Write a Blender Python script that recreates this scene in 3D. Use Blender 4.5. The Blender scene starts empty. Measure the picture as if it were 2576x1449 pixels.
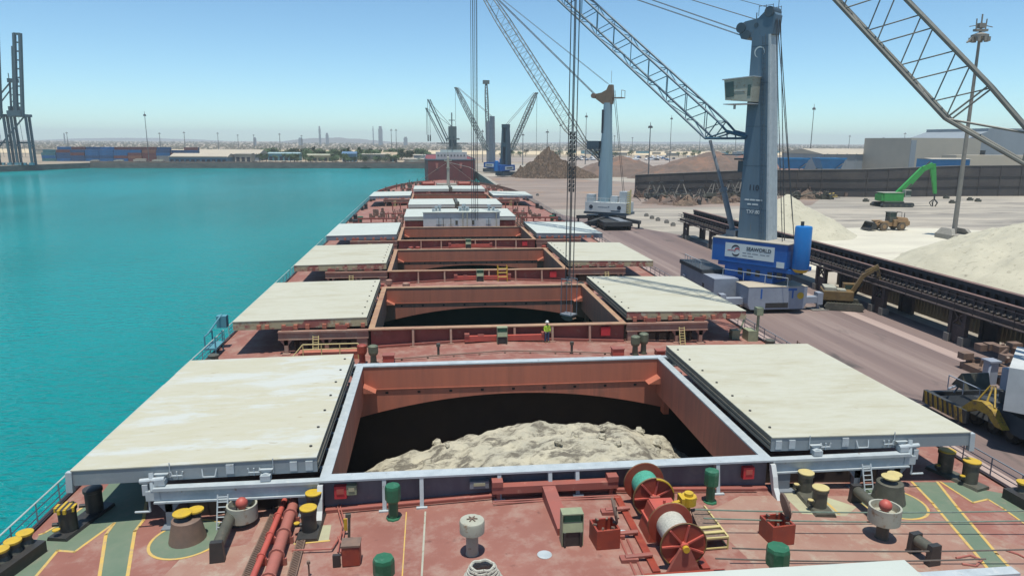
import bpy, bmesh, math, random
import numpy as np
from mathutils import Matrix, Vector
random.seed(7)
C = bpy.context.scene
R = math.radians

# ------------------------------------------------------------------ camera
CAMX, CAMH = -5.534, 20.5
FPX, PITCH, YAW, ROLL = 1806.968 / 2600, R(11.6615), R(6.4927), R(0.3232)
_r = Vector((math.cos(YAW), -math.sin(YAW), 0))
_fw = Vector((math.sin(YAW), math.cos(YAW), 0))
_f = _fw * math.cos(PITCH) + Vector((0, 0, -math.sin(PITCH)))
_u = _fw * math.sin(PITCH) + Vector((0, 0, math.cos(PITCH)))
_R = _r * math.cos(ROLL) + _u * math.sin(ROLL)
_U = _u * math.cos(ROLL) - _r * math.sin(ROLL)
cam = bpy.data.cameras.new("camera")
cam.sensor_width = 36
cam.lens = FPX * 36
cam.clip_start = 0.3
cam.clip_end = 30000
co = bpy.data.objects.new("camera", cam)
m4 = Matrix((_R, _U, -_f)).transposed().to_4x4()
m4.translation = Vector((CAMX, 0, CAMH))
co.matrix_world = m4
C.collection.objects.link(co)
C.camera = co

# ------------------------------------------------------------------ sky and sun
SUN_EL, SUN_AZ = R(80), R(186)       # azimuth measured clockwise from +Y (ship's bow)
w = bpy.data.worlds.new("World")
C.world = w
w.use_nodes = True
nt = w.node_tree
bg = nt.nodes["Background"]
sky = nt.nodes.new("ShaderNodeTexSky")
sky.sky_type = 'NISHITA'
sky.sun_disc = False
sky.sun_elevation = SUN_EL
sky.sun_rotation = SUN_AZ
sky.altitude = 10
sky.air_density = 0.75
sky.dust_density = 0.2
sky.ozone_density = 0.9
tint = nt.nodes.new("ShaderNodeMix")
tint.data_type = 'RGBA'
tint.blend_type = 'MULTIPLY'
tint.inputs["Factor"].default_value = 1
tint.inputs["B"].default_value = (.76, 1.0, 1.04, 1)
nt.links.new(sky.outputs[0], tint.inputs["A"])
nt.links.new(tint.outputs["Result"], bg.inputs[0])
bg.inputs[1].default_value = 0.142
sl = bpy.data.lights.new("sun", 'SUN')
sl.energy = 5.0
sl.angle = R(0.53)
sl.color = (1.0, 0.955, 0.86)
so = bpy.data.objects.new("sun", sl)
sd = Vector((math.sin(SUN_AZ) * math.cos(SUN_EL), math.cos(SUN_AZ) * math.cos(SUN_EL), math.sin(SUN_EL)))
so.rotation_euler = (-sd).to_track_quat('-Z', 'Y').to_euler()
so.location = (0, 0, 300)
C.collection.objects.link(so)
C.view_settings.view_transform = 'Standard'
C.view_settings.look = 'None'
C.view_settings.gamma = 1
C.view_settings.exposure = 0.07
C.cycles.max_bounces = 6
C.cycles.volume_bounces = 0

# ------------------------------------------------------------------ survey helpers: from a sight line to a place on the ground
def sight(px, py):
    u = px / 2576 - .5
    v = (py - 724.5) / 2576
    d = _R * u - _U * v + _f * FPX
    return d
def G(px, py, z=0.0):
    d = sight(px, py)
    t = (z - CAMH) / d.z
    return Vector((CAMX, 0, CAMH)) + d * t
def AY(px, py, y):
    d = sight(px, py)
    return Vector((CAMX, 0, CAMH)) + d * (y / d.y)
def deck_z(x):
    return 4.25 - .045 * abs(x)
def D(px, py, dz=0):
    z = 3.6
    for i in range(8):
        p = G(px, py, z)
        z = deck_z(p.x) + dz
    return G(px, py, z)

# ------------------------------------------------------------------ materials
MATS = {}
ALB = .88      # overall calibration of the base colours to the sun
def mat(name, c1, c2=None, scale=1.0, rough=.6, metal=0.0, bump=0.0, bscale=8.0, stretch=(1, 1, 1), c3=None, s3=.3, t3=(.55, .7),
        stretch3=(1, 1, 1), lo=.35, hi=.65, spec=.5, rand=0.0, c4=None, s4=4.0, t4=(.64, .70), stretch4=(1, 1, 1)):
    m = bpy.data.materials.new(name)
    m.use_nodes = True
    n = m.node_tree.nodes
    l = m.node_tree.links
    b = n["Principled BSDF"]
    b.inputs["Roughness"].default_value = rough
    b.inputs["Metallic"].default_value = metal
    b.inputs["Specular IOR Level"].default_value = spec
    c1 = tuple(x * ALB for x in c1)
    c2 = None if c2 is None else tuple(x * ALB for x in c2)
    c3 = None if c3 is None else tuple(x * ALB for x in c3)
    c1 = (*c1, 1)
    if c2 is None:
        c2 = tuple(x * .82 for x in c1[:3])
    c2 = (*c2, 1)
    tc = n.new("ShaderNodeTexCoord")
    def noise(sc, st, det=6):
        mp = n.new("ShaderNodeMapping")
        mp.inputs["Scale"].default_value = st
        l.new(tc.outputs["Object"], mp.inputs[0])
        t = n.new("ShaderNodeTexNoise")
        t.inputs["Scale"].default_value = sc
        t.inputs["Detail"].default_value = det
        t.inputs["Roughness"].default_value = .62 if det < 8 else .72
        l.new(mp.outputs[0], t.inputs["Vector"])
        return t.outputs["Fac"]
    def ramp(fac, a, bb):
        r = n.new("ShaderNodeMapRange")
        r.inputs[1].default_value = a
        r.inputs[2].default_value = bb
        l.new(fac, r.inputs[0])
        return r.outputs[0]
    mx = n.new("ShaderNodeMix")
    mx.data_type = 'RGBA'
    mx.inputs["A"].default_value = c1
    mx.inputs["B"].default_value = c2
    l.new(ramp(noise(scale, stretch), lo, hi), mx.inputs["Factor"])
    out = mx.outputs["Result"]
    if c3 is not None:
        m2 = n.new("ShaderNodeMix")
        m2.data_type = 'RGBA'
        l.new(out, m2.inputs["A"])
        m2.inputs["B"].default_value = (*c3, 1)
        l.new(ramp(noise(s3, stretch3, 8), *t3), m2.inputs["Factor"])
        out = m2.outputs["Result"]
    if c4 is not None:
        m3 = n.new("ShaderNodeMix")
        m3.data_type = 'RGBA'
        l.new(out, m3.inputs["A"])
        m3.inputs["B"].default_value = (*[x * ALB for x in c4], 1)
        l.new(ramp(noise(s4, stretch4, 4), *t4), m3.inputs["Factor"])
        out = m3.outputs["Result"]
    if rand:
        oi = n.new("ShaderNodeObjectInfo")
        hs = n.new("ShaderNodeHueSaturation")
        r = n.new("ShaderNodeMapRange")
        r.inputs[3].default_value = 1 - rand
        r.inputs[4].default_value = 1 + rand
        l.new(oi.outputs["Random"], r.inputs[0])
        l.new(r.outputs[0], hs.inputs["Value"])
        l.new(out, hs.inputs["Color"])
        out = hs.outputs[0]
    l.new(out, b.inputs["Base Color"])
    if bump:
        bp = n.new("ShaderNodeBump")
        bp.inputs["Strength"].default_value = min(1, bump)
        bp.inputs["Distance"].default_value = .05 if bump <= 1 else .05 * bump
        l.new(noise(bscale, stretch), bp.inputs["Height"])
        l.new(bp.outputs[0], b.inputs["Normal"])
    MATS[name] = m
    return m

deck_red = mat("deck_red", (.25, .098, .074), (.30, .13, .10), .35, .75, bump=.15, bscale=3, c3=(.34, .225, .18), s3=.7, t3=(.47, .68), c4=(.17, .07, .055), s4=1.7, t4=(.62, .74))
deck_red2 = mat("deck_red_shine", (.34, .10, .075), (.28, .10, .08), .6, .6, c3=(.46, .22, .17), s3=1.3, t3=(.58, .75))
deck_tan = mat("deck_worn", (.34, .21, .16), (.30, .155, .115), .7, .8, c3=(.38, .31, .24), s3=1.2, t3=(.52, .7))
walk_green = mat("walkway_green", (.115, .17, .115), (.15, .195, .135), .8, .75, c3=(.20, .19, .14), s3=1.6, t3=(.55, .72))
line_yellow = mat("line_yellow", (.62, .40, .09), (.50, .36, .14), 2.0, .7, c3=(.4, .25, .17), s3=4, t3=(.58, .66))
pale_pad = mat("pale_pad", (.42, .42, .27), (.36, .33, .22), 1.2, .8)
cream = mat("cover_cream", (.455, .445, .345), (.49, .485, .40), 1.6, .75, bump=.25, bscale=6, c3=(.41, .385, .28), s3=.45, t3=(.50, .66), stretch=(.4, 1.5, 1), stretch3=(.35, 1.2, 1), c4=(.30, .25, .17), s4=2.4, t4=(.66, .76), stretch4=(.6, 1.6, 1))
cream_b = mat("cover_cream_weathered", (.455, .435, .32), (.48, .465, .37), 1.6, .75, bump=.25, bscale=6, c3=(.50, .52, .48), s3=.32, t3=(.50, .58), stretch=(.4, 1.5, 1), stretch3=(.35, 1.2, 1), c4=(.33, .27, .16), s4=2.2, t4=(.64, .76), stretch4=(.5, 1.6, 1))
cover_white = mat("cover_white", (.52, .56, .51), (.47, .51, .46), .3, .6)
cover_grey = mat("cover_grey", (.25, .29, .31), (.22, .26, .28), .6, .5, c3=(.30, .33, .34), s3=.7, t3=(.5, .7))
cover_side = mat("cover_side_dark", (.09, .09, .075), (.13, .12, .10), 1.0, .7)
cover_edge_red = mat("cover_edge_red", (.30, .10, .08), (.42, .36, .22), .55, .7, lo=.45, hi=.52, c3=(.45, .42, .30), s3=1.4, t3=(.55, .62))
light_grey = mat("light_grey_paint", (.46, .51, .53), (.38, .43, .45), 1.5, .45, c3=(.55, .57, .56), s3=2.2, t3=(.56, .7), c4=(.26, .20, .16), s4=3.0, t4=(.66, .73))
mid_grey = mat("mid_grey_paint", (.20, .23, .26), (.16, .18, .21), 1.0, .55)
coam_grey = mat("coaming_plate_grey", (.17, .18, .20), (.12, .12, .145), .9, .7, stretch=(1, 1, .3), c3=(.22, .20, .20), s3=1.1, t3=(.55, .7))
coam_red = mat("coaming_plate_red", (.30, .085, .065), (.22, .065, .05), .9, .7, c3=(.30, .18, .13), s3=1.1, t3=(.55, .72))
hold_red = mat("hold_red_plate", (.50, .155, .09), (.40, .13, .082), .7, .75, stretch=(1.6, 1.6, .12), c3=(.36, .12, .07), s3=.5, t3=(.55, .72), stretch3=(2.2, 2.2, .16), bump=.1, bscale=2)
hold_red2 = mat("hold_red_low", (.48, .155, .095), (.37, .13, .085), .9, .8, stretch=(1.2, 1.2, .15), c3=(.24, .11, .075), s3=.6, t3=(.52, .7), stretch3=(2, 2, .2))
rim_tan = mat("coaming_rim_tan", (.42, .27, .16), (.34, .20, .13), .8, .75, c3=(.30, .13, .09), s3=1.2, t3=(.52, .68))
hold_shade = mat("hold_shade", (.026, .016, .013), (.036, .022, .017), .5, .9)  # near-black colour carries the deep shade of the hold and under-cover voids
rust_pipe = mat("pipe_red", (.40, .13, .10), (.33, .12, .09), 1.5, .6)
bright_red = mat("bright_red", (.50, .10, .07), (.42, .09, .07), 1.5, .55)
winch_red = mat("winch_red", (.32, .055, .03), (.24, .045, .03), 1.6, .5, c3=(.38, .10, .05), s3=2.5, t3=(.55, .72))
fire_red = mat("fire_red", (.55, .03, .04), (.45, .03, .04), 3, .5)
yellow = mat("paint_yellow", (.60, .40, .02), (.50, .33, .04), 3, .5, c3=(.4, .25, .08), s3=5, t3=(.6, .7))
pale_yellow = mat("pale_yellow", (.58, .48, .20), (.50, .42, .20), 3, .6)
black_steel = mat("black_steel", (.028, .03, .03), (.045, .042, .04), 2, .5, c3=(.08, .07, .06), s3=3, t3=(.58, .72))
dark_olive = mat("dark_olive_steel", (.10, .10, .075), (.07, .07, .055), 2, .55, c3=(.16, .13, .10), s3=3, t3=(.55, .7))
brown_steel = mat("brown_steel", (.22, .14, .10), (.16, .11, .085), 2, .6)
green_vent = mat("vent_green", (.028, .15, .075), (.02, .12, .06), 1.5, .5, c3=(.09, .22, .14), s3=2.5, t3=(.54, .7))
vent_khaki = mat("vent_khaki", (.14, .16, .10), (.10, .12, .08), 1.5, .6)
khaki = mat("khaki_paint", (.30, .33, .20), (.24, .27, .17), 2, .6)
off_white = mat("off_white_paint", (.42, .42, .34), (.36, .36, .29), 1.6, .55, c3=(.26, .17, .10), s3=3, t3=(.56, .66))
white_paint = mat("white_paint", (.56, .58, .57), (.48, .50, .49), .9, .55, c3=(.45, .40, .33), s3=.9, t3=(.62, .74), stretch3=(1, 1, .25))
sea_rail = mat("rail_pale", (.50, .58, .56), (.40, .48, .46), 2, .5)
rope_white = mat("rope_white", (.55, .54, .47), (.36, .36, .31), 14, .9, bump=.4, bscale=30)
rope_green = mat("rope_green", (.09, .40, .29), (.05, .27, .19), 12, .9, bump=.4, bscale=30)
rope_line = mat("mooring_rope", (.17, .24, .19), (.13, .17, .14), 6, .9)
rope_line2 = mat("mooring_rope_dark", (.15, .12, .10), (.10, .09, .08), 6, .9)
grate = mat("grating_brown", (.24, .16, .12), (.14, .10, .08), 9, .8)
cable_dark = mat("cable_dark", (.035, .04, .045), (.05, .055, .06), 2, .6)
crane_blue = mat("crane_boom_blue", (.035, .11, .17), (.03, .09, .14), .6, .5, c3=(.07, .15, .20), s3=.8, t3=(.55, .7))
crane_grey = mat("crane_boom_grey", (.20, .20, .17), (.15, .15, .135), .8, .55, c3=(.26, .25, .20), s3=1.5, t3=(.55, .7))
mast_blue = mat("mast_blue_grey", (.10, .165, .225), (.085, .14, .19), .5, .5, c4=(.16, .15, .13), s4=1.5, t4=(.62, .74), stretch4=(3, 3, .2), stretch=(2, 2, .15), c3=(.08, .11, .15), s3=.7, t3=(.58, .72), stretch3=(3, 3, .12))
mast_pale = mat("mast_pale_blue", (.23, .34, .40), (.19, .29, .34), .6, .5, stretch=(2, 2, .2), c3=(.20, .28, .32), s3=.8, t3=(.6, .75), stretch3=(3, 3, .15))
mast_dark = mat("mast_dark_blue", (.045, .075, .10), (.06, .09, .115), .4, .5)
house_blue = mat("house_blue", (.012, .12, .42), (.012, .10, .36), .5, .45)
cyl_blue = mat("cylinder_blue", (.01, .17, .50), (.012, .15, .44), .6, .4)
chassis_grey = mat("chassis_grey", (.32, .36, .42), (.27, .30, .36), .8, .55, c3=(.22, .23, .26), s3=1.2, t3=(.58, .74))
chassis_dark = mat("chassis_dark", (.05, .055, .06), (.035, .038, .04), 1, .6)
tyre = mat("tyre_black", (.022, .022, .022), (.035, .033, .03), 3, .85)
glass = mat("cab_glass", (.03, .06, .055), (.04, .08, .07), 1, .08)
orange_rust = mat("head_orange", (.22, .155, .10), (.16, .12, .085), 1.2, .6)
ex_green = mat("excavator_green", (.05, .36, .07), (.04, .30, .06), 1, .45, c3=(.03, .2, .05), s3=1.5, t3=(.6, .75))
ex_yellow = mat("excavator_ochre", (.19, .12, .04), (.13, .085, .035), 1.5, .6, c3=(.2, .14, .07), s3=2, t3=(.55, .7))
loader_brown = mat("loader_tan", (.36, .22, .10), (.27, .17, .09), 1.2, .65)
sand = mat("sand_cream", (.50, .47, .36), (.43, .405, .31), .16, .95, bump=2.0, bscale=1.2, c3=(.25, .23, .17), s3=1.1, t3=(.56, .68), stretch3=(1, 1, .5))
cargo = mat("cargo_cream", (.52, .48, .36), (.40, .38, .30), .7, .95, bump=3, bscale=2.6, c3=(.15, .135, .105), s3=.9, t3=(.47, .58), stretch3=(.7, 1.3, 1))
scrap_m = mat("scrap_brown", (.16, .105, .07), (.075, .055, .04), .35, .9, bump=1.0, bscale=1.2, c3=(.28, .20, .14), s3=.8, t3=(.52, .66))
heap_dark = mat("heap_dark_earth", (.17, .12, .095), (.12, .09, .075), .1, .95, bump=.5, bscale=.6, c3=(.22, .13, .09), s3=.06, t3=(.5, .6))
gantry_m = mat("gantry_dark_brown", (.075, .055, .055), (.05, .04, .042), .6, .7, c3=(.12, .085, .075), s3=1.0, t3=(.55, .7))
gantry_top = mat("gantry_top_rust", (.20, .115, .095), (.14, .09, .08), .5, .8)
panel_b = mat("panel_brown", (.095, .062, .05), (.07, .05, .045), .35, .75, stretch=(1, 1, .3), c3=(.10, .085, .06), s3=.12, t3=(.45, .55))
roller_pale = mat("roller_pale", (.23, .20, .175), (.13, .115, .10), 2, .7)
wall_dark = mat("boundary_wall_dark", (.058, .052, .052), (.078, .068, .064), .12, .85, stretch=(.5, .5, 2.2), c3=(.10, .085, .075), s3=.05, t3=(.52, .64))
pole_m = mat("pole_steel", (.13, .14, .145), (.10, .105, .11), .3, .5)
pole_tan = mat("pole_concrete", (.26, .24, .21), (.20, .19, .17), .6, .8)
concrete = mat("concrete_block", (.34, .32, .28), (.26, .25, .22), .8, .9)
shed_white = mat("shed_sheet_pale", (.43, .39, .315), (.37, .34, .28), .06, .7)
shed_cream = mat("shed_roof_cream", (.48, .42, .32), (.43, .38, .30), .05, .7)
shed_grey = mat("shed_wall_grey", (.26, .30, .33), (.22, .26, .29), .08, .7, stretch=(1, 1, .2))
shed_blue = mat("shed_wall_blue", (.06, .19, .30), (.05, .15, .24), .08, .6)
teal_paint = mat("teal_wall", (.10, .30, .36), (.08, .24, .30), .2, .6)
hopper_blue = mat("hopper_blue", (.018, .20, .44), (.014, .16, .36), .3, .5)
sts_m = mat("quay_crane_blue_grey", (.07, .125, .15), (.06, .11, .135), .1, .5)
leaf = mat("leaf_green", (.035, .075, .022), (.055, .10, .035), .4, .8, rand=.35)
trunk_m = mat("trunk_brown", (.09, .065, .045), None, 1, .9)
hull_red = mat("hull_red", (.24, .035, .03), (.19, .03, .026), .12, .6, c3=(.16, .035, .03), s3=.3, t3=(.5, .75), stretch3=(1, 1, .2))
ship_white = mat("far_ship_white", (.50, .55, .53), (.42, .47, .46), .1, .6)
far_grey = mat("far_crane_grey", (.15, .18, .18), (.11, .14, .14), .2, .6)
skin = mat("skin", (.30, .17, .11), None, 8, .6)
vest = mat("vest_lime", (.42, .62, .05), (.36, .55, .05), 6, .8)
denim = mat("denim_blue", (.06, .10, .18), (.05, .08, .14), 6, .9)
boot = mat("boot_tan", (.30, .22, .10), None, 6, .8)
helmet_m = mat("helmet_white", (.75, .75, .72), None, 6, .4)
text_dark = mat("text_dark", (.02, .03, .05), None, 1, .6)
text_white = mat("text_white", (.62, .68, .68), None, 1, .6)
text_red = mat("text_red", (.45, .05, .06), None, 1, .6)
sign_white = mat("sign_white", (.60, .66, .66), (.55, .62, .62), .8, .6)
CONT = [mat("container_" + n, c, tuple(x * .7 for x in c), .5, .6) for n, c in
        dict(blue=(.012, .14, .36), navy=(.02, .09, .22), maroon=(.17, .06, .06), rust=(.26, .12, .08), grey=(.24, .26, .27), teal=(.05, .20, .24)).items()]

# ------------------------------------------------------------------ mesh builder
class B:
    def __init__(s, xf=None):
        s.v, s.f, s.xf = [], [], xf
    def add(s, vs, fs):
        k = len(s.v)
        for p in vs:
            p = Vector(p)
            s.v.append(tuple(s.xf @ p if s.xf else p))
        s.f += [tuple(i + k for i in f) for f in fs]
        return s
    def box(s, x0, x1, y0, y1, z0, z1):
        vs = [(x, y, z) for z in (z0, z1) for y in (y0, y1) for x in (x0, x1)]
        return s.add(vs, [(0, 2, 3, 1), (4, 5, 7, 6), (0, 1, 5, 4), (1, 3, 7, 5), (3, 2, 6, 7), (2, 0, 4, 6)])
    def hexa(s, a, b):      # two quads (bottom, top) -> solid
        return s.add(list(a) + list(b), [(3, 2, 1, 0), (4, 5, 6, 7), (0, 1, 5, 4), (1, 2, 6, 5), (2, 3, 7, 6), (3, 0, 4, 7)])
    def prism(s, poly, axis, a, b):
        def P(p, t):
            return {'x': (t, p[0], p[1]), 'y': (p[0], t, p[1]), 'z': (p[0], p[1], t)}[axis]
        n = len(poly)
        vs = [P(p, a) for p in poly] + [P(p, b) for p in poly]
        fs = [tuple(range(n))[::-1], tuple(range(n, 2 * n))] + [(i, (i + 1) % n, n + (i + 1) % n, n + i) for i in range(n)]
        return s.add(vs, fs)
    def rod(s, p, q, r, r2=None, n=8, cap=True):
        p, q = Vector(p), Vector(q)
        r2 = r if r2 is None else r2
        d = (q - p)
        if d.length < 1e-6:
            return s
        d.normalize()
        a = d.orthogonal().normalized()
        b = d.cross(a)
        vs = []
        for c, rr in ((p, r), (q, r2)):
            for i in range(n):
                t = 2 * math.pi * (i + .5) / n
                vs.append(c + (a * math.cos(t) + b * math.sin(t)) * rr)
        fs = [(i, (i + 1) % n, n + (i + 1) % n, n + i) for i in range(n)]
        if cap:
            fs += [tuple(range(n))[::-1], tuple(range(n, 2 * n))]
        return s.add(vs, fs)
    def bar(s, p, q, w, h, up=(0, 0, 1)):
        p, q = Vector(p), Vector(q)
        d = (q - p).normalized()
        a = d.cross(Vector(up))
        if a.length < 1e-4:
            a = d.cross(Vector((1, 0, 0)))
        a.normalize()
        b = a.cross(d)
        c = [(-1, -1), (1, -1), (1, 1), (-1, 1)]
        A = [p + a * (i * w / 2) + b * (j * h / 2) for i, j in c]
        Bq = [q + a * (i * w / 2) + b * (j * h / 2) for i, j in c]
        return s.hexa(A, Bq)
    def path(s, pts, r, n=6):
        for a, b in zip(pts, pts[1:]):
            s.rod(a, b, r, n=n)
        return s
    def lathe(s, prof, c=(0, 0, 0), n=16, axis='z'):
        vs, fs = [], []
        for (r, z) in prof:
            for i in range(n):
                t = 2 * math.pi * i / n
                x, y = r * math.cos(t), r * math.sin(t)
                p = {'z': (x, y, z), 'x': (z, x, y), 'y': (x, z, y)}[axis]
                vs.append((c[0] + p[0], c[1] + p[1], c[2] + p[2]))
        m = len(prof)
        for k in range(m - 1):
            for i in range(n):
                j = (i + 1) % n
                fs.append((k * n + i, k * n + j, (k + 1) * n + j, (k + 1) * n + i))
        fs += [tuple(range(n))[::-1], tuple(range((m - 1) * n, m * n))]
        return s.add(vs, fs)
    def build(s, name, m, parent=None, smooth=False, bevel=0):
        me = bpy.data.meshes.new(name)
        me.from_pydata(s.v, [], s.f)
        bm = bmesh.new()
        bm.from_mesh(me)
        bmesh.ops.recalc_face_normals(bm, faces=bm.faces)
        bm.to_mesh(me)
        bm.free()
        me.materials.append(m)
        if smooth:
            for p in me.polygons:
                p.use_smooth = True
            try:
                me.set_sharp_from_angle(angle=R(40))
            except Exception:
                pass
        o = bpy.data.objects.new(name, me)
        C.collection.objects.link(o)
        if parent is not None:
            o.parent = parent
            if parent.get('worldbuilt'):
                o.location = -parent.location
        if bevel:
            md = o.modifiers.new("bevel", 'BEVEL')
            md.width = bevel
            md.segments = 2
            md.limit_method = 'ANGLE'
        return o

def tag(o, label=None, cat=None, group=None, kind=None):
    if label: o['label'] = label
    if cat: o['category'] = cat
    if group: o['group'] = group
    if kind: o['kind'] = kind
    return o
def thing(name, label, cat, loc=(0, 0, 0), rz=0, group=None, world=False):
    o = bpy.data.objects.new(name, None)
    o.empty_display_size = .5
    C.collection.objects.link(o)
    o.location = loc
    o.rotation_euler = (0, 0, rz)
    if world:
        o['worldbuilt'] = 1
    return tag(o, label, cat, group)
def dup(root, loc=None, rz=None, label=None, parent=None, top=True):
    c = root.copy()
    C.collection.objects.link(c)
    if not top: c.parent = parent
    if loc is not None: c.location = loc
    if rz is not None: c.rotation_euler = (0, 0, rz)
    if label: c['label'] = label
    for ch in list(root.children):
        dup(ch, parent=c, top=False)
    return c
def blob(b, c, r, seed=0, n=10, m=6, rough=.2):
    rnd = random.Random(seed)
    vs = []
    for j in range(1, m):
        for i in range(n):
            t, ph = 2 * math.pi * i / n, math.pi * j / m
            k = 1 + rnd.uniform(-rough, rough)
            vs.append((c[0] + r[0] * k * math.sin(ph) * math.cos(t), c[1] + r[1] * k * math.sin(ph) * math.sin(t), c[2] + r[2] * k * math.cos(ph)))
    vs += [(c[0], c[1], c[2] + r[2]), (c[0], c[1], c[2] - r[2])]
    fs = [(j * n + i, j * n + (i + 1) % n, (j + 1) * n + (i + 1) % n, (j + 1) * n + i) for j in range(m - 2) for i in range(n)]
    T, Bo = len(vs) - 2, len(vs) - 1
    fs += [(T, (i + 1) % n, i) for i in range(n)] + [(Bo, (m - 2) * n + i, (m - 2) * n + (i + 1) % n) for i in range(n)]
    b.add(vs, fs)
    return b
def vnoise(x, y, seed=0):
    def h(i, j):
        return (math.sin(i * 127.1 + j * 311.7 + seed * 74.7) * 43758.5453) % 1
    i, j = math.floor(x), math.floor(y)
    f, g = x - i, y - j
    f, g = f * f * (3 - 2 * f), g * g * (3 - 2 * g)
    return (h(i, j) * (1 - f) + h(i + 1, j) * f) * (1 - g) + (h(i, j + 1) * (1 - f) + h(i + 1, j + 1) * f) * g
def fbm(x, y, seed=0, o=4):
    s, a = 0, .5
    for k in range(o):
        s += a * (vnoise(x, y, seed + k) - .5)
        x, y, a = x * 2.03, y * 2.03, a * .52
    return s
def heightfield(b, x0, x1, y0, y1, nx, ny, fn, skirt=None):
    vs = [(x0 + (x1 - x0) * i / nx, y0 + (y1 - y0) * j / ny, 0) for j in range(ny + 1) for i in range(nx + 1)]
    vs = [(x, y, fn(x, y)) for x, y, _ in vs]
    fs = [(j * (nx + 1) + i, j * (nx + 1) + i + 1, (j + 1) * (nx + 1) + i + 1, (j + 1) * (nx + 1) + i) for j in range(ny) for i in range(nx)]
    return b.add(vs, fs)
def text_mesh(name, txt, size, xf, m, parent, bold=0.0):
    cu = bpy.data.curves.new(name, 'FONT')
    cu.body = txt
    cu.size = size
    cu.align_x = 'CENTER'
    cu.align_y = 'CENTER'
    cu.extrude = .01
    cu.offset = bold
    o = bpy.data.objects.new(name, cu)
    C.collection.objects.link(o)
    bpy.context.view_layer.update()
    dg = bpy.context.evaluated_depsgraph_get()
    me = bpy.data.meshes.new_from_object(o.evaluated_get(dg))
    bpy.data.objects.remove(o)
    me.transform(xf)
    me.materials.clear()
    me.materials.append(m)
    o = bpy.data.objects.new(name, me)
    C.collection.objects.link(o)
    o.parent = parent
    return o

# ================================================================== SETTING
WATER = -4.5
def struct(b, name, m, **k):
    return tag(b.build(name, m, **k), kind='structure')

def sea_material():
    m = bpy.data.materials.new("sea_water")
    m.use_nodes = True
    n, l = m.node_tree.nodes, m.node_tree.links
    b = n["Principled BSDF"]
    b.inputs["Roughness"].default_value = .16
    b.inputs["Specular IOR Level"].default_value = .35
    b.inputs["IOR"].default_value = 1.15
    tc = n.new("ShaderNodeTexCoord")
    def noise(sc, st, det=3, rot=0):
        mp = n.new("ShaderNodeMapping")
        mp.inputs["Scale"].default_value = st
        mp.inputs["Rotation"].default_value = (0, 0, rot)
        l.new(tc.outputs["Object"], mp.inputs[0])
        t = n.new("ShaderNodeTexNoise")
        t.inputs["Scale"].default_value = sc
        t.inputs["Detail"].default_value = det
        l.new(mp.outputs[0], t.inputs["Vector"])
        return t.outputs["Fac"]
    cr = n.new("ShaderNodeValToRGB")
    e = cr.color_ramp.elements
    e[0].position, e[0].color = .40, (0.0, .155, .156, 1)
    e[1].position, e[1].color = .62, (.0, .225, .236, 1)
    l.new(noise(.012, (1, .45, 1), 5, .2), cr.inputs[0])
    l.new(cr.outputs[0], b.inputs["Base Color"])
    bp = n.new("ShaderNodeBump")
    bp.inputs["Strength"].default_value = .9
    bp.inputs["Distance"].default_value = 1.1
    ad = n.new("ShaderNodeMath")
    ad.operation = 'ADD'
    l.new(noise(.42, (.45, 1.2, 1), 4, -.25), ad.inputs[0])
    l.new(noise(1.3, (.6, 1.2, 1), 3, .3), ad.inputs[1])
    l.new(ad.outputs[0], bp.inputs["Height"])
    l.new(bp.outputs[0], b.inputs["Normal"])
    return m
struct(B().add([(-1600, -300, WATER), (26, -300, WATER), (26, 665, WATER), (-1600, 665, WATER)], [(0, 1, 2, 3)]), "sea", sea_material())

yard_m = mat("yard_concrete_dust", (.335, .305, .255), (.26, .235, .20), .05, .95, stretch=(.3, 1.8, 1), c3=(.42, .375, .305), s3=.035, t3=(.47, .56), stretch3=(.28, 1.6, 1), bump=.1, c4=(.16, .145, .13), s4=.09, t4=(.56, .68), stretch4=(.35, 1.5, 1))
far_m = mat("far_desert", (.40, .32, .22), (.32, .26, .19), .004, .95, c3=(.24, .20, .15), s3=.006, t3=(.45, .6))
EDGE = 24.8
FAR = 9000
g = B()
g.add([(EDGE, -300, 0), (FAR, -300, 0), (FAR, 661, 0), (EDGE, 661, 0)], [(0, 1, 2, 3)])
struct(g, "yard_ground", yard_m)
g = B()
g.add([(-FAR, 661, 0), (FAR, 661, 0), (FAR, FAR, 0), (-FAR, FAR, 0)], [(0, 1, 2, 3)])
g.add([(-FAR, -300, 0), (-665, -300, 0), (-327, 581, 0), (-298, 661, 0), (-FAR, 661, 0)], [(0, 1, 2, 3, 4)])
struct(g, "desert_ground", far_m)
qw = B()
pts = [(EDGE, -300), (EDGE, 661), (-298, 661), (-327, 581), (-665, -300)]
for a, b in zip(pts, pts[1:]):
    qw.add([(a[0], a[1], -7), (b[0], b[1], -7), (b[0], b[1], -.01), (a[0], a[1], -.01)], [(0, 1, 2, 3)])
struct(qw, "quay_wall", mat("quay_wall_concrete", (.20, .175, .15), (.12, .11, .10), .15, .9, stretch=(1, 1, 3)))

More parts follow.
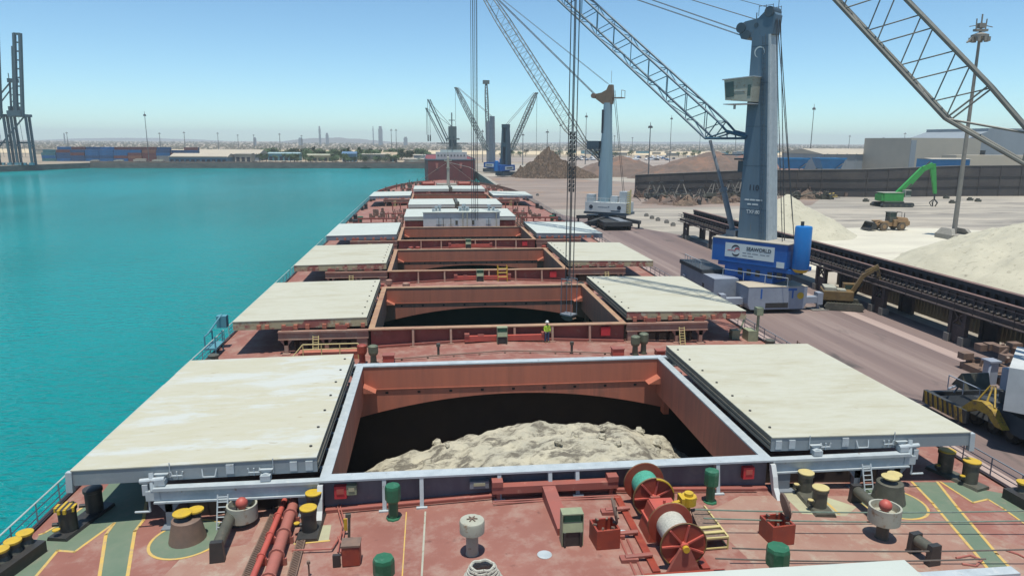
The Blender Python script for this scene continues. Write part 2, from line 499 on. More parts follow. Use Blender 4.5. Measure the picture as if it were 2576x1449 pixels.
apron_m = mat("quay_apron", (.215, .155, .138), (.155, .113, .106), .25, .9, stretch=(1.1, .035, 1), c3=(.31, .24, .21), s3=.16, t3=(.5, .66), stretch3=(1.3, .03, 1), bump=.1, c4=(.09, .075, .07), s4=.35, t4=(.60, .72), stretch4=(1, .3, 1))
struct(B().add([(EDGE + .6, -200, .004), (51, -200, .004), (51, 152, .004), (EDGE + .6, 215, .004)], [(0, 1, 2, 3)]), "quay_apron", apron_m)
struct(B().box(EDGE, EDGE + .6, -300, 661, 0, .18), "quay_kerb", concrete)
lane_m = mat("dusty_lane", (.42, .32, .275), (.36, .27, .24), .3, .9, stretch=(1, .05, 1), c3=(.28, .21, .2), s3=.4, t3=(.55, .7), stretch3=(1.5, .03, 1))
struct(B().add([(44.6, -100, .008), (46.6, -100, .008), (46.3, 118, .008), (44.8, 118, .008)], [(0, 1, 2, 3)]), "dusty_lane", lane_m)
struct(B().add([(28.3, -100, .008), (30.0, -100, .008), (30.4, 160, .008), (28.9, 160, .008)], [(0, 1, 2, 3)]), "dusty_verge", lane_m)
# spilled pale dust round the sand heaps, irregular sheet
def spill(name, cx, cy, rx, ry, rot, seed, m, z):
    n = 48
    ps = []
    for i in range(n):
        t = 2 * math.pi * i / n
        k = 1 + .35 * fbm(math.cos(t) * 2 + 5, math.sin(t) * 2 + 5, seed)
        x, y = rx * k * math.cos(t), ry * k * math.sin(t)
        ps.append((cx + x * math.cos(rot) - y * math.sin(rot), cy + x * math.sin(rot) + y * math.cos(rot), z))
    struct(B().add([(cx, cy, z)] + ps, [(0, i + 1, (i + 1) % n + 1) for i in range(n)]), name, m)
dust_m = mat("spilled_dust", (.60, .57, .46), (.52, .49, .40), .12, .95, stretch=(.4, 1.6, 1), c3=(.42, .38, .32), s3=.09, t3=(.55, .72), stretch3=(.4, 1.8, 1))
spill("dust_patch", 90, 146, 36, 17, R(10), 3, dust_m, .006)
spill("dust_patch", 76, 128, 26, 18, R(35), 4, dust_m, .010)
spill("dust_patch", 100, 108, 30, 40, R(0), 6, dust_m, .014)
# pale sand strip and darker waste ground inland
strip_m = mat("bright_sand_strip", (.66, .53, .34), (.58, .46, .30), .01, .95)
struct(B().add([(-1500, 1080, .3), (1500, 1080, .3), (1900, 1480, .3), (-1900, 1480, .3)], [(0, 1, 2, 3)]), "sand_strip", strip_m)
struct(B().add([(150, 470, .05), (900, 470, .05), (1200, 900, .05), (20, 900, .05)], [(0, 1, 2, 3)]), "storage_ground",
       mat("storage_ground", (.33, .27, .22), (.25, .20, .17), .02, .95, stretch=(.5, 2, 1), c3=(.45, .40, .35), s3=.015, t3=(.5, .62), stretch3=(.4, 2.5, 1)))
struct(B().add([(27, 215, .012), (120, 225, .012), (150, 268, .012), (60, 420, .012), (27, 420, .012)], [(0, 1, 2, 3, 4)]), "stained_ground",
       mat("stained_ground", (.30, .24, .20), (.20, .155, .13), .05, .95, stretch=(.6, 1.5, 1), c3=(.36, .20, .10), s3=.03, t3=(.55, .66)))

# scrub that covers the plain out to the horizon
rnd = random.Random(11)
sb = B()
for i in range(7500):
    y = 1500 * (3.6 ** rnd.random())
    x = -5 + y * rnd.uniform(-.75, .98)
    s = rnd.uniform(2.0, 5.0) * (1 + y / 4500)
    h = rnd.uniform(1.5, 4.5) * (.7 + y / 4200)
    b = []
    for k in range(5):
        t = k * 1.2566 + rnd.random()
        b.append((x + s * math.cos(t), y + s * math.sin(t), -.1))
    sb.add(b + [(x, y, h)], [(k, (k + 1) % 5, 5) for k in range(5)])
tag(sb.build("desert_scrub", mat("scrub_olive", (.085, .085, .055), (.13, .105, .075), .01, .9)), "low olive brown scrub scattered over the plain to the horizon", "scrub", kind='stuff')
hb = B()
def hill(x, y, wx, wy, h, seed):
    heightfield(hb, x - wx, x + wx, y - wy, y + wy, 24, 8, lambda a, c: -2 + h * max(0, (1 - ((a - x) / wx) ** 2)) * max(0, 1 - ((c - y) / wy) ** 2) * (1 + .9 * fbm((a - x) / wx * 3, c / 300., seed)))
hill(-640, 5200, 420, 400, 36, 2)
hill(-2900, 7600, 900, 400, 30, 3)
hill(2600, 7600, 1600, 400, 26, 5)
struct(hb, "far_hills", mat("far_hills", (.20, .19, .18), (.15, .15, .15), .002, .9))

# the hot hazy air
hz = B().box(-9100, 9100, -400, 9100, -8, 118).build("haze", None or bpy.data.materials.new("haze"))
hm = hz.data.materials[0]
hm.use_nodes = True
hm.node_tree.nodes.remove(hm.node_tree.nodes["Principled BSDF"])
pv = hm.node_tree.nodes.new("ShaderNodeVolumePrincipled")
pv.inputs["Color"].default_value = (.90, .97, 1.0, 1)
pv.inputs["Density"].default_value = .00015
pv.inputs["Anisotropy"].default_value = 0.0
hm.node_tree.links.new(pv.outputs[0], hm.node_tree.nodes["Material Output"].inputs["Volume"])
tag(hz, "pale hot haze in the air over the harbour", "haze", kind='stuff')

# ================================================================== THE SHIP
ship = thing("bulk_carrier", "large red decked bulk carrier with open cream hatch covers filling the foreground", "cargo ship", (0, 150, WATER), world=True)
HATCH0, PERIOD, HLEN, HIN, HOUT = 31.17, 26.53, 16.2, 10.4, 21.6
CTOP = 6.2
OPEN = (1, 2, 3, 4, 7)
def hw(y):
    tb = [(-20, 23.7), (222, 23.7), (240, 22.7), (255, 21), (268, 18.6), (280, 15.4), (290, 11.6), (298, 7), (304, 1.5)]
    for (a, p), (b, q) in zip(tb, tb[1:]):
        if y <= b:
            return p + (q - p) * (y - a) / (b - a)
    return 1.5
# deck plating with real openings over the open holds
dk = B()
ys = []
def band(y0, y1, hole):
    h0, h1 = hw(y0), hw(y1)
    xs0 = [-h0, -HIN, -5, 0, 5, HIN, h0] if min(h0, h1) > HIN else [-h0, -h0 * .5, 0, h0 * .5, h0]
    xs1 = [-h1, -HIN, -5, 0, 5, HIN, h1] if min(h0, h1) > HIN else [-h1, -h1 * .5, 0, h1 * .5, h1]
    for i in range(len(xs0) - 1):
        if hole and i in (1, 2, 3, 4):
            continue
        q = [(xs0[i], y0), (xs0[i + 1], y0), (xs1[i + 1], y1), (xs1[i], y1)]
        dk.add([(x, y, deck_z(x)) for x, y in q], [(0, 1, 2, 3)])
cuts = [-20]
for k in range(1, 9):
    n = HATCH0 + PERIOD * (k - 1)
    if k in OPEN:
        band(cuts[-1], n - .25, False)
        band(n - .25, n + HLEN + .25, True)
        cuts.append(n + HLEN + .25)
for a, b in zip([cuts[-1], 222, 231, 240, 248, 255, 262, 268, 274, 280, 285, 290, 294, 298], [222, 231, 240, 248, 255, 262, 268, 274, 280, 285, 290, 294, 298, 304]):
    band(a, b, False)
dk.build("deck", deck_red, ship)
hl = B()
yy = [-20, 100, 222, 231, 240, 248, 255, 262, 268, 274, 280, 285, 290, 294, 298, 304]
for s in (-1, 1):
    for a, b in zip(yy, yy[1:]):
        za, zb = deck_z(hw(a)) + .12, deck_z(hw(b)) + .12
        hl.add([(s * (hw(a) + .02), a, -8), (s * (hw(b) + .02), b, -8), (s * (hw(b) + .02), b, zb), (s * (hw(a) + .02), a, za)], [(0, 1, 2, 3)])
        hl.add([(s * (hw(a) + .02), a, za), (s * (hw(b) + .02), b, zb), (s * (hw(b) - .22), b, zb), (s * (hw(a) - .22), a, za)], [(0, 1, 2, 3)])
hl.build("hull", mat("hull_side_dark", (.06, .035, .035), (.05, .03, .03), .4, .6), ship)

# deck paint: walkway, pads and yellow lines as thin sheets on the plating
def nz(x, y, ox, oy, s):
    return ((ox + x / s) / 1.00932, (oy + y / s) / 1.00932)
def zl(x, y): return nz(x, y, 0, 1150, 4.644)
def zr(x, y): return nz(x, y, 1850, 1100, 3.4347)
def zm(x, y): return nz(x, y, 350, 1150, 4.2933)
def sheet(name, pts, m, dz):
    b = B()
    me = bpy.data.meshes.new(name)
    bm = bmesh.new()
    vs = [bm.verts.new((p.x, p.y, deck_z(p.x) + dz)) for p in pts]
    bm.faces.new(vs)
    bmesh.ops.triangulate(bm, faces=bm.faces)
    bmesh.ops.recalc_face_normals(bm, faces=bm.faces)
    for f in bm.faces:
        if f.normal.z < 0: f.normal_flip()
    bm.to_mesh(me)
    bm.free()
    me.materials.append(m)
    o = bpy.data.objects.new(name, me)
    C.collection.objects.link(o)
    o.parent = ship
    o.location = -ship.location
    return o
def strip(b, pts, w, dz):
    for p, q in zip(pts, pts[1:]):
        d = (q - p).xy.normalized() if (q - p).xy.length > 0 else Vector((1, 0))
        a = Vector((-d.y, d.x)) * (w / 2)
        e = d * (w / 2)
        c = [p.xy - e + a, p.xy - e - a, q.xy + e - a, q.xy + e + a]
        b.add([(v.x, v.y, deck_z(v.x) + dz) for v in c], [(0, 1, 2, 3)])
PL = lambda pts, f: [D(*f(*p)) for p in pts]
sheet("walkway_paint", PL([(60, 1600), (470, 960), (520, 945), (715, 830), (1010, 615), (1180, 500), (1300, 340), (1750, 340), (1690, 795), (1590, 920), (1480, 1600)], zl), walk_green, .006)
sheet("deck_patch", PL([(320, 1600), (680, 1150), (880, 1165), (1335, 835), (1250, 960), (1150, 1600)], zl), deck_red, .011)
ln = B()
strip(ln, PL([(300, 1600), (680, 1150), (880, 1165), (1335, 835)], zl), .13, .016)
strip(ln, PL([(1345, 830), (1250, 960), (1150, 1600)], zl), .14, .016)
strip(ln, PL([(1740, 500), (1690, 795), (1590, 920), (1480, 1600)], zl), .14, .016)
strip(ln, PL([(470, 960), (520, 945), (715, 830), (1010, 615), (1180, 500)], zl), .12, .016)
sheet("walkway_paint", PL([(1600, 425), (1780, 610), (1820, 660), (2130, 1020), (2260, 1180), (2460, 1180), (2340, 1050), (1990, 640), (1820, 425)], zr), walk_green, .006)
sheet("walkway_paint", PL([(1850, 425), (2130, 605), (2260, 575), (2400, 660), (2640, 830), (2640, 640), (2380, 520), (2150, 480), (2000, 430)], zr), walk_green, .006)
strip(ln, PL([(1600, 425), (1780, 610), (1820, 660), (2130, 1020), (2260, 1180)], zr), .14, .016)
strip(ln, PL([(1820, 425), (1990, 640), (2340, 1050), (2460, 1180)], zr), .14, .016)
strip(ln, PL([(1850, 425), (2130, 605), (2260, 575), (2400, 660), (2640, 830)], zr), .12, .016)
sheet("pale_pad_paint", PL([(440, 500), (620, 480), (1120, 640), (1020, 720), (640, 700)], zr), pale_pad, .005)
sheet("pale_pad_paint", PL([(1960, 790), (2110, 780), (2080, 960), (1690, 990), (1780, 900)], zm), pale_pad, .005)
strip(ln, PL([(2080, 955), (1720, 990)], zm), .12, .016)
strip(ln, PL([(840, 590), (960, 700)], zr), .12, .016)
def ring(c, r):
    n = 40
    sheet("round_pad_paint", [Vector((c.x + r * math.cos(6.2832 * i / n), c.y + r * math.sin(6.2832 * i / n), 0)) for i in range(n)], walk_green, .007)
    vs = [(c.x + q * math.cos(6.2832 * i / n), c.y + q * math.sin(6.2832 * i / n)) for q in (r - .06, r + .06) for i in range(n)]
    ln.add([(x, y, deck_z(x) + .016) for x, y in vs], [(i, (i + 1) % n, n + (i + 1) % n, n + i) for i in range(n)])
rp_port, rp_star = D(473, 1355), D(*zr(1412, 600))
ring(rp_port, 1.55)
ring(rp_star, 1.6)
strip(ln, [Vector((-6.9, 24.0, 0)), Vector((-6.9, 30, 0))], .05, .012)
ln.build("deck_line_paint", line_yellow, ship)
sheet("seam_line_paint", [Vector((-6.32, 19, 0)), Vector((-6.24, 19, 0)), Vector((-6.0, 29.9, 0)), Vector((-6.08, 29.9, 0))], off_white, .018)
sheet("worn_patch", [Vector(p) for p in ((7.2, 21.0, 0), (19, 21.0, 0), (20.5, 24.5, 0), (17, 28.5, 0), (14.5, 30.0, 0), (9, 30.1, 0), (6.4, 28.4, 0), (7.0, 25, 0))], deck_tan, .003)
sheet("worn_patch", [Vector(p) for p in ((-17, 24.0, 0), (-14, 21.5, 0), (-11.6, 22, 0), (-10.8, 27, 0), (-12.8, 28.6, 0), (-16, 28.3, 0))], deck_tan, .003)

# ---------------- hatches
def hatch(k):
    y0 = HATCH0 + PERIOD * (k - 1)
    y1 = y0 + HLEN
    first = k == 1
    cp, ct = (coam_grey, light_grey) if first else (coam_red, hold_red2)
    zt = 5.3
    # ----- coaming: plates standing on the deck round the opening
    b = B()
    for ya, yb in ((y0 - .25, y0 - .0), (y1, y1 + .25)):
        for xa, xb in ((-HIN - .25, -5), (-5, 0), (0, 5), (5, HIN + .25)):
            b.hexa([(xa, ya, deck_z(xa) - .02), (xb, ya, deck_z(xb) - .02), (xb, yb, deck_z(xb) - .02), (xa, yb, deck_z(xa) - .02)],
                   [(xa, ya, zt), (xb, ya, zt), (xb, yb, zt), (xa, yb, zt)])
    for s in (-1, 1):
        b.box(min(s * HIN, s * (HIN + .25)), max(s * HIN, s * (HIN + .25)), y0, y1, deck_z(HIN) - .02, zt)
    c = b.build("hatch_coaming", cp, ship)
    # top flange, sits on the plates
    b = B()
    for ya, yb in ((y0 - .62, y0 + .06), (y1 - .06, y1 + .62)):
        b.box(-HIN - .42, HIN + .42, ya, yb, zt + .002, zt + .09)
    for s in (-1, 1):
        xa, xb = sorted((s * (HIN - .06), s * (HIN + .42)))
        b.box(xa, xb, y0 + .062, y1 - .062, zt + .002, zt + .09)
    b.build("coaming_rim", light_grey if first else rim_tan, c)
    # stays and bottom ledge on the after side
    b = B()
    for i, x in enumerate((-7.9, -6.2, -2.6, -.2, 1.1, 3.9, 8.0) if first else (-7.2, -4.1, 1.2, 4.4, 7.6)):
        z = deck_z(x)
        b.hexa([(x - .09, y0 - .85, z), (x + .09, y0 - .85, z), (x + .09, y0 - .27, z), (x - .09, y0 - .27, z)],
               [(x - .09, y0 - .6, zt), (x + .09, y0 - .6, zt), (x + .09, y0 - .27, zt), (x - .09, y0 - .27, zt)])
        b.box(x - .25, x + .25, y0 - 1.0, y0 - .85, z, z + .06)
    b.build("coaming_stay", light_grey if first else deck_tan, c)
    b = B()
    for xa, xb in ((-HIN - .2, -5), (-5, 0), (0, 5), (5, HIN + .2)):
        b.hexa([(xa, y0 - .62, deck_z(xa)), (xb, y0 - .62, deck_z(xb)), (xb, y0 - .26, deck_z(xb)), (xa, y0 - .26, deck_z(xa))],
               [(xa, y0 - .62, deck_z(xa) + .16), (xb, y0 - .62, deck_z(xb) + .16), (xb, y0 - .26, deck_z(xb) + .16), (xa, y0 - .26, deck_z(xa) + .16)])
    b.path([(-10, y0 - .75, 4.0), (-5, y0 - .75, deck_z(5) + .22), (0, y0 - .75, 4.45), (5, y0 - .75, deck_z(5) + .22), (10, y0 - .75, 4.0)], .05)
    b.build("deck_ledge", deck_red2, c)
    # rails that carry the rolled-out covers
    for s in (-1, 1):
        for yc, fore in ((y0 - .4, False), (y1 + .4, True)):
            b = B()
            xa, xb = sorted((s * 10.83, s * 18.0))
            b.box(xa, xb, yc - .18, yc + .22, 5.22, 5.36)
            b.box(xa, xb, yc - .06, yc + .10, 4.72, 5.217)
            b.box(xa, xb, yc - .20, yc + .22, 4.64, 4.717)
            b.build("cover_rail", light_grey if first else (deck_tan if not fore else hold_red2), c)
            if not fore:
                b = B()
                xs = (17.4, 15.3, 11.35) if s > 0 else (17.4, 14.2, 11.35)
                for x in xs:
                    z = deck_z(x)
                    x = s * x
                    wd = .16 if abs(x) > 12 else .42
                    b.box(x - wd, x + wd, yc - .13, yc + .15, z, 4.638)
                    if abs(x) > 12:
                        b.hexa([(x - wd, yc - .13, 4.2), (x + wd, yc - .13, 4.2), (x + wd, yc + .15, 4.2), (x - wd, yc + .15, 4.2)],
                               [(x - .5, yc - .13, 4.636), (x + .5, yc - .13, 4.636), (x + .5, yc + .15, 4.636), (x - .5, yc + .15, 4.636)])
                    b.box(x - wd - .15, x + wd + .15, yc - .45, yc + .35, z - .01, z + .07)
                b.build("rail_post", mid_grey if first else deck_tan, c)
                b = B()
                xl = s * (15.0 if s < 0 else 15.6)
                for dx in (-.22, .22):
                    b.rod((xl + dx, yc - .8, deck_z(xl)), (xl + dx, yc - .28, 5.0), .035)
                for i in range(7):
                    t = (i + .5) / 7
                    b.rod((xl - .22, yc - .8 + .52 * t, deck_z(xl) + t * (5 - deck_z(xl))), (xl + .22, yc - .8 + .52 * t, deck_z(xl) + t * (5 - deck_z(xl))), .025)
                b.build("ladder", light_grey if first else pale_yellow, c)
        # long side rail of the coaming, rollers
        b = B()
        for i in range(8):
            y = y0 + 1 + i * 2.0
            b.box(*sorted((s * (HIN + .43), s * (HIN + .6))), y - .12, y + .12, 5.05, 5.33)
        b.build("cover_roller", mid_grey, c)
        # plate added outboard under the covers, painted near-black as a void of shade
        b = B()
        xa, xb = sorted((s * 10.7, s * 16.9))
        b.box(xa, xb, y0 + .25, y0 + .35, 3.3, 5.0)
        b.build("shade_plate", hold_shade, c)
    return c

def hold(k):
    y0 = HATCH0 + PERIOD * (k - 1)
    y1 = y0 + HLEN
    h = B()
    # fore end beam with its arched lower edge (the lit plate one looks at)
    n = 24
    def arch(x):
        return 1.55 + 1.55 * max(0, 1 - (abs(x) / 11.2) ** 2.0)
    zs = 3.72
    top = B()
    top.add([(-HIN, y1 - .02, zs), (HIN, y1 - .02, zs), (HIN, y1 - .02, 5.29), (-HIN, y1 - .02, 5.29)], [(0, 1, 2, 3)])
    root = top.build("cargo_hold", hold_red, ship)
    low = B()
    for i in range(n):
        xa, xb = -10.9 + 21.8 * i / n, -10.9 + 21.8 * (i + 1) / n
        low.hexa([(xa, y1 + .02, arch(xa)), (xb, y1 + .02, arch(xb)), (xb, y1 + .4, arch(xb)), (xa, y1 + .4, arch(xa))],
                 [(xa, y1 + .02, zs - .05), (xb, y1 + .02, zs - .05), (xb, y1 + .4, zs - .05), (xa, y1 + .4, zs - .05)])
    low.build("end_beam", hold_red2, root)
    b = B()
    b.box(-HIN, HIN, y1 - .06, y1 + .1, zs - .045, zs)
    for s in (-1, 1):
        b.prism([(s * HIN, 4.2), (s * (HIN - .9), 3.72), (s * HIN, 3.72)], 'y', y1 - .9, y1 - .002)
        b.box(*sorted((s * 10.9, s * 11.3)), y1 - .3, y1 + .38, 1.2, 3.6)
    b.build("corner_bracket", hold_red, root)
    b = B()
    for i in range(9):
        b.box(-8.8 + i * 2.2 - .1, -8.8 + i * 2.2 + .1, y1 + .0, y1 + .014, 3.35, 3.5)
    b.build("drain_hole", hold_shade, root)
    for s in (-1, 1):
        sd = B()
        xa, xb = sorted((s * (HIN - .02), s * (HIN + .0)))
        sd.add([(s * (HIN - .02), y0 + .02, 2.75), (s * (HIN - .02), y1 - .03, 2.75), (s * (HIN - .02), y1 - .03, 5.29), (s * (HIN - .02), y0 + .02, 5.29)], [(0, 1, 2, 3)])
        sd.build("side_plate", hold_red2, root)
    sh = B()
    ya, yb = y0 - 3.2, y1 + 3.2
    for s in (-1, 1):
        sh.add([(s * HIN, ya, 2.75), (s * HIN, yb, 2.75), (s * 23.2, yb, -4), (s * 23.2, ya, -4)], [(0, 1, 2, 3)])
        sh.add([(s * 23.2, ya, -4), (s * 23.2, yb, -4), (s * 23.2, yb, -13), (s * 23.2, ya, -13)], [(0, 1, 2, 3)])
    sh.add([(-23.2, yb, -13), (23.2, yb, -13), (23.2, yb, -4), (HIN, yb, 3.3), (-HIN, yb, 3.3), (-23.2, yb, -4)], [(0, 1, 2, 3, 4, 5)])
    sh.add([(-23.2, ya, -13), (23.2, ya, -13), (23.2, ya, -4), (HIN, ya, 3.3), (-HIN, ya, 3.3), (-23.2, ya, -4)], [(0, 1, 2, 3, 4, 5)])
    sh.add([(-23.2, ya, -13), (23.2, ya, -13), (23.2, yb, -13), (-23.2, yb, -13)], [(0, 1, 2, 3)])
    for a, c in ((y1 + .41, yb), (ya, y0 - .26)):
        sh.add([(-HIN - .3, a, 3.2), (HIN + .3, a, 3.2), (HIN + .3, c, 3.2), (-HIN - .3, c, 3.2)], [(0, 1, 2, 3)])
    sh.build("hold_lining", hold_shade, root)  # lining painted near-black so the shaded hold reads black

CV = {}
def cover(k, s, closed=False):
    """one side rolling hatch cover panel; inner edge carries the rubber seal and stands a little higher"""
    y0 = HATCH0 + PERIOD * (k - 1)
    y1 = y0 + HLEN
    xi, xo = (s * .12, s * 10.75) if closed else (s * 10.95, s * HOUT)
    zi, zo = (6.25, 6.2) if closed else (6.29, 6.13)
    topm = {0: cover_white, 1: cream_b if s < 0 else cream, 2: cream, 3: cream}.get(k, cover_white)
    sidem = cover_grey if k == 1 else (cover_edge_red if k in (2, 3) else mid_grey)
    th = .74
    b = B()
    b.hexa([(xi, y0, zi - .05), (xo, y0, zo - .05), (xo, y1, zo - .05), (xi, y1, zi - .05)], [(xi, y0, zi), (xo, y0, zo), (xo, y1, zo), (xi, y1, zi)])
    root = b.build("hatch_cover", topm, ship)
    b = B()
    for y in (y0 + .03, y1 - .09):
        b.hexa([(xi, y, zi - th), (xo, y, zo - th), (xo, y + .06, zo - th), (xi, y + .06, zi - th)], [(xi, y, zi - .052), (xo, y, zo - .052), (xo, y + .06, zo - .052), (xi, y + .06, zi - .052)])
    xo2 = xo - s * .06
    b.hexa([(xo2, y0 + .092, zo - th), (xo, y0 + .092, zo - th), (xo, y1 - .092, zo - th), (xo2, y1 - .092, zo - th)],
           [(xo2, y0 + .092, zo - .06), (xo, y0 + .092, zo - .06), (xo, y1 - .092, zo - .06), (xo2, y1 - .092, zo - .06)])
    b.build("cover_skirt", sidem if not closed else cover_white, root)
    b = B()
    x2 = xi + s * .07
    b.box(min(xi, x2), max(xi, x2), y0 + .095, y1 - .095, zi - th, zi - .06)
    b.box(*sorted((xi - s * .05, xi - s * .002)), y0 + .1, y1 - .1, zi - .42, zi - .30)
    b.box(*sorted((xi - s * .07, xi - s * .002)), y0 + .1, y1 - .1, zi - .62, zi - .52)
    b.build("joint_edge", cover_side, root)
    if closed:
        return root
    # underside stiffeners
    b = B()
    for i in range(5):
        y = y0 + 2.5 + i * 2.8
        b.box(*sorted((xi + s * .1, xo - s * .1)), y, y + .1, zo - th + .05, zo - .08)
    b.build("stiffener", cover_side, root)
    if k <= 3:
        b = B()
        for i in range(7):
            y = y0 + 1.2 + i * 2.3
            b.lathe([(.075, 0), (.075, .05), (.03, .07)], (xi + s * .45, y, zi + .0), n=8)
        b.build("lifting_socket", black_steel, root)
    if k == 1:
        # locks, cleats and plates on the after skirt
        b = B()
        def px(x): return s * abs(x)
        for x, w_ in ((11.3, .32), (12.0, .32), (14.8, .34)):
            z = zi - .1
            b.box(px(x) - w_ / 2, px(x) + w_ / 2, y0 - .05, y0 + .027, z - .52, z - .08)
        b.build("cover_plate", light_grey, root)
        b = B()
        for x in (13.2, 17.75):
            X = px(x)
            b.box(X - .22, X + .22, y0 - .42, y0 - .02, 5.40, 5.66)
            b.rod((X, y0 - .34, 5.5), (X, y0 - .05, 5.5), .22, n=12)
            b.hexa([(X - .12, y0 - .12, 5.66), (X + .12, y0 - .12, 5.66), (X + .12, y0 - .02, 5.66), (X - .12, y0 - .02, 5.66)],
                   [(X - .3, y0 - .2, 5.86), (X + .3, y0 - .2, 5.86), (X + .3, y0 - .02, 5.86), (X - .3, y0 - .02, 5.86)])
        X = px(18.05)
        b.rod((X - .55, y0 - .3, 5.62), (X + .5, y0 - .3, 5.68), .12, n=10)
        b.rod((X, y0 - .42, 5.2), (X + s * .1, y0 - .2, 5.95), .11, n=8)
        b.box(X - .3, X + .3, y0 - .5, y0 - .25, 4.75, 5.2)
        b.box(X + s * .32 - .12, X + s * .32 + .12, y0 - .45, y0 - .1, 5.0, 5.5)
        b.rod((X + s * .2, y0 - .4, 4.75), (X + s * .2, y0 - .4, 4.2), .05)
        b.rod((X + s * .2, y0 - .4, 4.2), (X + s * .85, y0 - .4, 4.2), .05)
        b.build("cover_lock", light_grey, root)
        b = B()
        for x in (13.75, 17.1):
            X = px(x)
            for dx in (-.2, .0, .2):
                b.rod((X + dx, y0 - .04, 5.55 + abs(dx) * .5), (X + dx * 1.3, y0 - .06, 5.9), .035)
            b.rod((X - .25, y0 - .06, 5.7), (X + .25, y0 - .06, 5.7), .035)
        X = px(15.7)
        b.path([(X - .32, y0 - .02, 5.95), (X - .26, y0 - .14, 5.62), (X + .26, y0 - .14, 5.62), (X + .32, y0 - .02, 5.95)], .03)
        for x in (12.9, 17.4):
            b.rod((px(x), y0 - .03, 5.62), (px(x), y0 - .03, 6.32), .025)
        b.build("securing_hook", light_grey, root)
        b = B().hexa([(xo - s * .02, y0 - .05, 5.1), (xo + s * .26, y0 - .05, 5.1), (xo + s * .26, y0 + .2, 5.1), (xo - s * .02, y0 + .2, 5.1)],
                     [(xo - s * .06, y0 - .05, zo - .08), (xo + s * .2, y0 - .05, zo - .08), (xo + s * .2, y0 + .2, zo - .08), (xo - s * .06, y0 + .2, zo - .08)])
        b.build("corner_post", light_grey, root)
    else:
        b = B()
        rn = random.Random(k * 7 + s)
        for i in range(9):
            X = s * (11.4 + i * 1.05 + rn.uniform(-.25, .25))
            b.box(X - .16, X + .16, y0 - .16, y0 + .027, 5.42 + rn.uniform(0, .1), 5.8)
        b.build("cover_lock", deck_tan if k % 2 else hold_red2, root)
        b = B()
        for x in (13.0, 17.3):
            b.box(s * x - .45, s * x + .45, y0 - .3, y0 - .17, 5.38, 5.7)
        b.build("cover_wheel", coam_red, root)
    return root
for k in OPEN:
    hatch(k)
    hold(k)
    for s in (-1, 1):
        CV[k, s] = cover(k, s)
for k in (0, 5, 6, 8):
    for s in (-1, 1):
        cover(k, s, True)
    y0 = HATCH0 + PERIOD * (k - 1)
    b = B()
    b.box(-10.6, 10.6, y0 + .25, y0 + .5, 3.6, 5.3)
    b.box(-10.6, 10.6, y0 + HLEN - .5, y0 + HLEN - .25, 3.6, 5.3)
    for s in (-1, 1):
        b.box(*sorted((s * 10.35, s * 10.6)), y0 + .5, y0 + HLEN - .5, 3.6, 5.3)
        b.box(*sorted((s * 10.65, s * 15.4)), y0 + HLEN + .05, y0 + HLEN + .5, 5.1, 5.32)
        for x in (11.4, 13.2, 15.1):
            b.box(s * x - .12, s * x + .12, y0 + HLEN - .05, y0 + HLEN + .2, deck_z(x), 5.1)
    b.build("hatch_coaming", light_grey if k == 0 else coam_red, ship)

# ---------------- deck fittings (welded to the ship: parts of it)
PX = lambda x, y: D(x, y)
def bollard_pair(p, q, mcap, mbody=black_steel, h=1.1, r=.37, stripes=False, name="bollard"):
    p, q = p.copy(), q.copy()
    d = (q - p).normalized()
    b = B()
    z = deck_z(p.x)
    n = 20
    a = Vector((-d.y, d.x, 0)) * .5
    e = d * .75
    b.hexa([v + Vector((0, 0, 0)) for v in (p - e - a, p - e + a, q + e + a, q + e - a)], [v + Vector((0, 0, .16)) for v in (p - e - a * .85, p - e + a * .85, q + e + a * .85, q + e - a * .85)])
    root = b.build(name, mbody, ship)
    b = B()
    for c in (p, q):
        b.lathe([(r, .15), (r, h), (r * 1.14, h + .03), (r * 1.14, h + .16), (r * .9, h + .2)], c, n=n)
        b.rod(c + Vector((-.62, -.1, .45)), c + Vector((.1, 0, .45)), .09)
    b.build("post", mbody, root, smooth=True)
    b = B()
    caps = (p, q) if not stripes else (p,)
    for c in caps:
        if stripes:
            for i in range(4):
                o = -.36 + i * .24
                L = math.sqrt(max(.02, (r * 1.05) ** 2 - o * o))
                b.hexa([(c.x + o - .06, c.y - L, c.z + h + .19), (c.x + o + .06, c.y - L, c.z + h + .19), (c.x + o + .06, c.y + L, c.z + h + .19), (c.x + o - .06, c.y + L, c.z + h + .19)],
                       [(c.x + o - .06, c.y - L, c.z + h + .215), (c.x + o + .06, c.y - L, c.z + h + .215), (c.x + o + .06, c.y + L, c.z + h + .215), (c.x + o - .06, c.y + L, c.z + h + .215)])
                b.box(c.x + o - .06, c.x + o + .06, c.y - L - .1, c.y - L - .01, c.z + h + .0, c.z + h + .2)
            b.lathe([(.16, .42), (.16, .47)], c + Vector((-.25, -.55, 0)), n=10)
        else:
            b.lathe([(r * 1.15, h + .17), (r * 1.15, h + .22), (r * .9, h + .24)], c, n=n)
            b.lathe([(.13, .53), (.13, .57)], c + Vector((-.5, -.1, 0)), n=10)
    b.build("cap", mcap, root, smooth=False)
    return root
bollard_pair(D(175, 1338), D(240, 1290), yellow, stripes=True)
bollard_pair(D(2437, 1218), D(2375, 1190), yellow, dark_olive)
bollard_pair(D(779, 1340), D(792, 1300), yellow, h=1.0, r=.32)
bollard_pair(D(*zr(785, 660)), D(*zr(660, 520)), pale_yellow, dark_olive, h=.9, r=.33)

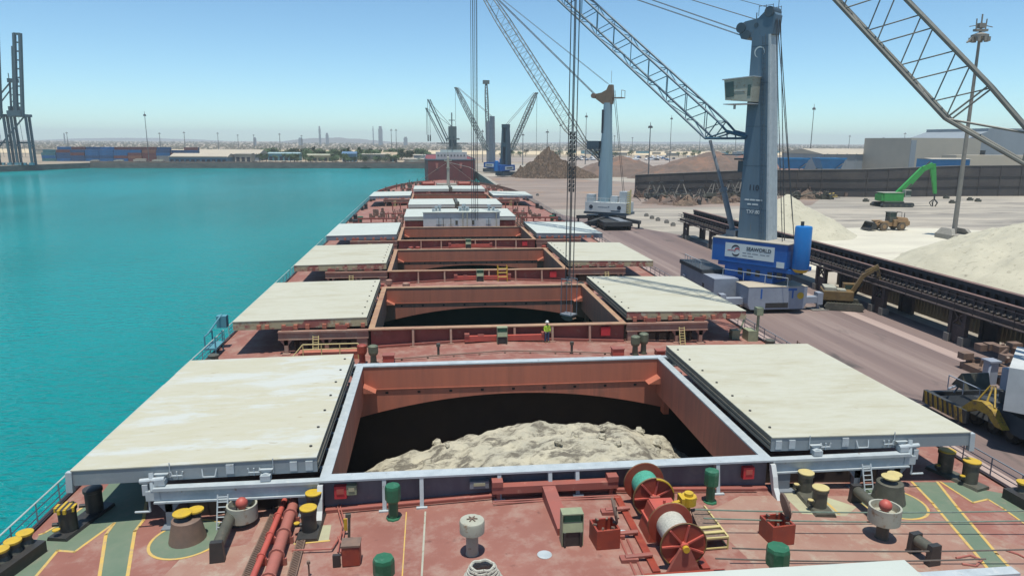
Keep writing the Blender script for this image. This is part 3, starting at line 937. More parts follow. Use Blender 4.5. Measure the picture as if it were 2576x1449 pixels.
def fairlead(p, q, n, m):
    d = (q - p).normalized()
    a = Vector((-d.y, d.x, 0)) * .65
    b = B()
    b.hexa([p - a, p + a, q + a, q - a], [v + Vector((0, 0, .55)) for v in (p - a, p + a, q + a, q - a)])
    root = b.build("roller_fairlead", black_steel, ship)
    b1, b2 = B(), B()
    for i in range(n):
        c = p + (q - p) * ((i + .5) / n)
        b1.lathe([(.30, .55), (.22, .75), (.30, .98)], c, n=14)
        b2.lathe([(.33, .985), (.33, 1.07), (.2, 1.1)], c, n=14)
    b1.build("roller", dark_olive, root, smooth=True)
    b2.build("roller_cap", yellow, root)
fairlead(D(-40, 1475), D(85, 1385), 4, 0)
fairlead(D(2548, 1250), D(2680, 1325), 3, 0)

def pedestal_roller(c, m, capm):
    b = B().lathe([(.78, 0), (.62, .75), (.60, .95), (.5, 1.0)], c, n=20)
    root = b.build("pedestal_roller", m, ship, smooth=True)
    b = B().lathe([(.34, 1.0), (.26, 1.12), (.34, 1.25)], c + Vector((-.1, -.1, 0)), n=14)
    b.rod(c + Vector((.35, .2, .95)), c + Vector((.35, .2, 1.2)), .2)
    b.build("roller", black_steel, root, smooth=True)
    b = B().lathe([(.40, 1.252), (.40, 1.31), (.2, 1.34)], c + Vector((-.1, -.1, 0)), n=14).lathe([(.34, 1.2), (.34, 1.27)], c + Vector((.35, .22, 0)), n=12)
    b.build("roller_cap", capm, root)
pedestal_roller(rp_port, brown_steel, yellow)
pedestal_roller(rp_star + Vector((0, .2, 0)), dark_olive, pale_yellow)

def roller_bench(p, q):
    b = B()
    zu = Vector((0, 0, .62))
    b.rod(p + zu, q + zu, .24, n=14)
    root = b.build("horizontal_roller", dark_olive, ship, smooth=True)
    b = B()
    for c in (p, q):
        d = (q - p).normalized() * .12
        a = Vector((-d.y, d.x, 0)).normalized() * .3
        b.hexa([c - d - a, c + d - a, c + d + a, c - d + a], [v + Vector((0, 0, .9)) for v in (c - d - a * .8, c + d - a * .8, c + d + a * .8, c - d + a * .8)])
    b.build("stand", black_steel, root)
roller_bench(D(548, 1412), D(585, 1325))
roller_bench(D(2150, 1262), D(2205, 1310))
roller_bench(D(2298, 1388), D(2345, 1420))

def pot(c, ball, raised):
    zb = .75 if raised else .25
    b = B().lathe([(.58, zb), (.66, zb + .05), (.66, zb + .75), (.58, zb + .75), (.55, zb + .4), (.05, zb + .38)], c, n=22)
    root = b.build("round_vent_head", off_white, ship, smooth=True)
    blob(B(), (0, 0, 0), (1, 1, 1))
    b = B()
    blob(b, (c.x, c.y, c.z + zb + .78), (.27, .27, .27), 1, 14, 8, 0)
    b.build("float_ball", bright_red, root, smooth=True)
    b = B().lathe([(.3, 0), (.26, .1), (.26, zb + .1)], c, n=14)
    b.build("vent_neck", dark_olive, root, smooth=True)
pot(D(612, 1318), 1, False)
pot(D(2218, 1352), 1, True)

def mushroom(c, m, top, h=1.5, r=.55):
    b = B().lathe([(r * .55, 0), (r * .5, .1), (r * .5, h * .62)], c, n=20)
    root = b.build("mushroom_vent", m, ship, smooth=True)
    b = B().lathe([(r * .62, h * .58), (r, h * .66), (r * 1.02, h * .95), (r * .97, h), (r * .2, h * 1.02)], c, n=24)
    b.build("vent_hood", top, root, smooth=True)
    return root
mv = mushroom(D(1188, 1392), off_white, off_white, 1.5, .5)
b = B()
c = D(1188, 1392)
for i in range(6):
    t = i * 1.05
    b.bar((c.x, c.y, c.z + 1.58), (c.x + .22 * math.cos(t), c.y + .22 * math.sin(t), c.z + 1.55), .035, .035)
b.build("hand_wheel", brown_steel, mv)

def green_cowl(c, m=green_vent, h=1.6, r=.35):
    b = B().lathe([(r * .95, 0), (r * .9, .06), (r * .62, .08), (r * .62, h * .55)], c, n=8)
    root = b.build("deck_ventilator", m, ship)
    b = B().lathe([(r * .75, h * .5), (r, h * .58), (r, h * .92), (r * .92, h), (.05, h)], c, n=8)
    b.build("vent_hood", m, root)
    return root
for p in ((990, 1303), (1786, 1262)):
    green_cowl(D(*p))
green_cowl(D(968, 1500), h=1.6, r=.4)
green_cowl(D(1950, 1470), h=1.6, r=.45)

def access_hatch(c, rot=0.0, s=1.0):
    xf = Matrix.Translation(c) @ Matrix.Rotation(rot, 4, 'Z') @ Matrix.Scale(s, 4)
    b = B(xf)
    for x0, x1, y0, y1 in ((-.5, .5, -.5, -.42), (-.5, .5, .42, .5), (-.5, -.42, -.42, .42), (.42, .5, -.42, .42)):
        b.box(x0, x1, y0, y1, 0, .85)
    b.box(-.42, .42, -.42, .42, 0, .35)
    root = b.build("access_hatch", winch_red, ship)
    b = B(xf)
    m2 = xf @ Matrix.Translation((.5, .3, 1.25)) @ Matrix.Rotation(R(78), 4, 'Y') @ Matrix.Rotation(R(12), 4, 'X')
    b.xf = m2
    b.lathe([(.08, -.03), (.52, -.03), (.55, .02), (.5, .06), (.2, .09)], n=18)
    for i in range(5):
        t = i * 1.257
        b.bar((0, 0, .1), (.42 * math.cos(t), .42 * math.sin(t), .1), .06, .06)
    b.build("hatch_lid", brown_steel, root)
    b = B(xf)
    for i in range(6):
        t = i * 1.047
        b.bar((.36 * math.cos(t), .36 * math.sin(t), .86), (.5 * math.cos(t), .5 * math.sin(t), .9), .08, .08)
    b.build("hatch_dog", brown_steel, root)
access_hatch(D(1520, 1365), .1)
access_hatch(D(1952, 1355), .1, 1.05)

def cabinet(c, s=1.0, name="control_cabinet"):
    xf = Matrix.Translation(c) @ Matrix.Scale(s, 4)
    b = B(xf).box(-.48, .48, .0, .6, 0, .75)
    b.box(-.44, -.34, -.12, -.0, 0, .75).box(.34, .44, -.12, -.0, 0, .75)
    root = b.build(name, black_steel, ship)
    b = B(xf)
    b.hexa([(-.48, -.05, .752), (.48, -.05, .752), (.48, .6, .752), (-.48, .6, .752)], [(-.48, .1, 1.25), (.48, .1, 1.25), (.48, .6, 1.25), (-.48, .6, 1.25)])
    b.build("console", khaki, root)
    b = B(xf).box(-.42, .42, .06, .62, 1.252, 1.62)
    b.build("screen_hood", green_vent, root)
    b = B(xf).box(-.52, .52, .0, .64, 1.622, 1.68).box(-.52, -.485, -.02, .62, 0, 1.62).box(.485, .52, -.02, .62, 0, 1.62)
    b.build("cabinet_frame", khaki, root)
cabinet(D(1440, 1373), .85)

# red pipe cover beam in the shape of a T
def beam_t(xa, xb, y, leg=None):
    b = B()
    z = deck_z(3) + .42
    b.box(xa, xb, y - .22, y + .22, z, z + .34)
    b.box(xa - .0, xa + .5, y - .25, y + .3, z + .342, z + .6).box(xb - .5, xb, y - .25, y + .3, z + .342, z + .6)
    root = b.build("pipe_cover_beam", deck_red2, ship)
    b = B()
    for x in (xa + .3, (xa + xb) / 2, xb - .3):
        b.box(x - .08, x + .08, y - .1, y + .1, deck_z(x), z)
    for dy in (-.3, -.5):
        b.rod((xa, y + dy, deck_z(xa) + .12), (xb, y + dy, deck_z(xb) + .12), .035)
    if leg:
        b.hexa([(leg[0] - .3, leg[2], 4.2), (leg[0] + .3, leg[2], 4.2), (leg[0] + .15, y - .222, 4.2), (leg[0] - .45, y - .222, 4.2)],
               [(leg[0] - .3, leg[2], 4.55), (leg[0] + .3, leg[2], 4.55), (leg[0] + .15, y - .222, z + .3), (leg[0] - .45, y - .222, z + .3)])
    b.build("beam_leg", deck_red2, root)
p0, p1, pl = D(1238, 1262), D(1555, 1250), D(1420, 1345)
beam_t(p0.x, p1.x, (p0.y + p1.y) / 2 + .2, (pl.x, 0, pl.y))

# boxes hung on the coaming
def wall_box(px, py, y, m, wdt=.55, h=.6, name="hose_box"):
    p = AY(px, py, y)
    b = B().box(p.x - wdt / 2, p.x + wdt / 2, y - .28, y, p.z - h / 2, p.z + h / 2)
    o = b.build(name, m, ship)
    b = B().box(p.x - wdt * .3, p.x + wdt * .3, y - .305, y - .282, p.z - h * .1, p.z + h * .3)
    b.build("box_label", pale_pad if m is not fire_red else bright_red, o)
wall_box(858, 1232, HATCH0 - .26, fire_red)
wall_box(886, 1226, HATCH0 - .26, khaki, .45, .45)
wall_box(1878, 1184, HATCH0 - .26, fire_red)
wall_box(1205, 1213, HATCH0 - .26, mid_grey, .9, .35, "junction_box")
# white curved brackets at the coaming corners
for s in (-1, 1):
    b = B()
    x = s * 10.75
    pr = [(HATCH0 - .5, 5.2), (HATCH0 - .72, 5.2), (HATCH0 - 1.0, 4.7), (HATCH0 - 1.15, 4.2), (HATCH0 - 1.6, deck_z(x)), (HATCH0 - 1.1, deck_z(x)), (HATCH0 - .8, 4.3)]
    b.prism(pr, 'x', x - .12, x + .12)
    b.build("corner_bracket", white_paint, ship)

# pipes on deck
def deck_pipe(pts, r, m, name="deck_pipe", lift=.35, saddles=True):
    ps = [Vector((p.x, p.y, deck_z(p.x) + lift)) for p in pts]
    b = B().path(ps, r, n=12)
    o = b.build(name, m, ship, smooth=True)
    b = B()
    L = (ps[-1] - ps[0]).length
    d = (ps[-1] - ps[0]).normalized()
    for i in range(int(L / 1.6) + 1):
        c = ps[0] + d * (i * 1.6 + .4)
        if c.z < 3: continue
        b.rod(c - d * .04, c + d * .04, r * 1.35, n=12)
        b.box(c.x - r * 1.6, c.x + r * 1.6, c.y - .05, c.y + .05, deck_z(c.x), c.z - r * .5)
    b.build("pipe_flange", m, o)
deck_pipe([D(628, 1500), D(715, 1285), D(722, 1262)], .13, bright_red, lift=.4)
deck_pipe([D(672, 1500), D(742, 1285), D(752, 1256)], .24, rust_pipe, lift=.45)
b = B()
for (a, c) in ((D(600, 1500), D(698, 1280)), (D(722, 1500), D(775, 1300))):
    n = 46
    for i in range(n):
        p = a + (c - a) * (i / n)
        b.bar((p.x - .14, p.y, p.z + .12), (p.x + .14, p.y + .16, p.z + .12), .05, .05)
    d = Vector((.16, 0, .12))
    b.rod(a + d, c + d, .03).rod(a + Vector((-.16, 0, .12)), c + Vector((-.16, 0, .12)), .03)
b.build("cable_tray", brown_steel, ship)
for (a, c) in (((582, 1500), (690, 1275)),):
    sheet("deck_plate_strip", [D(565, 1500), D(590, 1500), D(688, 1272), D(672, 1272)], deck_tan, .02)
b = B()
for off in (0, .12):
    b.path([D(850, 1400) + Vector((off, 0, .2)), D(862, 1330) + Vector((off, 0, .2)), D(850, 1285) + Vector((off, 0, .2)), D(858, 1262) + Vector((off, 0, .2))], .035)
b.path([D(735, 1392) + Vector((0, 0, .15)), D(835, 1388) + Vector((0, 0, .15)), D(862, 1345) + Vector((0, 0, .15))], .04)
b.path([D(850, 1360) + Vector((0, 0, .2)), D(872, 1395) + Vector((0, 0, .2))], .04)
b.build("small_bore_pipe", rust_pipe, ship)
c = D(884, 1422)
b = B().box(c.x - .36, c.x + .36, c.y - .1, c.y + .5, c.z, c.z + .85)
o = b.build("valve_box", winch_red, ship, bevel=.06)
B().box(c.x - .38, c.x + .38, c.y - .12, c.y + .52, c.z + .852, c.z + .93).build("box_lid", brown_steel, o)
b = B().box(c.x - .72, c.x - .42, c.y - .05, c.y + .1, c.z, c.z + .5)
b.build("deck_socket", black_steel, ship)
c = D(878, 1360)
b = B().rod(c, c + Vector((.05, 0, 1.15)), .06).box(c.x - .1, c.x + .12, c.y - .06, c.y + .06, c.z + 1.1, c.z + 1.25)
o = b.build("sounding_post", dark_olive, ship)
c = D(872, 1345)
B().box(c.x - .1, c.x + .04, c.y, c.y + .06, c.z + .2, c.z + .75).build("post_tag", yellow, o)
c = D(778, 1449)
B().rod(c, c + Vector((0, 0, .55)), .035).lathe([(.07, .55), (.07, .66)], c, n=8).build("air_pipe", brown_steel, ship)
for p in ((1565, 1342), (1370, 1395), (2310, 1448)):
    c = D(*p)
    B().lathe([(.3, 0), (.3, .02), (.27, .03)], c, n=20).build("deck_cover_plate", light_grey, ship)
for pts in ([(2405, 1405), (2440, 1398), (2470, 1410), (2455, 1425), (2420, 1420)], [(2530, 1385), (2560, 1395), (2590, 1410)]):
    B().path([D(*p) + Vector((0, 0, .04)) for p in pts], .05).build("deck_hose", rust_pipe, ship)
c = D(1505, 1330)
# mooring winch: two drums, gear case, frame, brake bands
def winch():
    z = 4.07
    def ax(y):
        return Vector((4.0, y, 5.14))
    b = B()
    b.box(2.3, 5.6, 23.75, 23.95, z - .05, z + .12)
    b.box(2.75, 3.05, 23.96, 30.0, z - .05, z + .18).box(4.75, 5.05, 23.96, 30.0, z - .1, z + .18)
    root = b.build("mooring_winch", winch_red, ship)
    def drum(ya, yb, rope_m, rf=.93):
        A_, B_ = ax(ya), ax(yb)
        d = (B_ - A_).normalized()
        for c0, c1 in ((A_, A_ + d * .06), (B_ - d * .06, B_)):
            o = B().rod(c0, c1, rf, n=40).build("rope_drum", winch_red, root, smooth=True)
        B().rod(A_ + d * .061, B_ - d * .061, rf * .64, n=36).build("wound_rope", rope_m, root, smooth=True)
        for c in (A_, B_):
            rim = B()
            a1 = d.orthogonal().normalized()
            a2 = d.cross(a1)
            for i in range(40):
                t0, t1 = 2 * math.pi * i / 40, 2 * math.pi * (i + 1) / 40
                rim.rod(c + (a1 * math.cos(t0) + a2 * math.sin(t0)) * (rf - .01), c + (a1 * math.cos(t1) + a2 * math.sin(t1)) * (rf - .01), .032, n=5)
            rim.build("drum_rim", ex_yellow, root)
        sp = B()
        a1 = d.orthogonal().normalized()
        a2 = d.cross(a1)
        for i in range(7):
            t = i * 2 * math.pi / 7 + .3
            v = a1 * math.cos(t) + a2 * math.sin(t)
            sp.bar(A_ - d * .02, A_ - d * .02 + v * (rf - .05), .07, .12, up=d)
        sp.rod(A_ - d * .22, A_, .17, n=14)
        sp.build("drum_spoke", bright_red, root)
    drum(24.2, 25.8, rope_white)
    drum(28.0, 29.5, rope_green)
    A_ = ax(24.2)
    d = Vector((0, 1, 0))
    B().rod(A_ - d * .36, A_ - d * .221, .13, n=14).build("shaft_end", yellow, root)
    b = B()
    b.hexa([(3.3, 23.96, z), (4.7, 23.96, z), (4.7, 24.1, z), (3.3, 24.1, z)], [(3.8, 23.96, 5.1), (4.2, 23.96, 5.1), (4.2, 24.1, 5.1), (3.8, 24.1, 5.1)])
    for y in (26.0, 27.8, 29.75):
        b.hexa([(3.5, y - .08, z), (4.5, y - .08, z), (4.5, y + .08, z), (3.5, y + .08, z)], [(3.8, y - .08, 5.3), (4.2, y - .08, 5.3), (4.2, y + .08, 5.3), (3.8, y + .08, 5.3)])
    b.build("bearing_stand", deck_red2, root)
    b = B()
    b.hexa([(3.2, 26.15, z), (4.9, 26.15, z), (4.9, 27.6, z), (3.2, 27.6, z)], [(3.5, 26.35, 5.4), (4.6, 26.35, 5.4), (4.6, 27.4, 5.4), (3.5, 27.4, 5.4)])
    b.build("gear_case", winch_red, root, bevel=.05)
    B().box(3.3, 4.85, 26.2, 27.55, 4.75, 4.85).box(3.55, 4.55, 26.4, 27.35, 5.402, 5.46).rod((4.1, 26.9, 5.46), (4.1, 26.9, 5.6), .06).build("gear_cover", bright_red, root)
    b = B().rod((4.9, 27.9, 4.9), (6.0, 28.1, 4.95), .08).rod((5.6, 28.0, 4.75), (5.6, 28.0, 5.15), .34, n=18).rod((5.6, 28.0, 4.1), (5.6, 28.0, 4.75), .1).rod((5.6, 28.0, 5.15), (5.6, 28.0, 5.3), .2, n=12).box(5.15, 5.3, 27.6, 28.2, 4.5, 5.2)
    b.build("brake_motor", yellow, root)
    b = B()
    for y in (25.85, 27.95):
        for i in range(8):
            t0, t1 = .3 + i * .15, .3 + (i + 1) * .15
            b.bar((4 + .9 * math.cos(t0), y, 5.14 + .9 * math.sin(t0)), (4 + .9 * math.cos(t1), y, 5.14 + .9 * math.sin(t1)), .16, .05)
    b.build("brake_band", yellow, root)
    b = B()
    for y, x in ((24.9, 2.1), (26.6, 2.0), (28.6, 2.2)):
        b.box(x - .4, x + .3, y - .2, y + .18, z, z + .25).rod((x - .2, y, z + .25), (x + .9, y, z + .3), .1)
    b.rod((2.0, 22.5, z + .1), (2.1, 26.4, z + .1), .05).rod((2.3, 22.5, z + .1), (2.4, 26.4, z + .1), .05)
    b.build("winch_fitting", deck_red2, root)
    # side platform of gratings with yellow edge
    pl = [D(1768, 1385), D(1830, 1380), D(1770, 1300), D(1735, 1305)]
    b = B()
    b.hexa([v + Vector((0, 0, .42)) for v in pl], [v + Vector((0, 0, .5)) for v in pl])
    o = b.build("grating_step", grate, root)
    b = B()
    for v, w_ in ((pl[0], pl[1]), (pl[1], pl[2])):
        b.bar(v + Vector((0, 0, .54)), w_ + Vector((0, 0, .54)), .07, .07)
        b.bar(v + Vector((0, 0, .08)), w_ + Vector((0, 0, .08)), .05, .05)
    for v in pl[:3]:
        b.rod(v, v + Vector((0, 0, .52)), .04)
    for i in (1, 2):
        v, w_ = pl[0] + (pl[3] - pl[0]) * i * .16, pl[1] + (pl[2] - pl[1]) * i * .16
        b.bar(v + Vector((0, 0, .56)), w_ + Vector((0, 0, .56)), .16, .05)
    b.build("step_frame", pale_yellow, root)
winch()

# mooring lines across to the starboard rollers
for i, (p, q, m) in enumerate((((1748, 1281), (2590, 1284), rope_line), ((1770, 1303), (2590, 1309), rope_line), ((1842, 1378), (2590, 1381), rope_line2), ((1800, 1404), (2480, 1405), rope_line2))):
    a, e = D(*p, .75), D(*q, .75)
    pts = []
    for j in range(13):
        t = j / 12
        v = a + (e - a) * t
        v.z -= .12 * 4 * t * (1 - t)
        pts.append(v)
    o = B().path(pts, .034, n=6).build("mooring_line", m)
    tag(o, ["green grey mooring line stretched over the pale starboard deck, farthest of four", "mooring line running to starboard past the open access hatch, second farthest of four",
            "dark mooring line leading from the white rope drum to starboard", "dark mooring line nearest the white hatch cover at the bottom edge"][i], "rope", "mooring lines from the winch")
# coil of rope on deck
c = D(1214, 1462)
b = B()
for k in range(7):
    r0 = .75 - .05 * k
    pts = [(c.x + r0 * math.cos(t * .3142 + k), c.y + r0 * .8 * math.sin(t * .3142 + k), c.z + .06 + .1 * k + .03 * math.sin(t * 1.7 + k)) for t in range(21)]
    b.path([Vector(p) for p in pts], .06)
tag(b.build("rope_coil", rope_white), "pale coil of rope lying on the deck at the bottom edge", "rope coil")

# guard rails along the ship's side
def railing(side, y0, y1, name="guard_rail", m=sea_rail):
    b = B()
    y = y0
    prev = None
    while y <= y1 + .01:
        x = side * (hw(y) - .12)
        z = deck_z(x) + .1
        b.rod((x, y, z), (x, y, z + 1.05), .035, n=5)
        if prev:
            for h in (.35, .7, 1.05):
                b.rod((prev[0], prev[1], prev[2] + h), (x, y, z + h), .028 if h < 1 else .04, n=5)
        prev = (x, y, z)
        y += 2.0
    b.build(name, m, ship)
for s in (-1, 1):
    for y0, y1 in ((24.4, 26.4), (27.8, 47.8), (50, 62), (63.5, 91.5), (93, 121), (123, 151), (153, 181), (183, 221)):
        railing(s, y0, y1, m=sea_rail if s < 0 else mid_grey)

# ---------------- fittings on the cross decks farther forward
def small_vent(c, m=vent_khaki, h=1.35, r=.36):
    b = B().lathe([(r * .7, 0), (r * .6, h * .5)], c, n=10)
    o = b.build("deck_ventilator", m, ship)
    B().lathe([(r * .85, h * .5), (r * 1.05, h * .62), (r * 1.05, h * .95), (r * .7, h)], c, n=12).build("vent_hood", m, o)
def small_box(c, m=bright_red, w_=.55, h=.7):
    o = B().box(c.x - w_, c.x + w_, c.y - .35, c.y + .35, c.z, c.z + h).build("deck_box", m, ship)
    B().box(c.x - w_ - .04, c.x + w_ + .04, c.y - .39, c.y + .39, c.z + h + .002, c.z + h + .08).build("box_lid", deck_red2, o)
small_vent(D(912, 914), winch_red, 1.5)
small_vent(D(940, 916), vent_khaki, 1.5)
small_vent(D(1597, 893), vent_khaki, 1.6)
small_vent(D(1618, 890), vent_khaki, 1.75)
small_box(D(978, 912), bright_red, .42, .6)
small_box(D(1553, 895), bright_red, .45, .6)
small_box(D(1660, 892), winch_red, .35, .35)
for p in ((1103, 895), (1438, 890)):
    c = D(*p)
    B().rod(c, c + Vector((0, 0, .9)), .1).lathe([(.16, .75), (.16, 1.0)], c, n=8).build("air_pipe", dark_olive, ship)
for k in range(2, 5):
    y = HATCH0 + PERIOD * (k - 1)
    cc = Vector((0.05, y - 1.9, deck_z(0)))
    cabinet(cc, .82)
    b = B()
    b.box(-3.0, 3.8, y - 1.15, y - .85, 4.3, 4.75)
    o = b.build("pipe_cover_beam", bright_red, ship)
    B().box(-3.0, -2.6, y - 1.2, y - .8, 4.752, 4.95).box(3.4, 3.8, y - 1.2, y - .8, 4.752, 4.95).box(-1.9, -1.4, y - 1.1, y - .9, 4.752, 4.85).build("beam_end", deck_red2, o)
    b = B()
    b.path([Vector((-9.5, y - 4.6, 4.0)), Vector((-5, y - 4.4, 4.2)), Vector((0, y - 4.3, 4.4)), Vector((5, y - 4.4, 4.2)), Vector((9.5, y - 4.6, 4.0))], .05)
    for i in range(9):
        x = -8 + i * 2
        b.box(x - .07, x + .07, y - 4.52, y - 4.4, deck_z(x) - .02, deck_z(x) + .1)
    b.build("small_bore_pipe", brown_steel, ship)
    if k > 2:
        rn = random.Random(k)
        for i in range(5):
            small_vent(Vector((rn.choice((-1, 1)) * rn.uniform(7.5, 12.5), y - rn.uniform(3, 8), 0)) + Vector((0, 0, 3.75)), rn.choice((vent_khaki, winch_red, deck_tan)), rn.uniform(1.0, 1.5))
        for i in range(4):
            small_box(Vector((rn.choice((-1, 1)) * rn.uniform(7, 12), y - rn.uniform(3, 6), 3.75)), rn.choice((bright_red, deck_red2)), .35, .6)
    # fire station boxes and litter on the coaming corner
    b = B()
    b.box(8.6, 9.4, y - .55, y - .28, 4.35, 5.1)
    b.build("hose_box", fire_red, ship)
# yellow ladder frame on the third cross deck
b = B()
y = HATCH0 + PERIOD * 2 - 1.6
for x in (2.2, 3.3):
    b.rod((x, y, 4.1), (x, y, 6.0), .045)
    b.rod((x, y + .9, 4.1), (x, y + .9, 6.0), .045)
for z in (4.7, 5.2, 5.7):
    b.rod((2.2, y, z), (3.3, y, z), .05)
b.build("step_ladder", yellow, ship)
# platform with handrails at the port end of the second hatch
b = B()
y = HATCH0 + PERIOD - 3.2
b.box(-16, -11.2, y, y + 1.0, 3.55, 4.3)
b.build("walkway_step", hold_red2, ship)
b = B()
for x in (-15.6, -14.2, -12.8, -11.4):
    b.rod((x, y - .05, 3.6), (x, y - .05, 5.0), .045)
b.rod((-15.6, y - .05, 5.0), (-11.4, y - .05, 5.0), .045).rod((-15.6, y - .05, 4.6), (-11.4, y - .05, 4.6), .04).rod((-15.6, y - .05, 5.0), (-16.8, y - .6, 3.6), .045).rod((-11.4, y - .05, 5.0), (-10.9, y - .5, 3.9), .045)
b.build("handrail", pale_yellow, ship)
# bollards and small gear along both sides
rn = random.Random(5)
for k in range(2, 9):
    y = HATCH0 + PERIOD * (k - 1) - 5
    for s in (-1, 1):
        x = s * (hw(y) - 1.5)
        b = B()
        for dy in (0, 1.5):
            b.lathe([(.35, 0), (.35, 1.0), (.42, 1.05), (.42, 1.2), (.3, 1.25)], (x, y + dy, deck_z(x)), n=12)
        b.box(x - .45, x + .45, y - .6, y + 2.1, deck_z(x) - .02, deck_z(x) + .12)
        b.build("bollard", dark_olive if k < 5 else black_steel, ship)
        b = B()
        b.box(x + s * .6 - .35, x + s * .6 + .35, y - 3.5, y - 1.2, deck_z(x) - .05, deck_z(x) + .5)
        b.lathe([(.22, .5), (.22, .8)], (x + s * .6, y - 2.0, deck_z(x)), n=10).lathe([(.22, .5), (.22, .8)], (x + s * .6, y - 3.0, deck_z(x)), n=10)
        b.build("roller_fairlead", black_steel, ship)
# suspended davit platform at the port rail beside the second cover
p = D(575, 838)
b = B().box(-23.9, -22.9, 57.4, 59.6, 3.9, 4.05)
for dy in (57.5, 59.5):
    b.rod((-23.8, dy, 4.0), (-23.8, dy, 5.0), .06).rod((-23.0, dy, 3.2), (-23.0, dy, 5.0), .06)
b.rod((-23.8, 57.5, 5.0), (-23.8, 59.5, 5.0), .06).rod((-23.8, 58.5, 5.0), (-23.2, 60.5, 6.1), .07).box(-23.6, -22.8, 60.2, 60.9, 5.0, 6.0)
b.build("rail_platform", teal_paint, ship)
# gangway post cluster on the starboard rail
b = B()
b.rod((23.0, 58.2, 3.2), (23.0, 58.2, 6.2), .12).box(22.7, 23.3, 57.9, 58.5, 5.6, 6.3).box(22.1, 22.9, 58.0, 59.2, 3.2, 4.2).rod((21.8, 59.5, 3.2), (22.9, 60.5, 5.0), .08).box(20.9, 21.6, 58.6, 59.3, 3.2, 4.1)
b.build("gangway_post", khaki, ship)
b = B()
for i in range(7):
    b.rod((23.4, 52 - i * .9, 3.2), (23.4, 52 - i * .9, 5.0), .05)
b.rod((23.4, 52, 4.9), (23.4, 46.6, 4.9), .04)
b.build("stanchion_row", brown_steel, ship)

# white deckhouse between hatches four and five
dh = B().box(-7.04, 7.04, 131.2, 136.6, 4.0, 7.55).build("deckhouse", white_paint, ship)
B().box(-7.2, 7.2, 131.0, 136.8, 7.552, 7.66).build("house_roof", cover_white, dh)
b = B()
for x, w_ in ((-4.2, .45), (-3.4, .1), (-.95, .4), (2.4, .3), (4.9, .45)):
    b.box(x - w_, x + w_, 131.12, 131.19, 4.4, 6.3)
b.build("house_door", light_grey, dh)
b = B()
for x in (-.95, 2.1):
    b.box(x - .22, x + .22, 131.1, 131.117, 5.3, 6.1)
for x in (-4.2, -3.4, 5.0, -2.0):
    b.rod((x, 131.1, 4.3), (x, 131.1, 6.6), .05)
    b.rod((x - .5, 131.1, 5.4), (x + .5, 131.1, 5.4), .04)
b.build("house_window", dark_olive, dh)
b = B()
for x in (.2, 1.0, 6.4):
    b.box(x - .1, x + .1, 130.95, 131.1, 4.3, 7.5)
b.build("house_pipe", off_white, dh)
b = B()
for x, h in ((-4.6, .9), (-4.0, 1.1), (-.2, .8), (.5, 1.3), (1.1, .8), (5.2, 1.2), (6.0, .7)):
    b.lathe([(.22, 7.66), (.2, 7.66 + h * .6), (.36, 7.66 + h * .65), (.36, 7.66 + h)], (x, 133.2, 0), n=10)
b.box(-5.4, -4.9, 132, 132.8, 7.66, 8.2).box(.0, 1.6, 134, 135, 7.66, 8.0)
b.build("roof_vent", light_grey, dh)

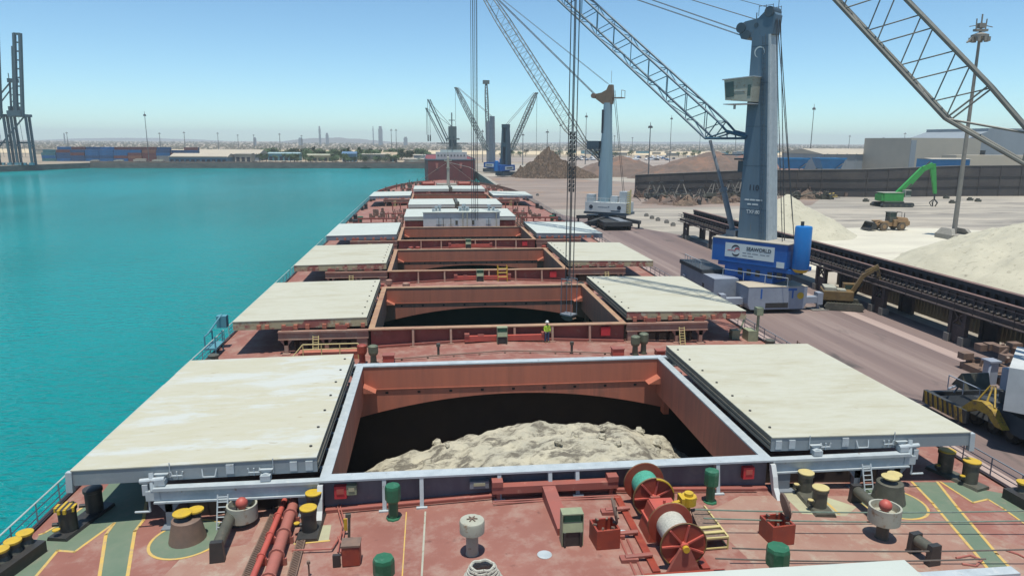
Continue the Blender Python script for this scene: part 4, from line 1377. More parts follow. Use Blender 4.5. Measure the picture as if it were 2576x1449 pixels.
# frames and pipe bridges beside the closed hatches, fore deck clutter
for s in (-1, 1):
    for y in (134.5, 142.5):
        b = B()
        xa, xb = 12.4, 20.0
        b.box(*sorted((s * xa, s * xb)), y - .15, y + .15, 5.2, 5.5)
        for x in (12.6, 15.0, 17.4, 19.8):
            b.box(s * x - .13, s * x + .13, y - .13, y + .13, 3.3, 5.2)
        b.build("pipe_bridge", coam_red, ship)
    b = B()
    rn = random.Random(12 + s)
    for i in range(14):
        x = s * rn.uniform(11.2, 13.6)
        y = rn.uniform(133, 148)
        b.rod((x, y, 3.5), (x, y, rn.uniform(4.6, 5.8)), .09)
    for i in range(6):
        b.rod((s * (11.4 + i * .35), 132, 4.2 + .1 * (i % 3)), (s * (11.4 + i * .35), 150, 4.2 + .1 * (i % 3)), .09)
    b.build("pipe_bundle", brown_steel, ship)
    b = B()
    for i in range(40):
        x, y = s * rn.uniform(11.5, 19), rn.uniform(157, 172)
        if rn.random() < .5:
            b.box(x - .3, x + .3, y - .4, y + .4, 3.3, 3.4 + rn.uniform(.4, 1.4))
        else:
            b.rod((x, y, 3.3), (x + rn.uniform(-.3, .3), y, 3.4 + rn.uniform(.8, 2.0)), .12)
    b.build("deck_gear", brown_steel, ship)
    for i in range(3):
        y = 139 + i * 6.5
        x = s * (21.0 - .3 * i)
        c = Vector((x, y, deck_z(x)))
        green_cowl(c, green_vent if i % 2 == 0 else black_steel, 1.5, .6)
    b = B()
    for i in range(60):
        y = rn.uniform(236, 288)
        x = s * rn.uniform(3, max(3.5, hw(y) - 1.2))
        if rn.random() < .55:
            b.box(x - .35, x + .35, y - .5, y + .5, 3.4, 3.8 + rn.uniform(.2, 1.4))
        else:
            b.rod((x, y, 3.4), (x + rn.uniform(-.4, .4), y + rn.uniform(-.4, .4), 3.9 + rn.uniform(.6, 2.2)), .15)
    b.build("forecastle_gear", brown_steel if s > 0 else dark_olive, ship)
    b = B()
    for i in range(18):
        y = rn.uniform(209, 215)
        x = s * rn.uniform(.8, 10)
        b.box(x - .3, x + .3, y - .3, y + .3, 4.0, 4.3 + rn.uniform(.2, 1.3))
    b.build("deck_gear", coam_red, ship)
    b = B()
    yy_ = [222, 231, 240, 248, 255, 262, 268, 274, 280, 285, 290, 294, 298, 304]
    for a, e in zip(yy_, yy_[1:]):
        xa, xe = s * (hw(a) - .1), s * (hw(e) - .1)
        b.hexa([(xa, a, 3.2), (xa - s * .12, a, 3.2), (xe - s * .12, e, 3.2), (xe, e, 3.2)], [(xa, a, 4.4), (xa - s * .12, a, 4.4), (xe - s * .12, e, 4.4), (xe, e, 4.4)])
    b.build("bulwark", hold_red2 if s < 0 else brown_steel, ship)
# dark strap over the closed forward covers
for k in (6, 8):
    y = HATCH0 + PERIOD * (k - 1)
    B().box(.1, .75, y + 3, y + HLEN - 2, 6.26, 6.5).build("cover_strap", dark_olive, ship)
    b = B()
    for i in range(4):
        b.box(.1 + i * .2, .25 + i * .2, y - .6, y + 3.0, 5.6 + (i % 2) * .4, 6.4 + (i % 2) * .3)
    b.build("cover_gear", dark_olive, ship)
# windlass wells on the forecastle
b = B()
for x in (-6.5, 6.5):
    b.rod((x - 2, 262, 5.0), (x + 2, 262, 5.0), .9, n=14)
    b.box(x - 2.4, x - 2.0, 261, 263, 3.8, 5.9).box(x + 2.0, x + 2.4, 261, 263, 3.8, 5.9)
b.build("windlass", winch_red, ship)
b = B().box(-3.5, 3.5, 255, 259, 4.0, 5.5).box(-1.2, 1.6, 250, 252, 4, 5.2)
b.build("forecastle_store", off_white, ship)
# foremast
b = B().lathe([(.85, 4.1), (.6, 5.5), (.48, 9), (.38, 15.0), (.1, 15.3)], (.27, 241.5, 0), n=14)
fm = b.build("foremast", off_white, ship, smooth=True)
b = B().box(-1.0, 1.5, 241.2, 241.8, 13.8, 14.0).rod((.27, 241.5, 15), (.27, 241.5, 17.5), .08).box(-.4, .9, 240.9, 241.1, 11.5, 11.7).rod((-.8, 241.5, 14), (-.8, 241.5, 14.6), .12).rod((1.3, 241.5, 14), (1.3, 241.5, 14.6), .12)
b.build("mast_yard", off_white, fm)
b = B()
for x, z in ((12, 4.4), (-12, 4.4)):
    b.rod((.27, 241.5, 13.5), (x, 268, z), .05)
b.build("mast_stay", off_white, fm)

# ---------------- cargo in the first hold and the others
def heap1(x, y):
    r = 2.25 - .0 * x
    ax_ = abs(x - .6)
    z = 1.95 - max(0, 1.0 - x) * .21 - max(0, x - 6.5) * .42 - max(0, ax_ - 9.5) * .5
    z -= max(0, y - 44.5) ** 1.2 * .75
    z -= max(0, 33.0 - y) * .12
    z += 1.6 * fbm(x * .23, y * .3, 3, 5) + .8 * abs(fbm(x * .5, y * .9, 9, 4)) + .55 * fbm(x * 1.3, y * 2.4, 5, 4)
    return z
b = heightfield(B(), -22.5, 22.5, 29.2, 50.2, 220, 110, heap1)
tag(b.build("cargo_heap", cargo, smooth=True), "cream heap of bulk cargo lying in the nearest open hold", "cargo heap", "cargo heaps in the holds")
rn = random.Random(21)
for i in range(60):
    b = None
lb = []
for i in range(34):
    x, y = rn.uniform(-9, 9), rn.uniform(33, 46)
    s_ = rn.uniform(.12, .38)
    b = blob(B(), (x, y, heap1(x, y) + s_ * .3), (s_, s_ * 1.2, s_ * .75), i, 7, 5, .3)
    o = b.build("cargo_lump", cargo)
    tag(o, "cream lump of caked cargo on the heap in the nearest hold", "lump", "lumps on the cargo heap")
# ---------------- person on the second cross deck
def figure(loc, rz):
    t = thing("person", "worker in a white helmet, lime vest and blue jeans standing at the second hatch coaming", "person", loc, rz)
    # joints: pelvis root; skin modifier body in one continuous mesh
    J = [(0, 0, .95), (0, 0, 1.12), (0, .0, 1.30), (0, .0, 1.46), (0, .01, 1.55), (0, .02, 1.66), (0, .02, 1.76),
         (.10, 0, .90), (.12, .01, .50), (.13, -.02, .09), (.14, .13, .04),
         (-.10, 0, .90), (-.12, .01, .50), (-.13, -.02, .09), (-.14, .13, .04),
         (.20, 0, 1.42), (.25, .02, 1.14), (.22, .16, .96), (.19, .23, .92),
         (-.20, 0, 1.42), (-.25, .02, 1.14), (-.22, .16, .96), (-.19, .23, .92)]
    E = [(0, 1), (1, 2), (2, 3), (3, 4), (4, 5), (5, 6), (0, 7), (7, 8), (8, 9), (9, 10), (0, 11), (11, 12), (12, 13), (13, 14), (3, 15), (15, 16), (16, 17), (17, 18), (3, 19), (19, 20), (20, 21), (21, 22)]
    Rr = [(.15, .11), (.14, .10), (.16, .11), (.13, .09), (.055, .055), (.085, .10), (.06, .07), (.085, .09), (.06, .065), (.042, .045), (.045, .035),
          (.085, .09), (.06, .065), (.042, .045), (.045, .035), (.055, .055), (.042, .042), (.033, .033), (.035, .02), (.055, .055), (.042, .042), (.033, .033), (.035, .02)]
    me = bpy.data.meshes.new("body")
    me.from_pydata(J, E, [])
    o = bpy.data.objects.new("body", me)
    C.collection.objects.link(o)
    o.parent = t
    md = o.modifiers.new("skin", 'SKIN')
    sv = me.skin_vertices[0].data
    for i, r in enumerate(Rr):
        sv[i].radius = r
        sv[i].use_root = i == 0
    s2 = o.modifiers.new("sub", 'SUBSURF')
    s2.levels = s2.render_levels = 1
    me.materials.append(skin)
    def shell(name, prof, m, n=14):
        vs, fs = [], []
        for (cx, cy, z, rx, ry) in prof:
            for i in range(n):
                a = 2 * math.pi * i / n
                vs.append((cx + rx * math.cos(a), cy + ry * math.sin(a), z))
        for k in range(len(prof) - 1):
            for i in range(n):
                fs.append((k * n + i, k * n + (i + 1) % n, (k + 1) * n + (i + 1) % n, (k + 1) * n + i))
        return B().add(vs, fs).build(name, m, t, smooth=True)
    shell("vest", [(0, 0, .93, .20, .145), (0, 0, 1.1, .195, .14), (0, 0, 1.3, .225, .15), (0, 0, 1.44, .20, .125), (0, 0, 1.5, .09, .085)], vest)
    for s in (-1, 1):
        B().rod((s * .18, 0, 1.43), (s * .25, .02, 1.15), .075, .062, n=10).rod((s * .25, .02, 1.15), (s * .225, .14, .99), .06, .045, n=10).build("sleeve", vest, t, smooth=True)
        shell("trouser_leg", [(s * .13, -.01, .12, .075, .08), (s * .12, .01, .5, .085, .09), (s * .10, 0, .82, .11, .115), (s * .07, 0, .95, .12, .13)], denim)
        b = B()
        blob(b, (s * .135, .05, .055), (.062, .15, .06), 3, 10, 6, 0)
        b.build("boot", boot, t, smooth=True)
        b = B()
        for f in range(4):
            x = s * .19 + (f - 1.5) * .02
            b.rod((x, .24, .925), (x, .285 + .008 * (f in (1, 2)), .905), .010, n=6).rod((x, .285, .905), (x, .30, .87), .009, n=6)
        b.rod((s * .19 - s * .04, .22, .925), (s * .19 - s * .055, .26, .90), .011, n=6)
        b.build("fingers", skin, t)
    b = B().lathe([(.165, 1.735), (.135, 1.745), (.13, 1.80), (.10, 1.855), (.04, 1.885)], (0, .02, 0), n=16)
    b.box(-.08, .08, .14, .215, 1.735, 1.75)
    b.build("helmet", helmet_m, t, smooth=True)
    b = B().rod((0, .115, 1.665), (0, .145, 1.64), .016, n=6).box(-.028, .028, .105, .122, 1.60, 1.612)
    for s in (-1, 1):
        b.rod((s * .095, .02, 1.68), (s * .105, .015, 1.63), .02, n=6)
    b.build("face", skin, t)
    b = B()
    for s in (-1, 1):
        blob(b, (s * .033, .105, 1.685), (.012, .01, .009), 1, 8, 5, 0)
    b.build("eyes", text_dark, t)
figure((3.85, 56.55, deck_z(3.85)), R(190))

# ================================================================== QUAY MACHINES
def boom_mesh(name, m, parent, P, K, slope, depth, s_tip, w, n, rc, rl, tipfrac=.82, uoff=0.0):
    """lattice boom in the crane's own x-z plane: foot pin P, lower knee K, four chords, zigzag bracing"""
    e = Vector((math.cos(slope), 0, math.sin(slope)))
    nr = Vector((-math.sin(slope), 0, math.cos(slope)))
    P, K = Vector((P[0], 0, P[1])), Vector((K[0], 0, K[1]))
    L = (s_tip - K.x) / e.x
    tip = K + e * L + nr * depth * .5
    t0 = (P - K).dot(e)
    def node(t):
        f = min(1, max(0, (t / L - tipfrac) / (1 - tipfrac)))
        lo = K + e * t
        up = K + e * t + nr * depth
        lo = lo.lerp(tip - nr * .35, f)
        up = up.lerp(tip + nr * .35, f)
        ww = w / 2 * (1 - .55 * f)
        return lo, up, ww
    ch, br = B(), B()
    yv = Vector((0, 1, 0))
    N = [node(L * i / n) for i in range(n + 1)]
    mid_u = K + e * (t0 * .42) + nr * depth * .93
    for s in (-1, 1):
        ch.rod(P + yv * s * w * .5, K + yv * s * w / 2, rc, n=8)
        ch.rod(P + yv * s * w * .5 + nr * .25, mid_u + yv * s * w / 2, rc * 1.5, n=8)
        ch.rod(mid_u + yv * s * w / 2, N[0][1] + yv * s * w / 2, rc, n=8)
        for a, c in zip(N, N[1:]):
            ch.rod(a[0] + yv * s * a[2], c[0] + yv * s * c[2], rc, n=8)
            ch.rod(a[1] + yv * s * a[2], c[1] + yv * s * c[2], rc, n=8)
        for i, (a, c) in enumerate(zip(N, N[1:])):
            k = 0 if s > 0 else 1
            mdl = (a[1 - k] + c[1 - k]) / 2 + yv * s * (a[2] + c[2]) / 2
            br.rod(a[k] + yv * s * a[2], mdl, rl, n=6)
            br.rod(mdl, c[k] + yv * s * c[2], rl, n=6)
        br.rod(K + yv * s * w / 2, mid_u + yv * s * w / 2, rl * 1.6, n=6)
        br.rod(K + yv * s * w / 2, N[0][1] + yv * s * w / 2, rl * 1.3, n=6)
        br.rod(P.lerp(K, .45) + yv * s * w / 2, mid_u + yv * s * w / 2, rl * 1.3, n=6)
    for i, a in enumerate(N):
        br.rod(a[0] - yv * a[2], a[0] + yv * a[2], rl, n=6)
        br.rod(a[1] - yv * a[2], a[1] + yv * a[2], rl, n=6)
        if i < n:
            c = N[i + 1]
            sg = 1 if i % 2 else -1
            br.rod(a[0] - yv * a[2] * sg, c[0] + yv * c[2] * sg, rl, n=6)
            br.rod(a[1] - yv * a[2] * sg, c[1] + yv * c[2] * sg, rl, n=6)
    hd = B().rod(tip - yv * w * .4, tip + yv * w * .4, .55, n=16)
    hd.rod(tip + Vector((.9, -w * .3, .1)), tip + Vector((.9, w * .3, .1)), .45, n=16)
    o = ch.build(name, m, parent)
    br.build("bracing", m, o)
    hd.build("boom_head", m, o)
    return o, tip
def ropes(parent, pairs, r, m=cable_dark, name="hoist_rope"):
    for a, c in pairs:
        B().rod(a, c, r, n=5).build(name, m, parent)
def rotz(a): return Matrix.Rotation(a, 4, 'Z')

def wheel_row(xf, x, ys, r=.62, w_=.5):
    b, h = B(xf), B(xf)
    for y in ys:
        b.lathe([(r * .75, -w_ / 2), (r, -w_ / 2 + .08), (r, w_ / 2 - .08), (r * .75, w_ / 2)], (x, y, r), n=18, axis='x')
        h.lathe([(r * .5, -w_ / 2 - .02), (r * .5, w_ / 2 + .02)], (x, y, r), n=12, axis='x')
    return b, h

# ----- nearest grey crane: only its boom, chassis and house side are in the picture
bracket_y = mat("worn_yellow", (.42, .28, .03), (.30, .20, .03), 3, .6, c3=(.14, .10, .05), s3=2.5, t3=(.5, .62))
A1 = R(135)
cr = thing("harbour_crane", "grey lattice boom crane at the right edge with yellow black striped dark chassis", "crane", (38, 40, 0), A1, "mobile harbour cranes on the quay")
o, tip = boom_mesh("boom", crane_grey, cr, (2.0, 16.9), (10.55, 22.16), math.atan(1.075), 3.1, 42.3, 2.5, 13, .145, .048)
ropes(cr, [(tip + Vector((.9 + dx, dy, -.2)), Vector((tip.x + .9 + dx, dy, 6.9))) for dx, dy in ((-.2, -.4), (.2, -.4), (-.2, .4), (.2, .4))], .05)
b = B().hexa([(-1.6, -1.3, 6), (2.2, -1.3, 6), (2.2, 1.3, 6), (-1.6, 1.3, 6)], [(-.3, -1.0, 34), (1.4, -1.0, 34), (1.4, 1.0, 34), (-.3, 1.0, 34)])
tw = b.build("tower", crane_grey, cr)
b = B().box(-2.0, 2.9, -.7, .7, 33.9, 35.6).rod((2.8, -.9, 34.6), (2.8, .9, 34.6), .8, n=16)
b.build("tower_head", crane_grey, tw)
ropes(cr, [(Vector((2.8, dy, 34.9)), tip + Vector((-2, dy * .8, 1))) for dy in (-.7, -.3, .3, .7)], .04, name="luffing_rope")
b = B().box(-7.0, 4.8, -3.2, 3.2, 3.0, 6.0)
b.build("machinery_house", white_paint, cr)
b = B()
b.rod((3.2, -.9, 6.2), (4.6, -.9, 17.9), .3, n=10).rod((3.2, .9, 6.2), (4.6, .9, 17.9), .3, n=10)
b.build("luffing_cylinder", pole_m, cr)
xf = rotz(-A1)
b = B(xf)
b.hexa([(-4.2, -9, 1.0), (4.2, -9, 1.0), (4.2, 9.2, 1.0), (-4.2, 9.2, 1.0)], [(-3.6, -9, 2.0), (3.6, -9, 2.0), (3.6, 6.2, 2.1), (-3.6, 6.2, 2.1)])
b.box(-2.6, 2.6, -5, 5, 2.1, 2.9)
uc = b.build("undercarriage", chassis_dark, cr)
for x in (-3.4, 3.4):
    t_, h_ = wheel_row(xf, x, (-7.5, -5.8, -4.1, -2.4, 2.4, 4.1, 5.8, 7.5))
    t_.build("tyre", tyre, uc, smooth=True)
    h_.build("wheel_hub", dark_olive, uc)
b = B(xf)
b.box(-4.55, 3.6, 9.4, 9.75, .25, 1.25)
b.box(-4.9, -4.55, 5.2, 9.75, .35, 1.35)
b.build("bumper_beam", chassis_dark, uc)
b = B(xf)
for i in range(8):
    y = 5.35 + i * .54
    b.hexa([(-4.925, y, .37), (-4.925, y + .26, .37), (-4.903, y + .26, .37), (-4.903, y, .37)], [(-4.925, y + .25, 1.33), (-4.925, y + .51, 1.33), (-4.903, y + .51, 1.33), (-4.903, y + .25, 1.33)])
b.build("warning_stripe", bracket_y, uc)
b = B(xf)
b.prism([(1.9, 1.2), (3.0, 2.2), (4.0, 2.5), (4.9, 2.3), (5.9, 1.3), (5.2, 1.3), (4.4, 1.75), (3.4, 1.75), (2.6, 1.2)], 'x', -4.75, -4.2)
b.rod((-4.4, 3.2, 2.3), (-3.6, 4.3, 3.5), .07).rod((-4.4, 4.8, 2.3), (-3.8, 4.5, 3.5), .07).rod((-4.4, 4.0, 2.3), (-3.7, 4.4, 3.5), .07)
b.build("outrigger_bracket", bracket_y, uc)
b = B(xf)
b.hexa([(-3.2, 7.6, 2.0), (-1.0, 7.6, 2.0), (-1.0, 9.0, 2.0), (-3.2, 9.0, 2.0)], [(-3.2, 8.0, 3.2), (-1.0, 8.0, 3.2), (-1.0, 8.1, 3.2), (-3.2, 8.1, 3.2)])
b.build("chassis_cover", dark_olive, uc)
b = B(xf)
b.rod((-4.3, 7.9, 2.05), (-2.6, 8.8, 2.05), .09).rod((-2.6, 8.8, 2.05), (-2.6, 9.3, 1.2), .07)
for y in (5.4, 7.0, 8.6):
    b.rod((-3.8, y, 1.9), (-3.8, y, 2.9), .04)
b.rod((-3.8, 5.4, 2.9), (-3.8, 8.6, 2.9), .04)
b.box(-2.2, .6, 1.5, 5.5, 2.91, 4.5)
b.build("chassis_rail", chassis_grey, uc)
# stacked crane spares behind the chassis
b = B(Matrix.Translation((45.2, 55.5, 0)))
rn = random.Random(4)
for i in range(26):
    x, y, z = rn.uniform(-2, 2), rn.uniform(-3, 3), rn.uniform(.2, 2.6)
    if i % 2:
        b.box(x - .5, x + .5, y - .4, y + .4, z - .3, z + .3)
    else:
        b.rod((x, y, z), (x + rn.uniform(-1, 1), y + rn.uniform(-1, 1), z + .6), .12)
b.box(-2, 2, -3, 3, 0, .6)
tag(b.build("hopper_machine", brown_steel), "rusty brown hopper machinery standing behind the striped chassis", "hopper machine")
b = B(Matrix.Translation((42.6, 54.2, 0))).box(-.4, .4, -.4, .4, 0, 2.0)
b.box(-.55, .55, -.55, .55, 2.0, 2.15).rod((-1, -.9, 0), (-.4, -.4, 1.8), .1)
tag(b.build("support_column", chassis_grey), "short grey steel column with a cap plate beside the rusty brown hopper", "column")

# grab hanging from the nearest crane into the second hold
tipw = Vector((38, 40, 0)) + Vector((math.cos(A1) * (tip.x + .9), math.sin(A1) * (tip.x + .9), 0))
gx, gy = tipw.x, tipw.y
gr = thing("lifting_frame", "open rope lifting frame hanging from four ropes in the second hold", "lifting frame", (gx, gy, 2.0), A1)
b = B()
for s in (-1, 1):
    b.rod((.62 * s, -.5, 4.9), (.62 * s, -.5, 1.2), .035).rod((.62 * s, .5, 4.9), (.62 * s, .5, 1.2), .035)
b.box(-.68, .68, -.54, -.46, 4.8, 4.9).box(-.68, .68, .46, .54, 4.8, 4.9).box(-.7, .7, -.55, .55, 1.1, 1.25)
b.build("rope_frame", mid_grey, gr)
b = B().prism([(-.5, 1.09), (.5, 1.09), (.75, .8), (.3, .55), (-.3, .55), (-.75, .8)], 'y', -.3, .3)
b.build("hook_block", brown_steel, gr)
b = B()
for dx in (-.25, .25):
    for i in range(14):
        b.rod((dx + .04 * (i % 2), 0, 13.6 + i * .42), (dx - .04 * (i % 2), 0, 13.95 + i * .42), .085, n=6)
b.build("rope_swivel", cable_dark, gr)

# ----- blue crane 110
A2 = R(127)
cr = thing("harbour_crane", "blue and grey harbour crane with 110 on its tall tower and a white side sign", "crane", (36, 86, 0), A2, "mobile harbour cranes on the quay")
o, tip2 = boom_mesh("boom", crane_blue, cr, (2.34, 20.97), (8.1, 20.96), math.atan(.765), 2.75, 55.8, 2.1, 15, .15, .06, tipfrac=.8)
b = B().hexa([(-1.65, -1.15, 8.4), (2.45, -1.15, 8.4), (2.45, 1.15, 8.4), (-1.65, 1.15, 8.4)], [(.2, -.95, 33.2), (2.5, -.95, 33.2), (2.5, .95, 33.2), (.2, .95, 33.2)])
tw = b.build("tower", mast_blue, cr)
b = B().hexa([(-1.72, -1.19, 8.5), (-1.45, -1.19, 8.5), (-1.45, 1.19, 8.5), (-1.72, 1.19, 8.5)], [(.13, -.99, 33.2), (.36, -.99, 33.2), (.36, .99, 33.2), (.13, .99, 33.2)])
b.build("tower_rear_plate", light_grey, tw)
b = B()
b.prism([(-.1, 33.2), (4.0, 33.0), (4.3, 33.6), (4.4, 34.6), (3.6, 35.0), (1.9, 35.2), (1.0, 36.0), (.2, 36.1), (-.3, 35.4)], 'y', -.85, .85)
hd = b.build("tower_head", mast_blue, tw)
b = B().rod((4.1, -1.0, 34.3), (4.1, 1.0, 34.3), .62, n=18).rod((3.3, -1.0, 33.4), (3.3, 1.0, 33.4), .55, n=18).rod((.5, -1.0, 35.8), (.5, 1.0, 35.8), .6, n=18).rod((2.1, -.87, 34.4), (2.1, .87, 34.4), .3, n=12)
b.build("sheave", mast_dark, tw)
b = B().rod((.1, -.5, 36), (.1, -.5, 38), .04).rod((2.6, 0, 35.2), (2.6, 0, 36.0), .06)
for x in (.0, .9, 1.8):
    b.rod((x, 1.0, 35.4), (x, 1.0, 36.6), .035).rod((x, -1.0, 35.4), (x, -1.0, 36.6), .035)
b.rod((0, 1, 36.5), (1.8, 1, 36.5), .035).rod((0, -1, 36.5), (1.8, -1, 36.5), .035)
b.build("head_rail", pole_m, tw)
cab = B().hexa([(1.0, -.9, 25.3), (4.5, -.9, 25.6), (4.5, 1.3, 25.6), (1.0, 1.3, 25.3)], [(.9, -.9, 28.2), (4.8, -.9, 28.0), (4.8, 1.3, 28.0), (.9, 1.3, 28.2)])
for i in range(len(cab.v)):
    x, y, z = cab.v[i]
    cab.v[i] = (x, y + 1.55, z)
cab = cab.build("operator_cab", off_white, cr)
b = B().hexa([(3.3, 2.852, 26.0), (4.4, 2.852, 25.9), (4.4, 2.88, 25.9), (3.3, 2.88, 26.0)], [(3.5, 2.852, 27.8), (4.65, 2.852, 27.7), (4.65, 2.88, 27.7), (3.5, 2.88, 27.8)])
b.hexa([(4.56, .9, 26.0), (4.6, .9, 26.0), (4.6, 2.7, 26.0), (4.56, 2.7, 26.0)], [(4.78, .9, 27.8), (4.82, .9, 27.8), (4.82, 2.7, 27.8), (4.78, 2.7, 27.8)])
b.box(1.15, 1.55, 2.852, 2.89, 26.0, 27.3)
b.build("cab_window", glass, cab)
b = B().hexa([(.8, .6, 28.21), (5.0, .6, 28.0), (5.0, 3.0, 28.0), (.8, 3.0, 28.21)], [(.8, .6, 28.32), (5.0, .6, 28.12), (5.0, 3.0, 28.12), (.8, 3.0, 28.32)]).box(1.9, 3.3, 2.855, 2.9, 26.6, 26.66).box(1.0, 4.6, .7, 3.1, 25.05, 25.15).rod((3.4, 2.4, 24.5), (3.4, 2.4, 25.05), .15)
b.build("cab_trim", light_grey, cab)
# machinery house, sign on the side toward the ship
b = B().hexa([(-5.0, -2.6, 5.5), (5.1, -2.6, 5.5), (5.1, 2.6, 5.5), (-5.0, 2.6, 5.5)], [(-5.0, -2.6, 8.4), (5.1, -2.6, 8.4), (5.1, 2.6, 8.4), (-5.0, 2.6, 8.4)])
hs = b.build("machinery_house", house_blue, cr)
B().box(-5.1, 5.2, -2.7, 2.7, 8.402, 8.5).build("house_roof", shed_white, hs)
B().box(5.1, 5.16, -2.62, 2.62, 5.5, 8.4).build("house_end", light_grey, hs)
B().box(-3.4, 3.25, 2.602, 2.65, 6.15, 7.95).build("sign_board", sign_white, hs)
def side_xf(x, y, z):     # letters on the side facing +y read toward -x
    return Matrix.Translation((x, y, z)) @ Matrix.Rotation(math.pi, 4, 'Z') @ Matrix.Rotation(math.pi / 2, 4, 'X')
text_mesh("sign_text", "SEAWORLD", .62, side_xf(-1.35, 2.665, 7.4), text_dark, hs, .012)
b = B()
for x, w_, z in ((.55, .5, 6.85), (-.1, .55, 6.85), (-.9, .8, 6.85), (-1.9, .7, 6.85), (-2.6, .4, 6.85), (.5, .6, 6.5), (-.3, .7, 6.5)):
    b.box(x - w_ / 2, x + w_ / 2, 2.652, 2.66, z - .05, z + .05)
b.build("sign_small_print", mid_grey, hs)
b = B()
def arc(cx, cz, r0, t0, t1, w0, y):
    n = 16
    for i in range(n):
        a0, a1 = t0 + (t1 - t0) * i / n, t0 + (t1 - t0) * (i + 1) / n
        wa = w0 * math.sin(math.pi * (i + .5) / n) + .03
        q = [(cx + (r0 - wa / 2) * math.cos(a0), cz + (r0 - wa / 2) * math.sin(a0)), (cx + (r0 + wa / 2) * math.cos(a0), cz + (r0 + wa / 2) * math.sin(a0)),
             (cx + (r0 + wa / 2) * math.cos(a1), cz + (r0 + wa / 2) * math.sin(a1)), (cx + (r0 - wa / 2) * math.cos(a1), cz + (r0 - wa / 2) * math.sin(a1))]
        b.prism(q, 'y', y, y + .012)
arc(1.75, 7.05, .6, R(10), R(150), .2, 2.655)
arc(1.75, 6.95, .55, R(200), R(330), .2, 2.655)
b.build("sign_emblem", text_dark, hs)
b = B()
arc(1.55, 7.0, .32, R(-30), R(170), .16, 2.657)
b.box(1.95, 2.9, 2.657, 2.668, 6.98, 7.06)
b.build("sign_emblem", text_red, hs)
B().box(-4.75, -3.75, 2.602, 2.64, 5.55, 6.25).build("notice_plate", sign_white, hs)
b = B().lathe([(.95, 5.6), (.98, 5.7), (.98, 10.6), (.9, 10.75), (.3, 10.8)], (-6.3, 1.6, 0), n=24)
cy = b.build("exhaust_housing", cyl_blue, cr, smooth=True)
B().lathe([(.2, 10.8), (.2, 11.3)], (-6.1, 1.6, 0), n=10).build("exhaust_pipe", black_steel, cy)
B().lathe([(.7, 5.2), (.99, 5.598)], (-6.3, 1.6, 0), n=20).build("housing_foot", yellow, cy)
b = B().box(-6.0, 4.4, -2.2, 2.2, 4.9, 5.4).box(-3.2, 3.4, -2.2, 2.2, 3.3, 4.9)
sl_ = b.build("slewing_deck", house_blue, cr)
b = B()
for x in (-5.2, -4.0, -2.8, -1.2, 0, 1.2):
    b.box(x - .3, x + .3, 2.21, 2.24, 4.0, 4.8) if abs(x) < 3.3 else b.box(x - .3, x + .3, 2.0, 2.2, 4.1, 4.88)
b.build("vent_panel", chassis_dark, sl_)
b = B()
for x in (-5.5, -2.6, .3, 3.2):
    b.rod((x, 2.9, 3.4), (x, 2.9, 4.5), .04)
b.rod((-5.5, 2.9, 4.5), (3.2, 2.9, 4.5), .04)
b.build("walkway_rail", light_grey, sl_)
b = B().rod((0, 0, 2.6), (0, 0, 3.3), 2.6, n=28)
b.build("slew_ring", chassis_dark, cr)
b = B()
b.rod((3.6, 0, 8.4), (5.6, 0, 14.4), .36, n=14).rod((5.6, 0, 14.4), (8.0, 0, 20.7), .2, n=12).rod((5.5, 0, 14.1), (5.68, 0, 14.6), .5, n=14)
b.box(3.0, 4.3, -.9, .9, 8.4, 9.3)
b.build("luffing_cylinder", mid_grey, cr)
b = B().box(2.45, 3.6, -1.3, 1.3, 18.3, 18.5).box(2.5, 3.3, -.8, .8, 16.8, 18.2).box(2.45, 4.6, 1.2, 2.6, 18.9, 19.0)
b.build("tower_platform", mast_dark, cr)
b = B()
for z in (12.2, 17.6, 22.4, 27.6, 31.9):
    f = (z - 8.4) / 24.8
    y = 1.15 - .2 * f
    b.box(-1.6 + 1.8 * f, 2.46, y - .0, y + .012, z, z + .05)
b.build("plate_seam", mast_dark, tw)
b = B()
for i in range(40):
    z = 8.8 + i * .6
    f = (z - 8.4) / 24.8
    b.rod((-1.1 + 1.75 * f, 1.3 - .2 * f, z), (-.7 + 1.75 * f, 1.3 - .2 * f, z), .025, n=4)
for dx in (-1.1, -.7):
    b.rod((dx, 1.3, 8.6), (dx + 1.75, 1.1, 33.0), .03, n=4)
b.build("tower_ladder", mast_dark, tw)
text_mesh("tower_number", "110", .95, side_xf(.75, 1.125 + .0, 14.9), text_dark, tw, .02)
text_mesh("tower_text", "TXF.80", .62, side_xf(.6, 1.15, 11.9), text_white, tw, .008)
b = B()
for x, w_, z in ((1.55, .6, 13.4), (.8, .7, 13.4), (-.1, .9, 13.4), (1.2, .5, 12.85), (.4, .8, 12.85)):
    b.box(x - w_ / 2, x + w_ / 2, 1.12, 1.13 + .0085 * (14.6 - z), z - .09, z + .09)
b.build("tower_small_print", text_white, tw)
b = B()
arc(1.35, 31.2, .62, R(-70), R(210), .14, .972)
b.build("tower_emblem", text_white, tw)
# ropes: luffing set, hoist set and the lines down the back of the tower
lp = Vector((43, 0, 49.6))
ropes(cr, [(Vector((x, dy, z)), lp + Vector((0, dy * .9, off))) for x, z, off in ((4.3, 34.0, -.4), (3.6, 33.2, -1.2), (2.6, 35.2, .6), (.8, 36.3, 1.6)) for dy in (-.7, .7)], .035, name="luffing_rope")
ropes(cr, [(Vector((-.2, dy, 35.2)), Vector((xb, dy, 8.5))) for dy, xb in ((-.6, -3.0), (.6, -3.3), (-.3, -4.4), (.3, -4.7))], .05, name="winch_rope")
ropes(cr, [(tip2 + Vector((.9 + dx, dy, -.2)), Vector((tip2.x + .9 + dx, dy, 6.2))) for dx, dy in ((-.3, -.45), (.3, -.45), (-.3, .45), (.3, .45))], .05)
